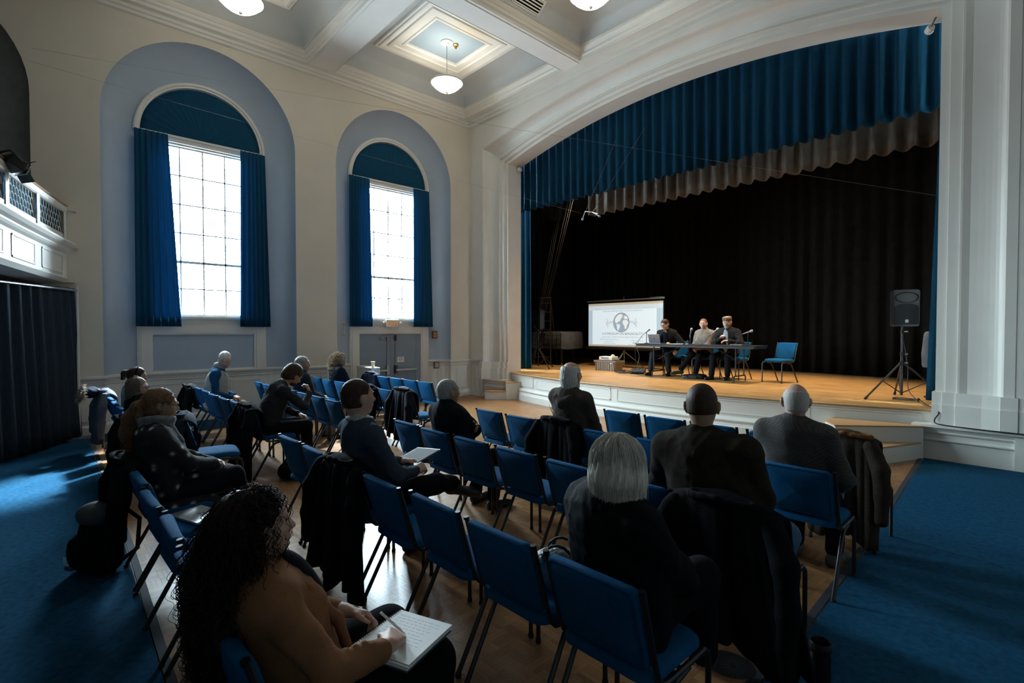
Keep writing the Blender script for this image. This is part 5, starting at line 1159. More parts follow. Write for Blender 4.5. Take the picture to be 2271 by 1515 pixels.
def person(name, x, y, label, rz=0, z=0, vox=.009, sc=1.0, fat=1.0, wide=1.0, lean=-16, twist=0, side=0, hip=(0, .26, .555), neckf=.04, neckl=.165, head=(0, 0, 0), skn=LIGHT, fem=False, arms=None, poles=None, hands=None, legs=None, feet=None, shoe=None, top=None, pants=None, topt=.018, hem=.40, handsc=1.0, collar=.0, group=None, hvox=None, eyes=True, bodyhead=True, legr=1.0, wr=.0055, seed=0, sleeve=1.0, aim=None, hide_legs=False, knees=None):
    root = empty('person', (x, y, z), rz, label, 'person', group)
    p = Person(); p.root = root; hip = np.array(hip, float)
    th = R(lean); up = np.array([math.sin(R(side))*math.cos(th), math.sin(th), math.cos(th)*math.cos(R(side))]); lat = unit(np.array([math.cos(R(twist)), math.sin(R(twist)), -math.tan(R(side))])); fwd = np.cross(up, lat)*1.0
    T = .50*sc; N = hip+up*T
    sh = {s: N-up*.045*sc+lat*s*.178*sc*wide for s in (-1, 1)}
    C = N+unit(up+np.array([0, neckf*4, .6*(1-up[2])+.15]))*neckl*sc+np.array([0, neckf, 0]); yaw, pit, rol = head; Rm = rotm(R(yaw), R(pit), R(rol))
    p.C, p.Rm, p.N, p.hip, p.up, p.fwd, p.lat, p.sc, p.sh = C, Rm, N, hip, up, fwd, lat, sc, sh
    ua, fa = .285*sc, .255*sc
    arms = arms or {1: (.13, .52, .62), -1: (-.13, .52, .62)}; poles = poles or {}
    el, wrs = {}, {}
    for s in (-1, 1): el[s], wrs[s] = ik(sh[s], arms[s], ua, fa, poles.get(s, (s*.6, -.5, -.6)))
    p.el, p.wr = el, wrs
    legs = legs or {1: ((.13, .60, .50), (.13, .58, .09)), -1: ((-.13, .60, .50), (-.13, .58, .09))}
    hj = {s: hip+np.array([s*.085, .0, -.01]) for s in (-1, 1)}
    for s in (-1, 1):       # keep limb lengths human: thigh .43, shank .42
        kn, an = np.array(legs[s][0], float), np.array(legs[s][1], float); kn = hj[s]+unit(kn-hj[s])*min(np.linalg.norm(kn-hj[s]), .46*sc+.02); an = kn+unit(an-kn)*min(np.linalg.norm(an-kn), .43*sc+.02); legs = dict(legs); legs[s] = (kn, an)
    toes = feet or {s: legs[s][1]+np.array([s*.03, .2, 0]) for s in (-1, 1)}
    p.legs = legs
    allp = [C+[.13, .15, .16], C-[.13, .15, .2], N]+[wrs[s]+.16 for s in (-1, 1)]+[wrs[s]-.16 for s in (-1, 1)]+[el[s]+[.1, .1, .1] for s in el]+[el[s]-.1 for s in el]+[q+.1 for s in (-1, 1) for q in legs[s]]+[q-.1 for s in (-1, 1) for q in legs[s]]+[np.array(toes[s])+.1 for s in toes]+[hip+[.25*fat, .2, .1], hip-[.25*fat, .22, .2]]
    lo, hi = np.min(allp, 0), np.max(allp, 0); p.lo, p.hi = lo, hi
    # --- the body, one continuous surface
    g = SDF(lo, hi, vox)
    def torso(g, t, tk=.03, neck=True, arm=True):
        Rt = np.stack([lat, fwd, up], 1)
        g.ell(hip+up*.02, (.165*fat*wide+t, .115*fat+t, .12+t), Rt, .03); g.ell(hip+up*.17*sc+fwd*.012*fat, (.145*fat*wide+t, .108*fat+t, .15*sc+t), Rt, .05); g.ell(hip+up*.33*sc, (.162*wide+t, .112*(.6+.4*fat)+t, .17*sc+t), Rt, .05)
        g.cone(sh[1]-lat*.03, sh[-1]+lat*.03, .052+t, k=.08); g.cone(N-up*.06, (sh[1]+sh[-1])/2+up*.01-fwd*.02, .07+t, .085+t, .05)
        for s in (-1, 1): g.cone(N-up*.005-fwd*.01, sh[s]-lat*s*.02, .045+t*.8, .052+t, .05)
        if fem: 
            for s in (-1, 1): g.ell(hip+up*.30*sc+fwd*.082+lat*s*.07, (.075+t*.5, .065+t*.5, .08+t*.5), Rt, .07)
        if t > 0: g.ell(hip+up*.24*sc, (.172*wide*fat**.5+t, .108*fat**.5+t, .33*sc), Rt, .07)
        if arm:
            for s in (-1, 1):
                g.cone(sh[s], el[s], .053+t*.9, .042+t*.75, .03)
    torso(g, 0)
    for s in (-1, 1): g.cone(el[s], wrs[s], .041, .027, .02)
    fr = max(.75, legr)
    for s in (-1, 1):
        if not hide_legs:
            g.cone(hj[s], legs[s][0], .083*fr, .058*fr, .04); g.cone(legs[s][0], legs[s][1], .056*fr, .038, .03)
    g.cone(N-up*.03, C+Rm@np.array([0, -.025, -.05])*sc, .055*sc, .050*sc, .03)
    for s in (-1, 1):
        hd = (hands or {}).get(s)
        dd = unit(wrs[s]-el[s]) if hd is None or hd.get('d') is None else hd['d']; pn = (0, 0, -1) if hd is None or hd.get('n') is None else hd['n']
        hand(g, wrs[s], dd, pn, s, *( [hd.get('curl', 30)] if hd else [30]), sc=handsc*(.92 if fem else 1)*(.95+.05*sc), spread=(hd or {}).get('spread', .6), thumbin=(hd or {}).get('thumb', .3), idx=(hd or {}).get('idx'))
    p.H = head_sdf(g, C, Rm, sc, fem)
    body = g.mesh('body', skin(skn), root, .12, smooth=0)
    p.body = body
    # --- clothing
    if top is not None:
        t = topt; g = SDF(lo-.03, hi+.03, vox*1.25); torso(g, t)
        for s in (-1, 1):
            w2 = el[s]+(wrs[s]-el[s])*(.93*sleeve); g.cone(el[s], w2, .041+t*.9, .029+t*.8, .02)
            if sleeve > .9: g.cone(w2-unit(w2-el[s])*.015, w2, .032+t*.8, k=.005)
        if collar: g.cone(N-up*.01, N+up*collar+np.array([0, .01, 0]), .062+t*.6, .062+t*.5, .015)
        g.wrinkle(wr*1.25, 26, seed); g.wrinkle(wr*.6, 55, seed+31); 
        # follow the folds: pinch at elbows and waist
        for s in (-1, 1):
            dd = unit(wrs[s]-el[s])
            for q in range(4): g.cone(el[s]+dd*(.02+.035*q)+np.array([0, 0, .05]), el[s]+dd*(.035+.035*q)-np.array([0, 0, .05]), .006, k=.02)
        g.below(hem); p.topo = g.mesh('garment', top, root, smooth=1)
    if pants is not None and not hide_legs:
        g = SDF(lo-.03, hi+.03, vox*1.5); t = .012
        g.ell(hip+up*.0, (.165*fat*wide+t, .115*fat+t, .12+t), None, .03)
        for s in (-1, 1):
            g.cone(hj[s], legs[s][0], .086*fr+t, .063*fr+t, .05); e = legs[s][0]+(legs[s][1]-legs[s][0])*.93; g.cone(legs[s][0], e, .060*fr+t, .050+t, .04)
        g.wrinkle(wr*.8, 26, seed+5); p.panto = g.mesh('trousers', pants, root)
    if shoe is not None and not hide_legs:
        for s in (-1, 1):
            a = legs[s][1]; ax = unit(np.array(toes[s])-a); g = SDF(a-.32, a+.32, max(vox, .008)); shoes(g, a, toes[s]); 
            if abs(ax[2]) < .3 and a[2] < .2: g.below(0.002)
            g.mesh('shoe', shoe, root)
    if eyes:
        for s in (-1, 1):
            b = MB(); c = p.H(s*.032, .0885, .0085); b.lathe([(0, -.006), (.0055, -.003), (.006, 0), (.0055, .003), (0, .006)], tuple(c), 10); b.build('eye', DARKEYE, root, smooth=True)
    return p
def spectacles(p, m=None, r=.021):
    b = MB(); H = p.H
    for s in (-1, 1):
        pts = [tuple(H(s*.032+r*math.cos(a), .108, .006+r*.78*math.sin(a))) for a in [2*PI*k/14 for k in range(15)]]
        b.tube(pts, .0022, 5); b.tube([tuple(H(s*(.032+r), .107, .010)), tuple(H(s*.078, .06, .014)), tuple(H(s*.083, -.012, .012))], .002, 5)
    b.tube([tuple(H(-.011, .108, .01)), tuple(H(0, .112, .012)), tuple(H(.011, .108, .01))], .002, 5)
    return auto_smooth(b.build('spectacles', m or GLASSF, p.root), 80)
def hair_cap(p, m, vox, grow=.012, low=-.05, front=.035, strands=0.002, top=1.0, extra=None, name='hair', cutface=True, seed=0, side=.0, freq=220):
    H, C, Rm, sc = p.H, p.C, p.Rm, p.sc
    g = SDF(C-.28*sc-np.array([0, 0, .22]), C+.22*sc, vox*1.2)
    e = lambda c, r, kk=.015, sub=False: g.ell(H(*c), np.array(r)*sc, Rm, kk, sub)
    e((0, -.014, .032), (.076+grow, .096+grow, .090+grow*top), .01); e((0, -.035, -.03), (.066+grow, .066+grow, .075), .03)
    if extra: extra(g, H, e)
    if cutface:
        e((0, .105, front-.075), (.066, .075, .085), .015, True); e((0, .03, -.10), (.09, .07, .055), .02, True)
        for s in (-1, 1): e((s*.088, .014+side, -.012), (.026, .034, .044), .01, True)
    if low is not None:
        n = Rm@np.array([0, 0, 1.0]); b = H(0, 0, low)
        X = [(g.lo[i]+g.vox*np.arange(g.n[i])).astype(f32) for i in range(3)]
        d = (b[0]-X[0])[:, None, None]*f32(n[0])+(b[1]-X[1])[None, :, None]*f32(n[1])+(b[2]-X[2])[None, None, :]*f32(n[2]); g.D = np.maximum(g.D, d.astype(f32))
    if strands:     # combed relief
        X = [(g.lo[i]+g.vox*np.arange(g.n[i])).astype(f32) for i in range(3)]; x = X[0][:, None, None]-f32(C[0]); y = X[1][None, :, None]-f32(C[1]); z = X[2][None, None, :]-f32(C[2])
        a = np.arctan2(x, y+f32(1e-4))*f32(9); g.D = g.D+f32(strands)*(np.sin(a*3+np.sin(z*f32(40)+f32(seed))*1.5)+.6*np.sin(a*5+z*f32(60)))*(np.abs(g.D) < .03)
    return g.mesh(name, m, p.root)
def yaw_to(x, y, rz, tx=-5.6, ty=10.9): return math.degrees(math.atan2(-(tx-x), ty-y))-math.degrees(rz)
nrg = np.random.RandomState(3)
HB = {'dark': hairm('black_brown_hair', (.012, .008, .006)), 'brown': hairm('dark_brown_hair', (.05, .027, .016)), 'auburn': hairm('auburn_hair', (.17, .09, .048)), 'silver': hairm('silver_hair', (.68, .65, .57), .25), 'white': hairm('white_hair', (.62, .61, .58), .2), 'thinwhite': hairm('thin_white_hair', (.50, .45, .41), .15), 'blonde': hairm('blonde_hair', (.33, .23, .13)), 'ash': hairm('ash_blonde_hair', (.24, .19, .14)), 'grey': hairm('grey_hair', (.30, .30, .29), .3), 'lightbrown': hairm('light_brown_hair', (.16, .09, .045))}
BLK = cloth('black_cloth', (.0075, .008, .010)); JEAN = cloth('blue_denim', (.07, .14, .23)); DJEAN = cloth('dark_denim', (.009, .011, .015)); SJEAN = cloth('slate_denim', (.022, .030, .040)); GJEAN = cloth('grey_denim', (.14, .16, .19)); KHAKI = cloth('khaki_twill', (.26, .20, .13)); SHOE = mat('black_shoe_leather', (.012, .012, .012), .4); BSHOE = mat('grey_shoe', (.06, .06, .065), .6)
def curls(p, root_pts, dirs, length, n, rad, amp, freq, m, name, seed=0, K=34, grav=1.0, taper=.6, len_var=.35):
    rs = np.random.RandomState(seed); idx = rs.randint(len(root_pts), size=n); P0 = np.array(root_pts)[idx]; D = np.array(dirs)[idx]+rs.normal(size=(n, 3))*.15
    L = length*(1-len_var*rs.rand(n)); t = np.linspace(0, 1, K)[None, :, None]
    g = np.array([0, 0, -1.0]); path = P0[:, None, :]+D[:, None, :]*(L*.22)[:, None, None]*np.minimum(t*3, 1)*(1-.3*t)+g*(L[:, None, None]*np.maximum(t-.06, 0)*grav)
    ph = rs.rand(n, 1)*6.28; a = freq*t[..., 0]*(.8+.5*rs.rand(n, 1))+ph; A = amp*(.5+rs.rand(n, 1))*np.minimum(1, .3+1.5*t[..., 0])
    off = np.stack([np.cos(a)*A, np.sin(a)*A, .5*np.sin(a+1)*A], 2)
    return tubes(name, path+off, rad*(.7+.6*rs.rand(n)), m, p.root, 3, taper)
def scalp(p, n, seed=0, zmin=-.03, grow=1.08, backonly=False, ymax=.05):
    rs = np.random.RandomState(seed); P, D = [], []
    while len(P) < n:
        d = unit(rs.normal(size=3))
        q = np.array([0, -.014, .032])+d*np.array([.078, .098, .092])*grow
        if q[2] < zmin or q[1] > ymax-.0+max(0, q[2]-.06)*1.2: continue
        P.append(p.H(*q)); D.append(p.Rm@d)
    return P, D
# ---- 1. curly-haired woman, nearest
x, y = xr[5], .40
pc = person('curly', x, y, 'person with long dark curls in a tan cardigan, writing in a notebook, nearest', vox=.0065, sc=.90, fat=1.12, wide=1.04, lean=-20, fem=True, hip=(-.03, .225, .51), head=(yaw_to(x, y, 0)-36, 6, 0), skn=ROSY, topt=.014, hem=.44,
  arms={1: (.235, .40, .685), -1: (-.055, .385, .685)}, poles={1: (1, -.7, -.45), -1: (-1, -.6, -.2)}, hands={1: dict(d=(-.62, .75, -.12), n=(-.35, -.1, -.85), curl=42, thumb=.6, idx=24), -1: dict(d=(.55, .8, -.25), n=(.5, -.2, -.8), curl=35, thumb=.2)},
  legs={1: ((.15, .62, .50), (.17, .66, .09)), -1: ((-.13, .60, .50), (-.12, .55, .09))}, top=cloth('tan_knit', (.25, .12, .06), .95, .5, 300), pants=BLK, shoe=SHOE, legr=1.15, seed=1, collar=.0, sleeve=.90, wr=.004)
M['blackknit'] = cloth('black_blouse', (.012, .013, .018))
g = SDF(pc.hip-.25, pc.N+.22, .007); Rt = np.stack([pc.lat, pc.fwd, pc.up], 1)
g.ell(pc.hip+pc.up*.26+pc.fwd*.085, (.095, .085, .21), Rt, .03); g.ell(pc.hip+pc.up*.08+pc.fwd*.07, (.12, .10, .12), Rt, .04); g.below(.50); g.mesh('blouse', M['blackknit'], pc.root)
# cardigan lapel roll
g = SDF(pc.hip-.3, pc.N+.25, .0065)
for s in (-1, 1): g.chain([pc.N-pc.up*.0-pc.fwd*.06, pc.N+pc.lat*s*.075-pc.fwd*.01, pc.N+pc.lat*s*.10-pc.up*.10+pc.fwd*.10, pc.hip+pc.up*.20+pc.lat*s*.115+pc.fwd*.15, pc.hip+pc.up*.06+pc.lat*s*.14+pc.fwd*.14], [.018, .022, .022, .018, .014], .02)
g.mesh('lapel', pc.topo.data.materials[0], pc.root)
def curlbase(g, H, e):
    e((0, -.05, .035), (.096, .095, .098), .03); e((0, -.085, -.03), (.105, .070, .12), .04); e((0, -.10, -.16), (.125, .070, .15), .04); e((.0, -.105, -.30), (.125, .05, .13), .04)
    for s in (-1, 1): e((s*.088, -.035, -.05), (.035, .05, .11), .03)
    e((0, -.15, -.30), (.15, .07, .20), .05)
hair_cap(pc, HB['dark'], .007, grow=.012, low=None, front=.050, strands=.004, extra=curlbase, seed=2)
P_, D_ = scalp(pc, 1500, 1, -.06, 1.12, ymax=.0)
curls(pc, P_, D_, .44, 1500, .0011, .008, 38, HB['dark'], 'curl_strands', 3, 52, len_var=.6, taper=.8)
P2 = [pc.H(nrg.uniform(-.15, .15), -.10-.10*nrg.rand(), nrg.uniform(-.36, .0)) for _ in range(600)]; D2 = [pc.Rm@np.array([q*1.0, -1.0, 0]) for q in nrg.uniform(-.6, .6, 600)]
curls(pc, P2, D2, .24, 1000, .0011, .009, 26, HB['dark'], 'curl_strands', 4, 36, taper=.8)
P_, D_ = scalp(pc, 300, 7, .06, 1.14, ymax=.03); curls(pc, P_, D_, .05, 600, .0008, .007, 22, HB['dark'], 'flyaway_curls', 5, 20)
# notebook on her lap, pen in the right hand
nb = empty('spiral_notebook', (-1.545, .905, .635), R(26), 'white spiral notebook with handwriting on the lap of the curly-haired woman', 'notebook'); nb.rotation_euler = (R(-6), R(3), R(26))
b = MB(); b.box((0, 0, -.010), (.225, .30, .006)); b.box((.004, -.004, -.004), (.222, .296, .010)); b.build('page_block', M['paper'], nb)
b = MB(); b.box((.003, .002, .0035), (.222, .292, .0012)); b.build('top_page', M['paper'], nb)
b = MB(); b.box((0, 0, -.0155), (.232, .305, .002)); b.build('cover', M['spacegrey'], nb)
for k in range(24):
    b = MB(); yy = -.135+k*.0118; b.tube([(-.108+.010*math.cos(a), yy+.0012*a, -.003+.010*math.sin(a)) for a in [q*.7 for q in range(9)]], .0011, 4); b.build('spiral_ring', M['steel'], nb)
b = MB(); q = random.Random(4)
for k in range(9):
    yy = .115-k*.020; xx = -.085
    while xx < .05+q.random()*.04:
        w = .006+q.random()*.016; b.tube([(xx+w*t, yy+.0022*math.sin(t*14+k), .0043) for t in (0, .2, .4, .6, .8, 1)], .0003, 3, cap=False); xx += w+.006
b.build('handwriting', M['ink'], nb)
hd_ = unit(V3(-.62, .75, -.12)); pe = empty('pen', Vector((x, y, 0))+Vector(pc.wr[1]+hd_*.125+V3(-.005, 0, -.012)), 0, 'white pen held in the right hand of the curly-haired woman', 'pen')
b = MB(); b.tube([(.014, .012, -.016), (0, 0, 0)], [.001, .0042], 8); b.tube([(0, 0, 0), (-.052, -.05, .062)], .0046, 8); b.build('pen_barrel', M['paper'], pe)
# ---- 2. woman with ponytail
x, y = xr[0], .40
M['dressdark'] = mat('dark_starburst_dress', (.012, .013, .018), .9, bump=.3, bscale=200)
def dots(m):
    n, l = m.node_tree.nodes, m.node_tree.links; b = n['Principled BSDF']; co = n.new('ShaderNodeTexCoord'); v = n.new('ShaderNodeTexVoronoi'); v.inputs['Scale'].default_value = 13; l.new(co.outputs['Object'], v.inputs['Vector'])
    r = n.new('ShaderNodeValToRGB'); r.color_ramp.elements[0].color = (.75, .68, .58, 1); r.color_ramp.elements[1].color = (.010, .011, .015, 1); r.color_ramp.elements[0].position = .10; r.color_ramp.elements[1].position = .42
    e_ = r.color_ramp.elements.new(.26); e_.color = (.06, .065, .08, 1)
    ns = n.new('ShaderNodeTexNoise'); ns.inputs['Scale'].default_value = 160; l.new(co.outputs['Object'], ns.inputs['Vector']); ad = n.new('ShaderNodeMath'); ad.operation = 'MULTIPLY_ADD'; ad.inputs[1].default_value = .25; l.new(ns.outputs[0], ad.inputs[0]); sb_ = n.new('ShaderNodeMath'); sb_.operation = 'SUBTRACT'; sb_.inputs[1].default_value = .12; l.new(v.outputs['Distance'], sb_.inputs[0]); l.new(sb_.outputs[0], ad.inputs[2])
    l.new(ad.outputs[0], r.inputs[0]); l.new(r.outputs[0], b.inputs['Base Color'])
dots(M['dressdark'])
pp_ = person('pony', x, y, 'person with an auburn ponytail, glasses and grey scarf, hands clasped on crossed knees', vox=.0075, sc=.95, lean=-7, hip=(0, .205, .545), fem=True, head=(yaw_to(x, y, 0)-14, -4, 0), skn=TAN, top=M['dressdark'], topt=.022, hem=.36,
  arms={1: (.03, .52, .70), -1: (-.06, .53, .69)}, poles={1: (1, -.5, -.8), -1: (-1, -.5, -.8)}, hands={1: dict(d=(-.7, .7, 0), n=(0, -.5, -.8), curl=50), -1: dict(d=(.75, .65, 0), n=(0, -.7, -.5), curl=45)},
  legs={1: ((.06, .64, .60), (-.10, .80, .24)), -1: ((-.10, .60, .50), (-.08, .52, .09))}, feet={1: (-.16, .98, .16), -1: (-.08, .74, .09)}, pants=DJEAN, shoe=SHOE, seed=3)
g = SDF(pp_.hip-.35, pp_.hip+.55, .009)     # skirt of the dress over the lap
g.cone(pp_.hip+[-.03, .05, .06], pp_.hip+[.0, .40, .03], .15, .11, .05); g.cone(pp_.hip+[.1, .0, -.06], pp_.hip+[.12, .28, -.10], .10, .06, .05); g.wrinkle(.004, 26, 8); g.mesh('skirt', M['dressdark'], pp_.root)
M['scarf'] = cloth('grey_knit_scarf', (.22, .23, .25), .95, .8, 120)
g = SDF(pp_.N-.36, pp_.N+.3, .0075); N = pp_.N
for k in range(3):
    a = [N+np.array([(.078+.01*k)*math.cos(t), .012+(.082+.01*k)*math.sin(t), .01+.028*k+.012*math.sin(t*2+k)]) for t in [2*PI*q/12 for q in range(13)]]; g.chain(a, [.027]*13, .012)
g.chain([N+[.05, .08, .02], N+[.07, .14, -.10], N+[.06, .17, -.22], N+[.05, .19, -.33]], [.032, .034, .036, .038], .015); g.wrinkle(.004, 60, 4); g.mesh('scarf', M['scarf'], pp_.root)
def ponyx(g, H, e):
    g.chain([H(0, -.105, .01), H(.0, -.14, -.01), H(.0, -.165, -.09), H(.0, -.17, -.20), H(0, -.15, -.32)], [.026, .034, .055, .06, .03], .03)
hair_cap(pp_, HB['auburn'], .0065, grow=.012, low=None, front=.046, extra=ponyx, strands=.003, seed=3, side=.02)
P_ = [pp_.H(nrg.normal()*.022, -.135-.02*nrg.rand(), -.02+.03*nrg.rand()) for _ in range(200)]; D_ = [pp_.Rm@np.array([nrg.normal()*.5, -.6, 0]) for _ in range(200)]
curls(pp_, P_, D_, .42, 700, .0014, .012, 16, HB['auburn'], 'hair_strands', 6, 26, len_var=.5)
P_, D_ = scalp(pp_, 250, 8, .0, 1.13, ymax=.07); curls(pp_, P_, D_, .05, 220, .0009, .006, 7, HB['auburn'], 'flyaway_hair', 9, 8)
spectacles(pp_)
b = MB(); b.lathe([(0, -.006), (.006, 0), (0, .006)], tuple(pp_.H(.083, 0, -.045)), 8); b.build('earring', M['brass'], pp_.root)
# ---- 3, 4. two women in the far part of the rear row
x, y = -6.79, .62
pb = person('bob', x, y, 'person with an ash-blonde bob and blue glasses in the left block\'s rear row', vox=.010, sc=.88, lean=-18, fem=True, hip=(0, .24, .52), head=(yaw_to(x, y, 0)-22, 0, 0), skn=ROSY, top=BLK, topt=.03, pants=BLK, shoe=SHOE, seed=5, collar=.05, neckf=.03)
def bobx(g, H, e): e((0, -.025, -.01), (.092, .092, .125), .03); [e((s*.075, .015, -.06), (.028, .05, .075), .03) for s in (-1, 1)]
hair_cap(pb, HB['ash'], .008, grow=.014, low=-.125, front=.058, extra=bobx, strands=.003, seed=4, side=.04); spectacles(pb, M['chairblue'])
x, y = -7.93, .62
pd_ = person('band', x, y, 'person with dark hair, black headband and pale sweater beyond the ash-blonde bob', vox=.011, sc=.90, lean=-6, fem=True, hip=(0, .23, .53), head=(yaw_to(x, y, 0)-10, -6, 0), skn=TAN, top=cloth('pale_grey_knit', (.34, .36, .38)), topt=.02, pants=DJEAN, shoe=SHOE, seed=6)
def tailx(g, H, e): g.chain([H(0, -.10, .05), H(0, -.15, .03), H(0, -.17, -.06)], [.03, .04, .02], .02)
hair_cap(pd_, HB['brown'], .008, grow=.012, low=-.07, front=.055, extra=tailx, seed=5)
b = MB(); b.tube([tuple(pd_.H(.092*math.cos(t), .0, .03+.098*math.sin(t))) for t in [PI*k/16 for k in range(17)]], .009, 6); auto_smooth(b.build('headband', BLK, pd_.root), 80)
# ---- 5. white-haired man in vest
x, y = -9.09, 1.72
pv = person('vest', x, y, 'person with white hair in a pale vest over blue sleeves, looking down sideways', vox=.010, sc=1.04, fat=1.12, rz=R(-24), lean=6, hip=(0, .24, .56), head=(-74, -24, 0), skn=ROSY, top=cloth('blue_sleeves', (.012, .065, .14)), topt=.016, hem=.45, neckf=.05, pants=KHAKI, shoe=SHOE, legr=1.15, seed=7,
  arms={1: (.10, .50, .66), -1: (-.10, .50, .66)}, hands={1: dict(curl=40), -1: dict(curl=40)})
g = SDF(pv.lo-.05, pv.hi+.05, .010); Rt = np.stack([pv.lat, pv.fwd, pv.up], 1); t = .036
g.ell(pv.hip+pv.up*.02, (.185+t, .13+t, .12+t), Rt, .03); g.ell(pv.hip+pv.up*.24, (.19+t, .125+t, .34), Rt, .05); g.ell(pv.hip+pv.up*.17, (.162+t, .122+t, .15+t), Rt, .05); g.ell(pv.hip+pv.up*.34, (.155+t, .112+t, .16+t), Rt, .05); g.cone(pv.N-pv.up*.06-pv.lat*.11, pv.N-pv.up*.06+pv.lat*.11, .07+t*.5, k=.05); g.cone(pv.N-pv.up*.02, pv.N+pv.up*.06, .08, .085, .02); g.wrinkle(.003, 30, 3); g.below(.47); g.mesh('vest', cloth('pale_vest', (.36, .36, .33)), pv.root)
hair_cap(pv, HB['white'], .008, grow=.010, low=-.05, front=.06, seed=6)
# ---- 6. hunched man
x, y = -6.43, 1.72
ph_ = person('hunch', x, y, 'person hunched forward in dark grey, head resting on one hand, left block', vox=.009, sc=1.03, lean=22, hip=(0, .18, .55), neckf=.07, neckl=.15, head=(-6, -38, 0), skn=TAN, top=cloth('charcoal_knit', (.028, .030, .034)), topt=.018, pants=BLK, shoe=SHOE, seed=8, hem=.44,
  arms={1: (.05, .70, .93), -1: (-.02, .60, .66)}, poles={1: (.5, .5, -1), -1: (-1, -.2, -.4)}, hands={1: dict(d=(-.25, -.15, .95), n=(-.3, -.9, -.1), curl=60), -1: dict(d=(.8, .5, -.2), n=(0, -.3, -.9), curl=30)}, legs={1: ((.15, .62, .54), (.12, .66, .09)), -1: ((-.15, .60, .54), (-.12, .56, .09))})
def hunx(g, H, e): e((0, -.03, -.02), (.085, .09, .10), .03)
hair_cap(ph_, HB['brown'], .007, grow=.016, low=-.10, front=.045, extra=hunx, strands=.003, seed=7, side=.03)
g = SDF(ph_.C-.2, ph_.C+.2, .007); g.ell(ph_.H(0, .055, -.085), (.05, .05, .035), ph_.Rm, .02); g.mesh('beard', HB['brown'], ph_.root)
# ---- 7. grey-haired person in jeans
x, y = -9.43+.517*3, 2.70
p7 = person('hoodie', x, y, 'person with short grey hair, dark jacket and grey jeans, arms folded on the lap', vox=.010, sc=.97, lean=-12, fem=True, head=(yaw_to(x, y, 0)-25, 4, 0), skn=TAN, top=cloth('slate_jacket', (.03, .038, .05)), topt=.028, pants=GJEAN, shoe=SHOE, seed=9, arms={1: (.05, .47, .66), -1: (-.05, .49, .68)}, collar=.03)
g = SDF(p7.hip-.2, p7.N+.1, .010); Rt = np.stack([p7.lat, p7.fwd, p7.up], 1); g.ell(p7.hip+p7.up*.25+p7.fwd*.11, (.07, .06, .22), Rt, .03); g.mesh('shirt', cloth('taupe_shirt', (.20, .17, .14)), p7.root)
hair_cap(p7, HB['grey'], .008, grow=.014, low=-.06, front=.062, seed=8, strands=.003)
# ---- 8. blonde curls
x, y = -9.6+.535, 3.76
p8 = person('blcurl', x, y, 'person with long blonde curls and a dark jacket, near the exit door', vox=.011, sc=.96, lean=-10, fem=True, head=(yaw_to(x, y, 0)-25, 2, 0), skn=ROSY, top=cloth('navy_black_jacket', (.012, .015, .022), .6), topt=.03, pants=BLK, shoe=SHOE, seed=10, collar=.05, eyes=False)
def blx(g, H, e): e((0, -.05, -.03), (.085, .08, .11), .03); e((0, -.09, -.16), (.085, .05, .14), .03); e((0, -.095, -.28), (.06, .03, .09), .03)
hair_cap(p8, HB['blonde'], .008, grow=.014, low=None, front=.055, extra=blx, strands=.004, seed=9, side=.03)
P_, D_ = scalp(p8, 300, 12, -.05, 1.15, ymax=.03); curls(p8, P_, D_, .38, 320, .003, .018, 26, HB['blonde'], 'curl_strands', 10, 24)
# ---- 9. young man
x, y = xr[2], 1.46
M['sweater'] = cloth('blue_grey_sweater', (.042, .062, .085), .95, .5, 300)
py_ = person('young', x, y, 'person with short brown hair, blue-grey sweater and checked collar, folder on lap', vox=.0075, sc=1.04, lean=-14, hip=(0, .245, .545), head=(yaw_to(x, y, 0)-14, 4, 0), neckf=.02, neckl=.185, skn=ROSY, top=M['sweater'], topt=.02, hem=.42, seed=11, pants=BLK, shoe=mat('dark_brown_shoe', (.02, .016, .014), .4),
  arms={1: (.24, .42, .73), -1: (-.02, .46, .74)}, poles={1: (1, -.5, -.7), -1: (-1, -.4, -.6)}, hands={1: dict(d=(-.3, .9, .1), n=(-.6, -.1, -.7), curl=48, thumb=.5), -1: dict(d=(.35, .9, -.1), n=(.4, 0, -.9), curl=35)},
  legs={1: ((.22, .60, .60), (.02, .90, .50)), -1: ((-.13, .62, .50), (-.12, .60, .09))}, feet={1: (.20, 1.05, .48), -1: (-.12, .82, .09)})
g = SDF(py_.N-.25, py_.N+.25, .0065); N = py_.N; CHK = mat('checked_shirt_collar', (.45, .45, .43), .8)
def checks(m, c1, c2, s, thin=False):
    n, l = m.node_tree.nodes, m.node_tree.links; b = n['Principled BSDF']; co = n.new('ShaderNodeTexCoord'); t = n.new('ShaderNodeTexChecker'); t.inputs['Scale'].default_value = s; t.inputs[1].default_value = (*c1, 1); t.inputs[2].default_value = (*c2, 1); l.new(co.outputs['Object'], t.inputs['Vector']); l.new(t.outputs[0], b.inputs['Base Color'])
checks(CHK, (.50, .50, .47), (.26, .27, .28), 190)
for t in range(15):
    a = 2*PI*t/14; a2 = 2*PI*(t+1)/14; f = lambda a, r, z: N+np.array([r*math.cos(a), .015+r*1.05*math.sin(a), z-.02*math.sin(a)])
    g.cone(f(a, .070, .062), f(a2, .070, .062), .012, k=.006); g.cone(f(a, .084, .036), f(a2, .084, .036), .013, k=.01)
g.mesh('shirt_collar', CHK, py_.root)
hair_cap(py_, HB['brown'], .006, grow=.005, low=-.055, front=.065, seed=10, strands=.0012, top=1.8)
P_, D_ = scalp(py_, 900, 21, .045, 1.035, ymax=.06); curls(py_, P_, D_, .022, 900, .0012, .001, 1, HB['brown'], 'hair_strands', 11, 5, grav=.25)
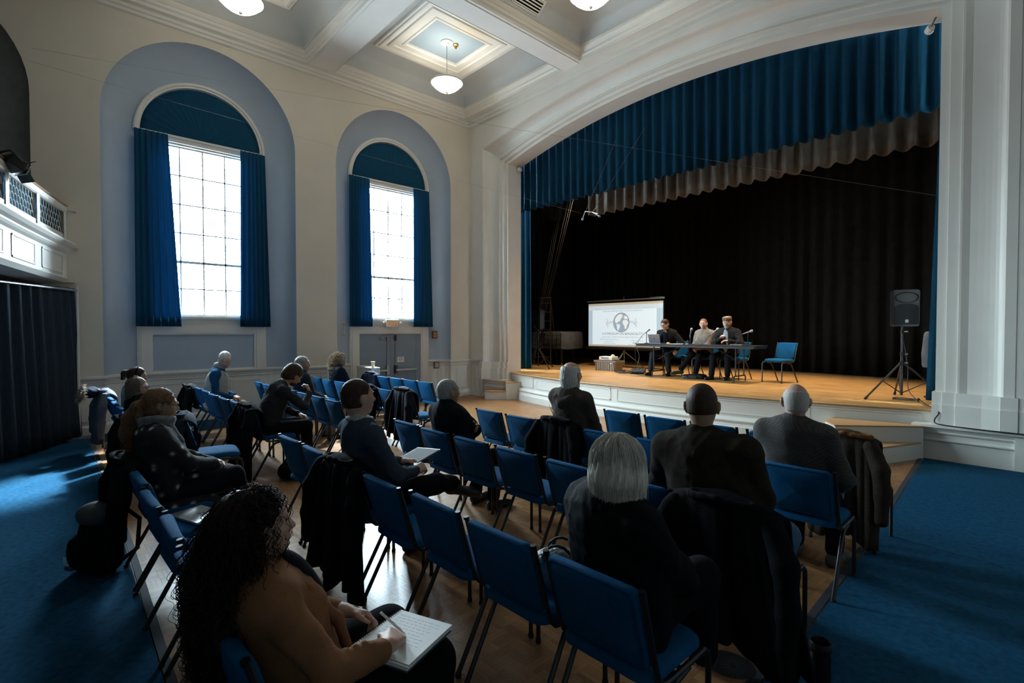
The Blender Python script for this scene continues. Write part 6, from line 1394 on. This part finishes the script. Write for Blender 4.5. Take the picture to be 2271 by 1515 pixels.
fo = empty('grey_folder', (-3.34, 2.06, .735), R(15), 'dark grey folder on the lap of the young person in the sweater', 'folder'); fo.rotation_euler = (R(12), R(-4), R(12))
b = MB(); b.box((0, 0, 0), (.25, .33, .012)); b.build('folder_cover', M['spacegrey'], fo, bevel=.003); b = MB(); b.box((.004, -.004, .0075), (.235, .315, .002)); b.build('sheet', mat('grey_sheet', (.10, .10, .098), .8), fo)
# ---- 10. grey-haired man, arms crossed
x, y = xr[1], 2.55
p10 = person('navy', x, y, 'person with short grey hair in a black fleece, arms crossed, third row', vox=.009, sc=.95, lean=-17, fat=1.1, hip=(0, .27, .53), head=(yaw_to(x, y, 0)-22, 4, 0), skn=TAN, top=cloth('black_fleece', (.012, .014, .018)), topt=.03, pants=BLK, shoe=SHOE, seed=12, collar=.06,
  arms={1: (-.10, .32, .86), -1: (.13, .30, .83)}, poles={1: (1, .5, -.6), -1: (-1, .5, -.6)}, hands={1: dict(d=(-.9, .1, .05), n=(0, -1, -.1), curl=20), -1: dict(d=(.9, 0, .0), n=(0, -1, 0), curl=25)})
hair_cap(p10, HB['grey'], .007, grow=.010, low=-.055, front=.068, seed=11)
# ---- 11. bald man with long white hair
x, y = xr[2], 3.60
M['olive'] = cloth('brown_sweatshirt', (.075, .062, .052))
p11 = person('baldpony', x, y, 'person with bald crown and long white hair in a brown hoodie, second row', vox=.008, sc=1.08, lean=-9, hip=(0, .26, .555), fat=1.08, head=(yaw_to(x, y, 0)-12, 4, 0), neckf=.03, skn=ROSY, top=M['olive'], topt=.028, pants=BLK, shoe=SHOE, seed=13, collar=.02, eyes=False)
def fringe(g, H, e):
    e((0, -.045, -.05), (.082, .075, .085), .03); e((0, -.06, -.12), (.05, .045, .06), .03); e((0, .015, .155), (.10, .125, .11), .008, True)
hair_cap(p11, HB['white'], .0065, grow=.007, low=-.155, front=.07, extra=fringe, strands=.003, seed=12)
g = SDF(p11.C-.25, p11.C+.25, .007); g.ell(p11.H(0, .06, -.10), (.045, .045, .06), p11.Rm, .02); g.mesh('beard', HB['white'], p11.root)
g = SDF(p11.N-.3, p11.N+.25, .008); N = p11.N; up, fw_, la = p11.up, p11.fwd, p11.lat
g.chain([N+la*.11+up*.0, N+la*.08-fw_*.10-up*.02, N-fw_*.14-up*.07, N-la*.08-fw_*.10-up*.02, N-la*.11], [.03, .035, .04, .035, .03], .03); g.ell(N-fw_*.115-up*.08, (.11, .03, .085), np.stack([la, fw_, up], 1), .03); g.wrinkle(.004, 40, 3); g.mesh('hood', M['olive'], p11.root)
b = MB(); bx = MB()
Bk = p11.hip+p11.up*.30-p11.fwd*.168
for k in range(9):
    P = [tuple(Bk-p11.lat*(.10-.10*math.sin(t*1.7)*.6+.004*k)+p11.up*(.10-.15*t+.007*k)-p11.fwd*(.004+.012*math.sin(t*2.2))) for t in [q/10 for q in range(11)]]; b.tube(P, .0014, 4)
for k in range(5): 
    c = Bk+p11.lat*(.02+.03*k-.02*(k % 2))-p11.up*(.02+.025*(k % 3))-p11.fwd*.0; b.lathe([(0, -.002), (.010-.001*k, 0), (0, .002)], tuple(c), 8, M=Matrix.Rotation(R(90), 3, 'X'))
b.build('embroidery', mat('silver_thread', (.35, .36, .38), .5), p11.root)
b = MB(); b.tube([tuple(p11.H(.086, .0, .01)), tuple(p11.H(.087, -.005, -.04)), tuple(p11.H(.055, -.06, -.10))], .002, 5); b.tube([tuple(p11.H(.05, .108, .012)), tuple(p11.H(.084, .05, .014)), tuple(p11.H(.086, -.01, .012))], .002, 5); b.build('spectacles', GLASSF, p11.root)
# ---- 12. silver bob
x, y = xr[6], 1.46
p12 = person('silver', x, y, 'person with a silver-grey bob in a quilted black jacket, seen from behind', vox=.0075, sc=.95, fat=1.12, lean=-13, twist=-14, side=3, fem=True, hip=(-.045, .275, .55), head=(yaw_to(x, y, 0)-4, 0, 0), skn=ROSY, top=cloth('black_quilted_jacket', (.005, .006, .008), .8, .3, 30), topt=.042, pants=BLK, shoe=None, seed=14, collar=.065, eyes=False, wr=.005, hem=.42,
  legs={1: ((.14, .58, .66), (.135, .615, .29)), -1: ((-.05, .60, .50), (-.03, .55, .09))}, feet={1: (.30, .75, .25), -1: (.0, .78, .09)})
def silx(g, H, e):
    e((0, -.02, .03), (.098, .108, .100), .02); e((0, -.04, -.035), (.108, .092, .105), .04); [e((s*.085, .0, -.06), (.034, .065, .085), .03) for s in (-1, 1)]
hair_cap(p12, HB['silver'], .006, grow=.012, low=-.118, front=.055, extra=silx, strands=.0035, seed=13, side=.05)
def bobstrands(p, m, n, L0, crown, rad, seed, flare=1.16, zend=-.125, wig=.004):
    rs = np.random.RandomState(seed); K = 13; S = []
    for i in range(n):
        a = rs.uniform(-PI, PI); 
        if abs(a) < .75: continue
        hgt = rs.uniform(.35, 1.0)
        t = np.linspace(0, 1, K); lat0 = (1-hgt)*1.2
        ang = lat0+(PI/2*1.02-lat0)*np.minimum(1, t*1.6); r = np.sin(ang); zz = np.cos(ang)
        px_ = .101*flare**0*np.sin(a)*r*(1+.10*t); py_2 = -.02+(-.108*np.cos(a+PI)*-1)*r*(1+.02*t) if False else -.022+.106*np.cos(a)*r
        pz = .032+.104*zz; drop = np.maximum(0, t-.62)/.38; pz = pz+(zend-rs.uniform(0, .03)-.032)*drop*(t > .62); px_ = px_*(1+.07*drop-.05*drop**2*2); 
        w = wig*np.sin(t*rs.uniform(3, 7)+rs.uniform(0, 6)); jit = rs.normal(size=3)*.003
        S.append(np.stack([p.H(px_[k]+w[k]+jit[0], py_2[k]+w[k]*.5+jit[1], pz[k]+jit[2]) for k in range(K)]))
    return tubes('hair_strands', np.array(S), rad*(.6+.8*rs.rand(len(S))), m, p.root, 3, .5)
HB['silverlt'] = hairm('silver_hair_light', (.80, .77, .70), .1); HB['silverdk'] = hairm('silver_hair_dark', (.30, .27, .23), .2)
bobstrands(p12, HB['silverlt'], 1600, 0, 0, .0009, 1); bobstrands(p12, HB['silverdk'], 700, 0, 0, .0008, 2); bobstrands(p12, HB['silver'], 1200, 0, 0, .0009, 3)
bobstrands(pb, HB['ash'], 260, 0, 0, .002, 4)
# her crossed shoe with a patterned sole
sh_ = empty('patterned_shoe', (0, 0, 0)); sh_.parent = p12.root
zc = -Vector((.36, -.78, .52)).normalized(); yc_ = Vector((.68, .70, -.22)); yc_ = (yc_-zc*yc_.dot(zc)).normalized(); xc_ = yc_.cross(zc)
sh_.matrix_local = Matrix(((xc_.x, yc_.x, zc.x, .214), (xc_.y, yc_.y, zc.y, .62), (xc_.z, yc_.z, zc.z, .30), (0, 0, 0, 1)))
def sole_outline(k=1.0): return [(k*(.047+.008*math.sin(t))*math.cos(t)*(1.0 if math.sin(t) > -.2 else .88), k*.135*math.sin(t)) for t in [2*PI*q/28 for q in range(28)]]
b = MB(); b.grid([[(px_*k, py_*k+.0, z_) for px_, py_ in sole_outline()] for k, z_ in ((.02, .0), (.96, .0), (1, .008), (1, .022), (.96, .028), (.92, .06), (.7, .085), (.02, .09))], closeu=True); auto_smooth(b.build('shoe_upper', SHOE, sh_), 50)
b = MB()
for k in range(18):
    a = 2*PI*k/18; c = (0, .045); b.tube([(c[0]+.012*math.cos(a), c[1]+.012*math.sin(a), -.002), (c[0]+.036*math.cos(a), c[1]+.05*math.sin(a), -.002)], .0028, 4)
for k in range(7): yy = -.02-k*.016; b.tube([(-.034, yy-.012, -.002), (0, yy, -.002), (.034, yy-.012, -.002)], .003, 4)
b.build('sole_tread', mat('grey_sole_tread', (.06, .065, .07), .8), sh_)
# ---- 13. blazer man
x, y = xr[6]-.14, 2.55
M['blazer'] = cloth('brown_tweed_blazer', (.034, .027, .021), .95, .6, 300)
p13 = person('blazer', x, y, 'person with cropped dark hair in a broad brown blazer, seen from behind', vox=.0075, sc=1.07, fat=1.12, wide=1.26, lean=-12, side=-6, hip=(0, .265, .565), head=(yaw_to(x, y, 0)-8, -2, -2), skn=TAN, top=M['blazer'], topt=.034, pants=JEAN, shoe=SHOE, seed=15, collar=.045, eyes=False, hem=.30, neckl=.175,
  arms={1: (.12, .50, .64), -1: (-.22, .46, .66)}, poles={1: (.8, -.5, -.6), -1: (-1, -.3, -.3)}, legs={1: ((.24, .58, .52), (.20, .55, .09)), -1: ((-.18, .60, .50), (-.15, .56, .09))})
g = SDF(p13.hip-.45, p13.hip+.3, .0085); g.cone(p13.hip+[-.02, -.06, .10], p13.hip+[.05, -.02, -.10], .16, .17, .05); g.cone(p13.hip+[.14, -.02, .02], p13.hip+[.23, .12, -.16], .10, .09, .06); g.wrinkle(.005, 24, 3); g.mesh('blazer_skirt', M['blazer'], p13.root)
hair_cap(p13, HB['brown'], .006, grow=.0022, low=-.036, front=.068, seed=14, strands=.0006)
# ---- 14. old man in checked shirt
x, y = xr[6]-.06, 3.60
M['check'] = mat('brown_checked_shirt', (.05, .045, .04), .9); checks(M['check'], (.085, .075, .066), (.028, .027, .028), 110)
p14 = person('old', x, y, 'elderly bald person in a dark checked shirt, rightmost of the audience', vox=.008, sc=1.02, fat=1.08, wide=1.06, lean=-14, hip=(0, .255, .555), head=(yaw_to(x, y, 0)-6, -2, 0), skn=ROSY, top=M['check'], topt=.022, pants=DJEAN, shoe=BSHOE, seed=16, collar=.045, eyes=False, hem=.42, arms={1: (.20, .42, .62), -1: (-.16, .46, .62)})
def fr2(g, H, e): e((0, .03, .150), (.11, .15, .115), .012, True)
hair_cap(p14, HB['thinwhite'], .0065, grow=.0015, low=-.06, front=.07, extra=fr2, strands=.0008, seed=15)
# ---- 15-17 panelists, facing the hall
x, y, rz = -6.48, 11.28, R(186)
p15 = person('p1', x, y, 'panelist in a dark suit jacket and glasses, hand on chin, behind the laptop', rz=rz, z=ZS0, vox=.009, sc=1.02, lean=12, hip=(0, .20, .55), neckf=.05, head=(-8, -16, 4), skn=LIGHT, top=cloth('charcoal_jacket', (.018, .016, .015)), topt=.028, pants=SJEAN, shoe=SHOE, seed=17, collar=.03,
  arms={1: (.04, .40, .99), -1: (-.30, .46, .60)}, poles={1: (.8, .3, -1), -1: (-1, -.3, -.6)}, hands={1: dict(d=(-.75, -.1, .55), n=(-.2, -.9, .2), curl=60), -1: dict(d=(-.2, .9, -.4), curl=40)}, legs={1: ((.22, .58, .50), (.22, .72, .10)), -1: ((-.14, .58, .50), (-.14, .50, .09))})
def shirtfront(p, m, w=.055, name='shirt_front'):
    g = SDF(p.hip-.2, p.N+.12, .009); Rt = np.stack([p.lat, p.fwd, p.up], 1); g.ell(p.hip+p.up*.27*p.sc+p.fwd*.128, (w, .070, .27), Rt, .03); g.cone(p.N-p.up*.03+p.fwd*.02, p.N+p.up*.02+p.fwd*.03, .066, .062, .02); return g.mesh(name, m, p.root)
shirtfront(p15, cloth('dark_blue_shirt', (.012, .016, .03)))
hair_cap(p15, HB['brown'], .007, grow=.013, low=-.05, front=.056, seed=16, strands=.002); spectacles(p15)
x, y, rz = -5.55, 11.32, R(178)
p16 = person('p2', x, y, 'panelist in a taupe turtleneck sweater with tied-back hair, smiling, centre of the table', rz=rz, z=ZS0, vox=.009, sc=.98, fat=1.1, lean=0, hip=(0, .22, .555), fem=True, head=(16, 0, 3), skn=ROSY, top=cloth('taupe_turtleneck', (.22, .19, .16)), topt=.024, pants=BLK, shoe=SHOE, seed=18, collar=.07, neckl=.175,
  arms={1: (.10, .50, .64), -1: (.0, .52, .66)}, hands={1: dict(curl=45, n=(-.5, -.3, -.8)), -1: dict(curl=45, n=(.5, -.3, -.8))}, legs={1: ((.10, .60, .54), (.28, .80, .16)), -1: ((-.08, .60, .50), (.0, .62, .09))}, feet={1: (.42, .92, .16), -1: (.05, .85, .09)})
def tied(g, H, e): g.chain([H(.0, -.10, .0), H(-.03, -.12, -.06), H(-.05, -.09, -.13)], [.035, .03, .015], .02)
hair_cap(p16, HB['lightbrown'], .007, grow=.008, low=-.06, front=.064, extra=tied, seed=17, strands=.002); spectacles(p16, M['grey_metal'], .019)
x, y, rz = -5.0, 11.36, R(177)
p17 = person('p3', x, y, 'panelist in a patterned cap, dark blazer and pale blue shirt, hands raised at the table', rz=rz, z=ZS0, vox=.009, sc=1.04, fat=1.12, wide=1.05, lean=3, hip=(0, .22, .555), head=(12, -14, 0), skn=ROSY, top=cloth('black_blazer', (.020, .020, .021)), topt=.032, pants=DJEAN, shoe=SHOE, seed=19, collar=.03,
  arms={1: (.02, .54, .90), -1: (-.14, .52, .84)}, poles={1: (1, -.2, -.9), -1: (-1, -.2, -.9)}, hands={1: dict(d=(-.5, .5, .6), n=(-.6, .1, -.5), curl=50, thumb=.6), -1: dict(d=(.8, .55, .1), n=(.1, -.2, -.95), curl=35)}, legs={1: ((.16, .60, .50), (.14, .72, .09)), -1: ((-.16, .58, .50), (-.14, .56, .09))})
shirtfront(p17, cloth('pale_blue_shirt', (.34, .42, .50)), .065)
M['capm'] = mat('patterned_cap', (.25, .18, .10), .8)
def capmat(m):
    n, l = m.node_tree.nodes, m.node_tree.links; b = n['Principled BSDF']; co = n.new('ShaderNodeTexCoord'); v = n.new('ShaderNodeTexVoronoi'); v.inputs['Scale'].default_value = 55; v.distance = 'MANHATTAN'; l.new(co.outputs['Object'], v.inputs['Vector']); r = n.new('ShaderNodeValToRGB'); r.color_ramp.elements[0].color = (.55, .44, .30, 1); r.color_ramp.elements[1].color = (.09, .05, .035, 1); r.color_ramp.elements[1].position = .6; l.new(v.outputs['Distance'], r.inputs[0]); l.new(r.outputs[0], b.inputs['Base Color'])
capmat(M['capm'])
b = MB(); b.grid([[tuple(p17.H(.090*k*math.cos(a), -.012+.110*k*math.sin(a), zz)) for a in [2*PI*q/28 for q in range(28)]] for k, zz in ((1.0, .052), (1.03, .056), (1.02, .102), (.93, .118), (.02, .124))], closeu=True); auto_smooth(b.build('cap', M['capm'], p17.root), 40)
def p17x(g, H, e): e((0, -.05, -.04), (.07, .06, .09), .03)
hair_cap(p17, HB['grey'], .007, grow=.008, low=-.11, front=.06, extra=p17x, seed=18)
g = SDF(p17.C-.22, p17.C+.2, .007); g.ell(p17.H(0, .065, -.085), (.048, .045, .045), p17.Rm, .02); g.ell(p17.H(0, .085, -.058), (.03, .02, .018), p17.Rm, .02, True); g.mesh('beard', HB['grey'], p17.root); spectacles(p17, M['grey_metal'])
# ================================================================== COATS AND BAGS
def coat(name, x, y, rz, m, label, cat='coat', top=.87, w=.27, back=.72, front=.30, flare=1.25, seed=0, sleeves=True, pleat=.03, lining=None, rag=.03, tilt=0):
    """a garment hung over a chair back: shoulders over the pad, body down behind it, fronts over the seat side"""
    root = empty(name, (x, y, 0), rz, label, cat); rs = random.Random(seed); n = 44; rows = []
    prof = [('f', front), ('f', front*.6), ('f', front*.25), ('f', .06), ('t', 0), ('b', .05), ('b', .14), ('b', back*.3), ('b', back*.5), ('b', back*.68), ('b', back*.85), ('b', back)]
    ph = [rs.uniform(0, 6) for _ in range(4)]
    for kind, dr_ in prof:
        row = []
        for k in range(n+1):
            u = -1+2*k/n; sl = .055*abs(u)**2.2; f = dr_/max(back, .01); ww = w*(1+(flare-1)*f) if kind == 'b' else w*.98
            pl = pleat*f*(math.sin(u*9+ph[0])+.6*math.sin(u*17+ph[1])+.35*math.sin(u*27+ph[2])) if kind == 'b' else 0
            zz = top-sl-dr_; yy = {'f': .075+.02*min(1, dr_/.1)+.10*max(0, dr_-.05)*.25, 't': .01, 'b': -.055-.05*f}[kind]+(-pl if kind == 'b' else 0)
            if kind == 't': zz = top-sl+.008
            edge = -(rag*(math.sin(u*5+ph[3])+.4*math.sin(u*13))) if dr_ == back else 0
            row.append((u*ww+pl*.6+tilt*f, yy+.03*abs(u)**3*(1 if kind == 'b' else 0), max(.02, zz+edge)))
        rows.append(row)
    b = MB(); b.grid(rows); o = b.build('coat_body', m, root, smooth=True); sd_ = o.modifiers.new('subsurf', 'SUBSURF'); sd_.levels = 1; sd_.render_levels = 1; so = o.modifiers.new('solid', 'SOLIDIFY'); so.use_rim = True; so.thickness = .016
    g = SDF((-.25, -.22, top-.1), (.25, .18, top+.12), .013)
    a = [np.array([.17*math.cos(t), -.03+.055*math.sin(t), top-.01-.01*abs(math.cos(t))*2]) for t in [2*PI*q/16 for q in range(17)]]; g.chain(a, [.022]*17, .012); g.wrinkle(.004, 50, seed); g.mesh('collar', lining or m, root)
    if sleeves:
        for s in (-1, 1):
            g = SDF((s*w-.3, -.35, .05), (s*w+.3, .2, top+.05), .015); L = min(.62, top-.14)
            g.chain([np.array([s*(w-.04), -.03, top-.10]), np.array([s*(w+.035), -.075, top-.25]), np.array([s*(w+.055), -.095, top-.45]), np.array([s*(w+.05), -.10, top-L])], [.062, .062, .055, .048], .03); g.wrinkle(.006, 30, seed+s); g.mesh('sleeve', m, root)
    return root
CB = cloth('black_wool_coat', (.007, .0078, .0095), .95, .4, 120); CN = cloth('navy_coat', (.014, .022, .040), .8, .4, 100); CBR = cloth('brown_duck_jacket', (.042, .034, .027), .95, .6, 150); CTAN = cloth('tan_lining', (.19, .085, .028)); CG = cloth('grey_parka', (.12, .135, .15), .8, .4, 60); CV = cloth('black_velvet_coat', (.010, .011, .016), .7, .4, 60, sheen=.5)
coat('black_coat', xr[2], 1.46, R(2), CB, 'long black coat hung on the chair of the young person in the sweater', back=.80, seed=1, w=.28, flare=1.45, pleat=.04)
coat('black_coat', xr[0], .40, R(0), CB, 'black coat hung on the chair of the person with the ponytail', back=.66, seed=2, w=.26)
coat('black_coat', -6.43, 1.72, R(0), CB, 'long black coat hung on the chair of the hunched person', back=.80, seed=3, flare=1.4, w=.27)
coat('velvet_coat', -6.39, 3.76, R(0), CV, 'black velvety coat on the chair at the centre aisle, left block', back=.70, seed=4, top=.90, w=.24, pleat=.04)
coat('dark_jacket', -7.46, 3.76, R(0), CB, 'crumpled dark jacket on a chair beside the person with blonde curls', back=.40, seed=5, top=.86)
coat('navy_jacket', -9.43, 4.82, R(0), CN, 'navy jacket on the chair in front of the white parapet', back=.45, seed=6, top=.89, w=.26)
coat('black_coat', xr[2], 3.60, R(0), CB, 'long black coat hung on the chair of the bald white-haired person', back=.78, seed=7, top=.88, w=.25, flare=1.35, pleat=.035)
coat('work_jacket', xr[6]+.03, 4.63, R(-4), CBR, 'brown work jacket with tan lining hung on a front-row chair, beside the old man', back=.80, seed=8, top=.92, w=.21, lining=CTAN, flare=1.12)
coat('black_coat', xr[6], 2.55, R(0), CB, 'big black coat hung on the chair of the person in the blazer', back=.72, seed=9, w=.29, flare=1.45, pleat=.045, tilt=.05)
coat('grey_parka', -9.05, .60, R(4), CG, 'grey parka with a fur-trimmed hood on the farthest rear-row chair', back=.74, seed=10, top=.90, w=.25)
coat('black_coat', -6.79, .62, R(0), CB, 'black coat hung on the chair of the person with the ash-blonde bob', back=.60, seed=11, top=.80, w=.25, flare=1.3)
coat('black_coat', -9.62, 1.72, R(0), CB, 'black coat hanging on the wall-side chair behind the person in the vest', back=.76, seed=12, top=.84, w=.24)
coat('hooded_jacket', -5.93, 1.0, R(-8), CN, 'navy hooded jacket with a strap on the chair in the centre aisle', back=.50, seed=13, top=.90, w=.25)
fur = empty('fur_hood', (0, 0, 0)); pk = [o for o in bpy.data.objects if o.name.startswith('grey_parka') and o.parent is None][0]; bpy.data.objects.remove(fur)
g = SDF((-.3, -.45, .6), (.3, .15, 1.05), .011); g.ell((0, -.16, .86), (.17, .11, .085), None, .03); g.ell((0, -.22, .84), (.10, .09, .05), None, .02, True); g.wrinkle(.006, 40, 2); g.mesh('hood', CN, pk)
FURM = hairm('fur_trim_hair', (.34, .28, .22)); rs_ = np.random.RandomState(5); S_ = []
for i in range(700):
    a = rs_.uniform(0, 2*PI); c = np.array([.15*math.cos(a), -.24+.05*math.sin(a)*.6, .86+.075*math.sin(a)]); d = unit(np.array([math.cos(a)*.8, -.5, math.sin(a)*.9])+rs_.normal(size=3)*.5); L = rs_.uniform(.03, .075); S_.append(np.stack([c+d*L*t+np.array([0, 0, -.02])*t*t for t in np.linspace(0, 1, 5)]))
tubes('fur_trim', np.array(S_), np.full(700, .0028), FURM, pk, 3, .2)['kind'] = 'stuff'
# backpack behind the ponytail woman, handbag beside the silver bob, flask, laptop on seat, papers on chair
bp_ = empty('backpack', (-4.62, .26, 0), R(12), 'black and grey backpack on the carpet behind the person with the ponytail', 'backpack')
g = SDF((-.28, -.22, -.02), (.28, .22, .58), .009); g.ell((0, 0, .22), (.17, .12, .23), None, .02); g.cone((-.10, 0, .12), (.10, 0, .12), .12, k=.05); g.ell((0, -.12, .16), (.13, .06, .12), None, .03); g.wrinkle(.004, 30, 6); g.below(.0); g.mesh('pack_body', BLK, bp_)
g = SDF((-.28, -.22, .25), (.28, .22, .60), .009); g.ell((0, -.01, .40), (.165, .115, .09), None, .02); g.wrinkle(.004, 30, 7); g.below(.36); g.mesh('top_flap', cloth('grey_pack_nylon', (.075, .08, .088), .6), bp_)
b = MB(); b.tube([(-.1, .10, .46), (-.14, .2, .34), (-.12, .19, .12), (-.08, .1, .05)], .016, 6, flat=.4); b.tube([(.1, .10, .46), (.14, .2, .34), (.12, .19, .12), (.08, .1, .05)], .016, 6, flat=.4); b.build('shoulder_strap', BLK, bp_)
b = MB(); b.lathe([(0, 0), (.03, 0), (.03, .004), (0, .004)], (0, 0, 0), 6, M=Matrix.Rotation(R(90), 3, 'X')); b.v = [(p[0]-.03, p[1]-.183, p[2]+.12) for p in b.v]; b.build('reflective_badge', M['paper'], bp_)
b = MB(); b.tube([(-.14, -.1, .02), (-.22, -.14, .015)], .012, 6, flat=.3); b.build('buckle', M['grey_metal'], bp_)
lt = empty('silver_laptop', (-3.80, .72, .495), R(20), 'closed silver laptop lying on the seat in the rear row', 'laptop')
b = MB(); b.box((0, 0, .004), (.31, .215, .007)); b.build('laptop_base', M['silverlap'], lt, bevel=.003); b = MB(); b.box((0, 0, .0115), (.31, .215, .006)); ll = b.build('laptop_lid', M['silverlap'], lt, bevel=.003)
b = MB(); b.lathe([(0, 0), (.016, .0), (.014, .0006), (0, .0006)], (0, 0, .0146), 14); b.tube([(.003, .018, .015), (.008, .026, .015)], .003, 4); b.build('lid_logo', M['spacegrey'], ll)
hbg = empty('quilted_handbag', (-1.60, 1.78, .47), R(30), 'grey quilted handbag with gold fittings beside the person with the silver bob', 'handbag')
QM = mat('grey_quilted_leather', (.16, .18, .20), .45); 
def quilt(m):
    n, l = m.node_tree.nodes, m.node_tree.links; b = n['Principled BSDF']; co = n.new('ShaderNodeTexCoord'); mp = n.new('ShaderNodeMapping'); mp.inputs['Rotation'].default_value = (R(45), R(45), R(45)); ck = n.new('ShaderNodeTexVoronoi'); ck.inputs['Scale'].default_value = 34; l.new(co.outputs['Object'], mp.inputs[0]); l.new(mp.outputs[0], ck.inputs['Vector']); bp2 = n.new('ShaderNodeBump'); bp2.inputs['Strength'].default_value = .9; bp2.invert = True; bp2.inputs['Distance'].default_value = .01; l.new(ck.outputs['Distance'], bp2.inputs['Height']); l.new(bp2.outputs[0], b.inputs['Normal'])
quilt(QM)
g = SDF((-.2, -.14, -.01), (.2, .14, .30), .008); g.ell((0, 0, .10), (.15, .075, .105), None, .02); g.cone((-.10, 0, .06), (.10, 0, .06), .068, k=.03); g.below(.0); g.mesh('bag_body', QM, hbg)
for s in (-1, 1):
    b = MB(); b.tube([(s*.06*1.2, -.05*s, .17), (s*.06, -.05*s, .20), (s*.03, -.05*s, .225), (0, -.05*s, .232), (-s*.03, -.05*s, .225), (-s*.06, -.05*s, .20), (-s*.06*1.2, -.05*s, .17)], .007, 6); auto_smooth(b.build('handle', M['rubber'], hbg), 80)
b = MB(); b.box((0, -.075, .13), (.05, .012, .03)); b.tube([(-.07, -.06, .15), (-.07, -.06, .19)], .007, 6); b.tube([(.07, -.06, .15), (.07, -.06, .19)], .007, 6); b.build('gold_clasp', mat('gold_metal', (.75, .58, .30), .25, 1), hbg)
fk = empty('black_flask', (-.74, 2.62, 0), 0, 'black open-topped cylinder standing on the carpet edge at the bottom right', 'flask')
b = MB(); b.lathe([(0, 0), (.042, 0), (.044, .01), (.044, .20), (.041, .215), (.043, .225), (.046, .23), (.046, .262), (.043, .266), (.040, .262), (.040, .22), (0, .215)], n=28); auto_smooth(b.build('flask_body', M['blackplastic'], fk), 40)
b = MB(); b.lathe([(.0465, .236), (.0475, .24), (.0475, .256), (.0465, .26)], n=28); b.build('rim_band', M['rubber'], fk)
b = MB(); b.box((0, 0, 0), (.21, .28, .004), M=Matrix.Rotation(R(15), 3, 'Z')); o = b.build('loose_papers', M['paper'], bevel=.001); o.location = (-4.30, 2.85, .495); tag(o, 'white papers lying on the blue seat next to the grey-haired man', 'papers')
b = MB(); g = SDF((-.3, -.3, 0), (.3, .3, .3), .01); g.ell((0, 0, .10), (.16, .12, .10), None, .02); g.cone((-.12, .0, .06), (.13, 0, .06), .06, k=.03); g.wrinkle(.005, 30, 9); g.below(.005)
bb2 = empty('floor_bag', (-6.0, 2.05, 0), R(20), 'black bag on the parquet between the chair legs by the hunched person', 'bag'); g.mesh('bag_body', BLK, bb2); b.tube([(-.1, 0, .17), (-.05, 0, .24), (.05, 0, .24), (.1, 0, .17)], .01, 6); b.build('bag_handle', BLK, bb2)
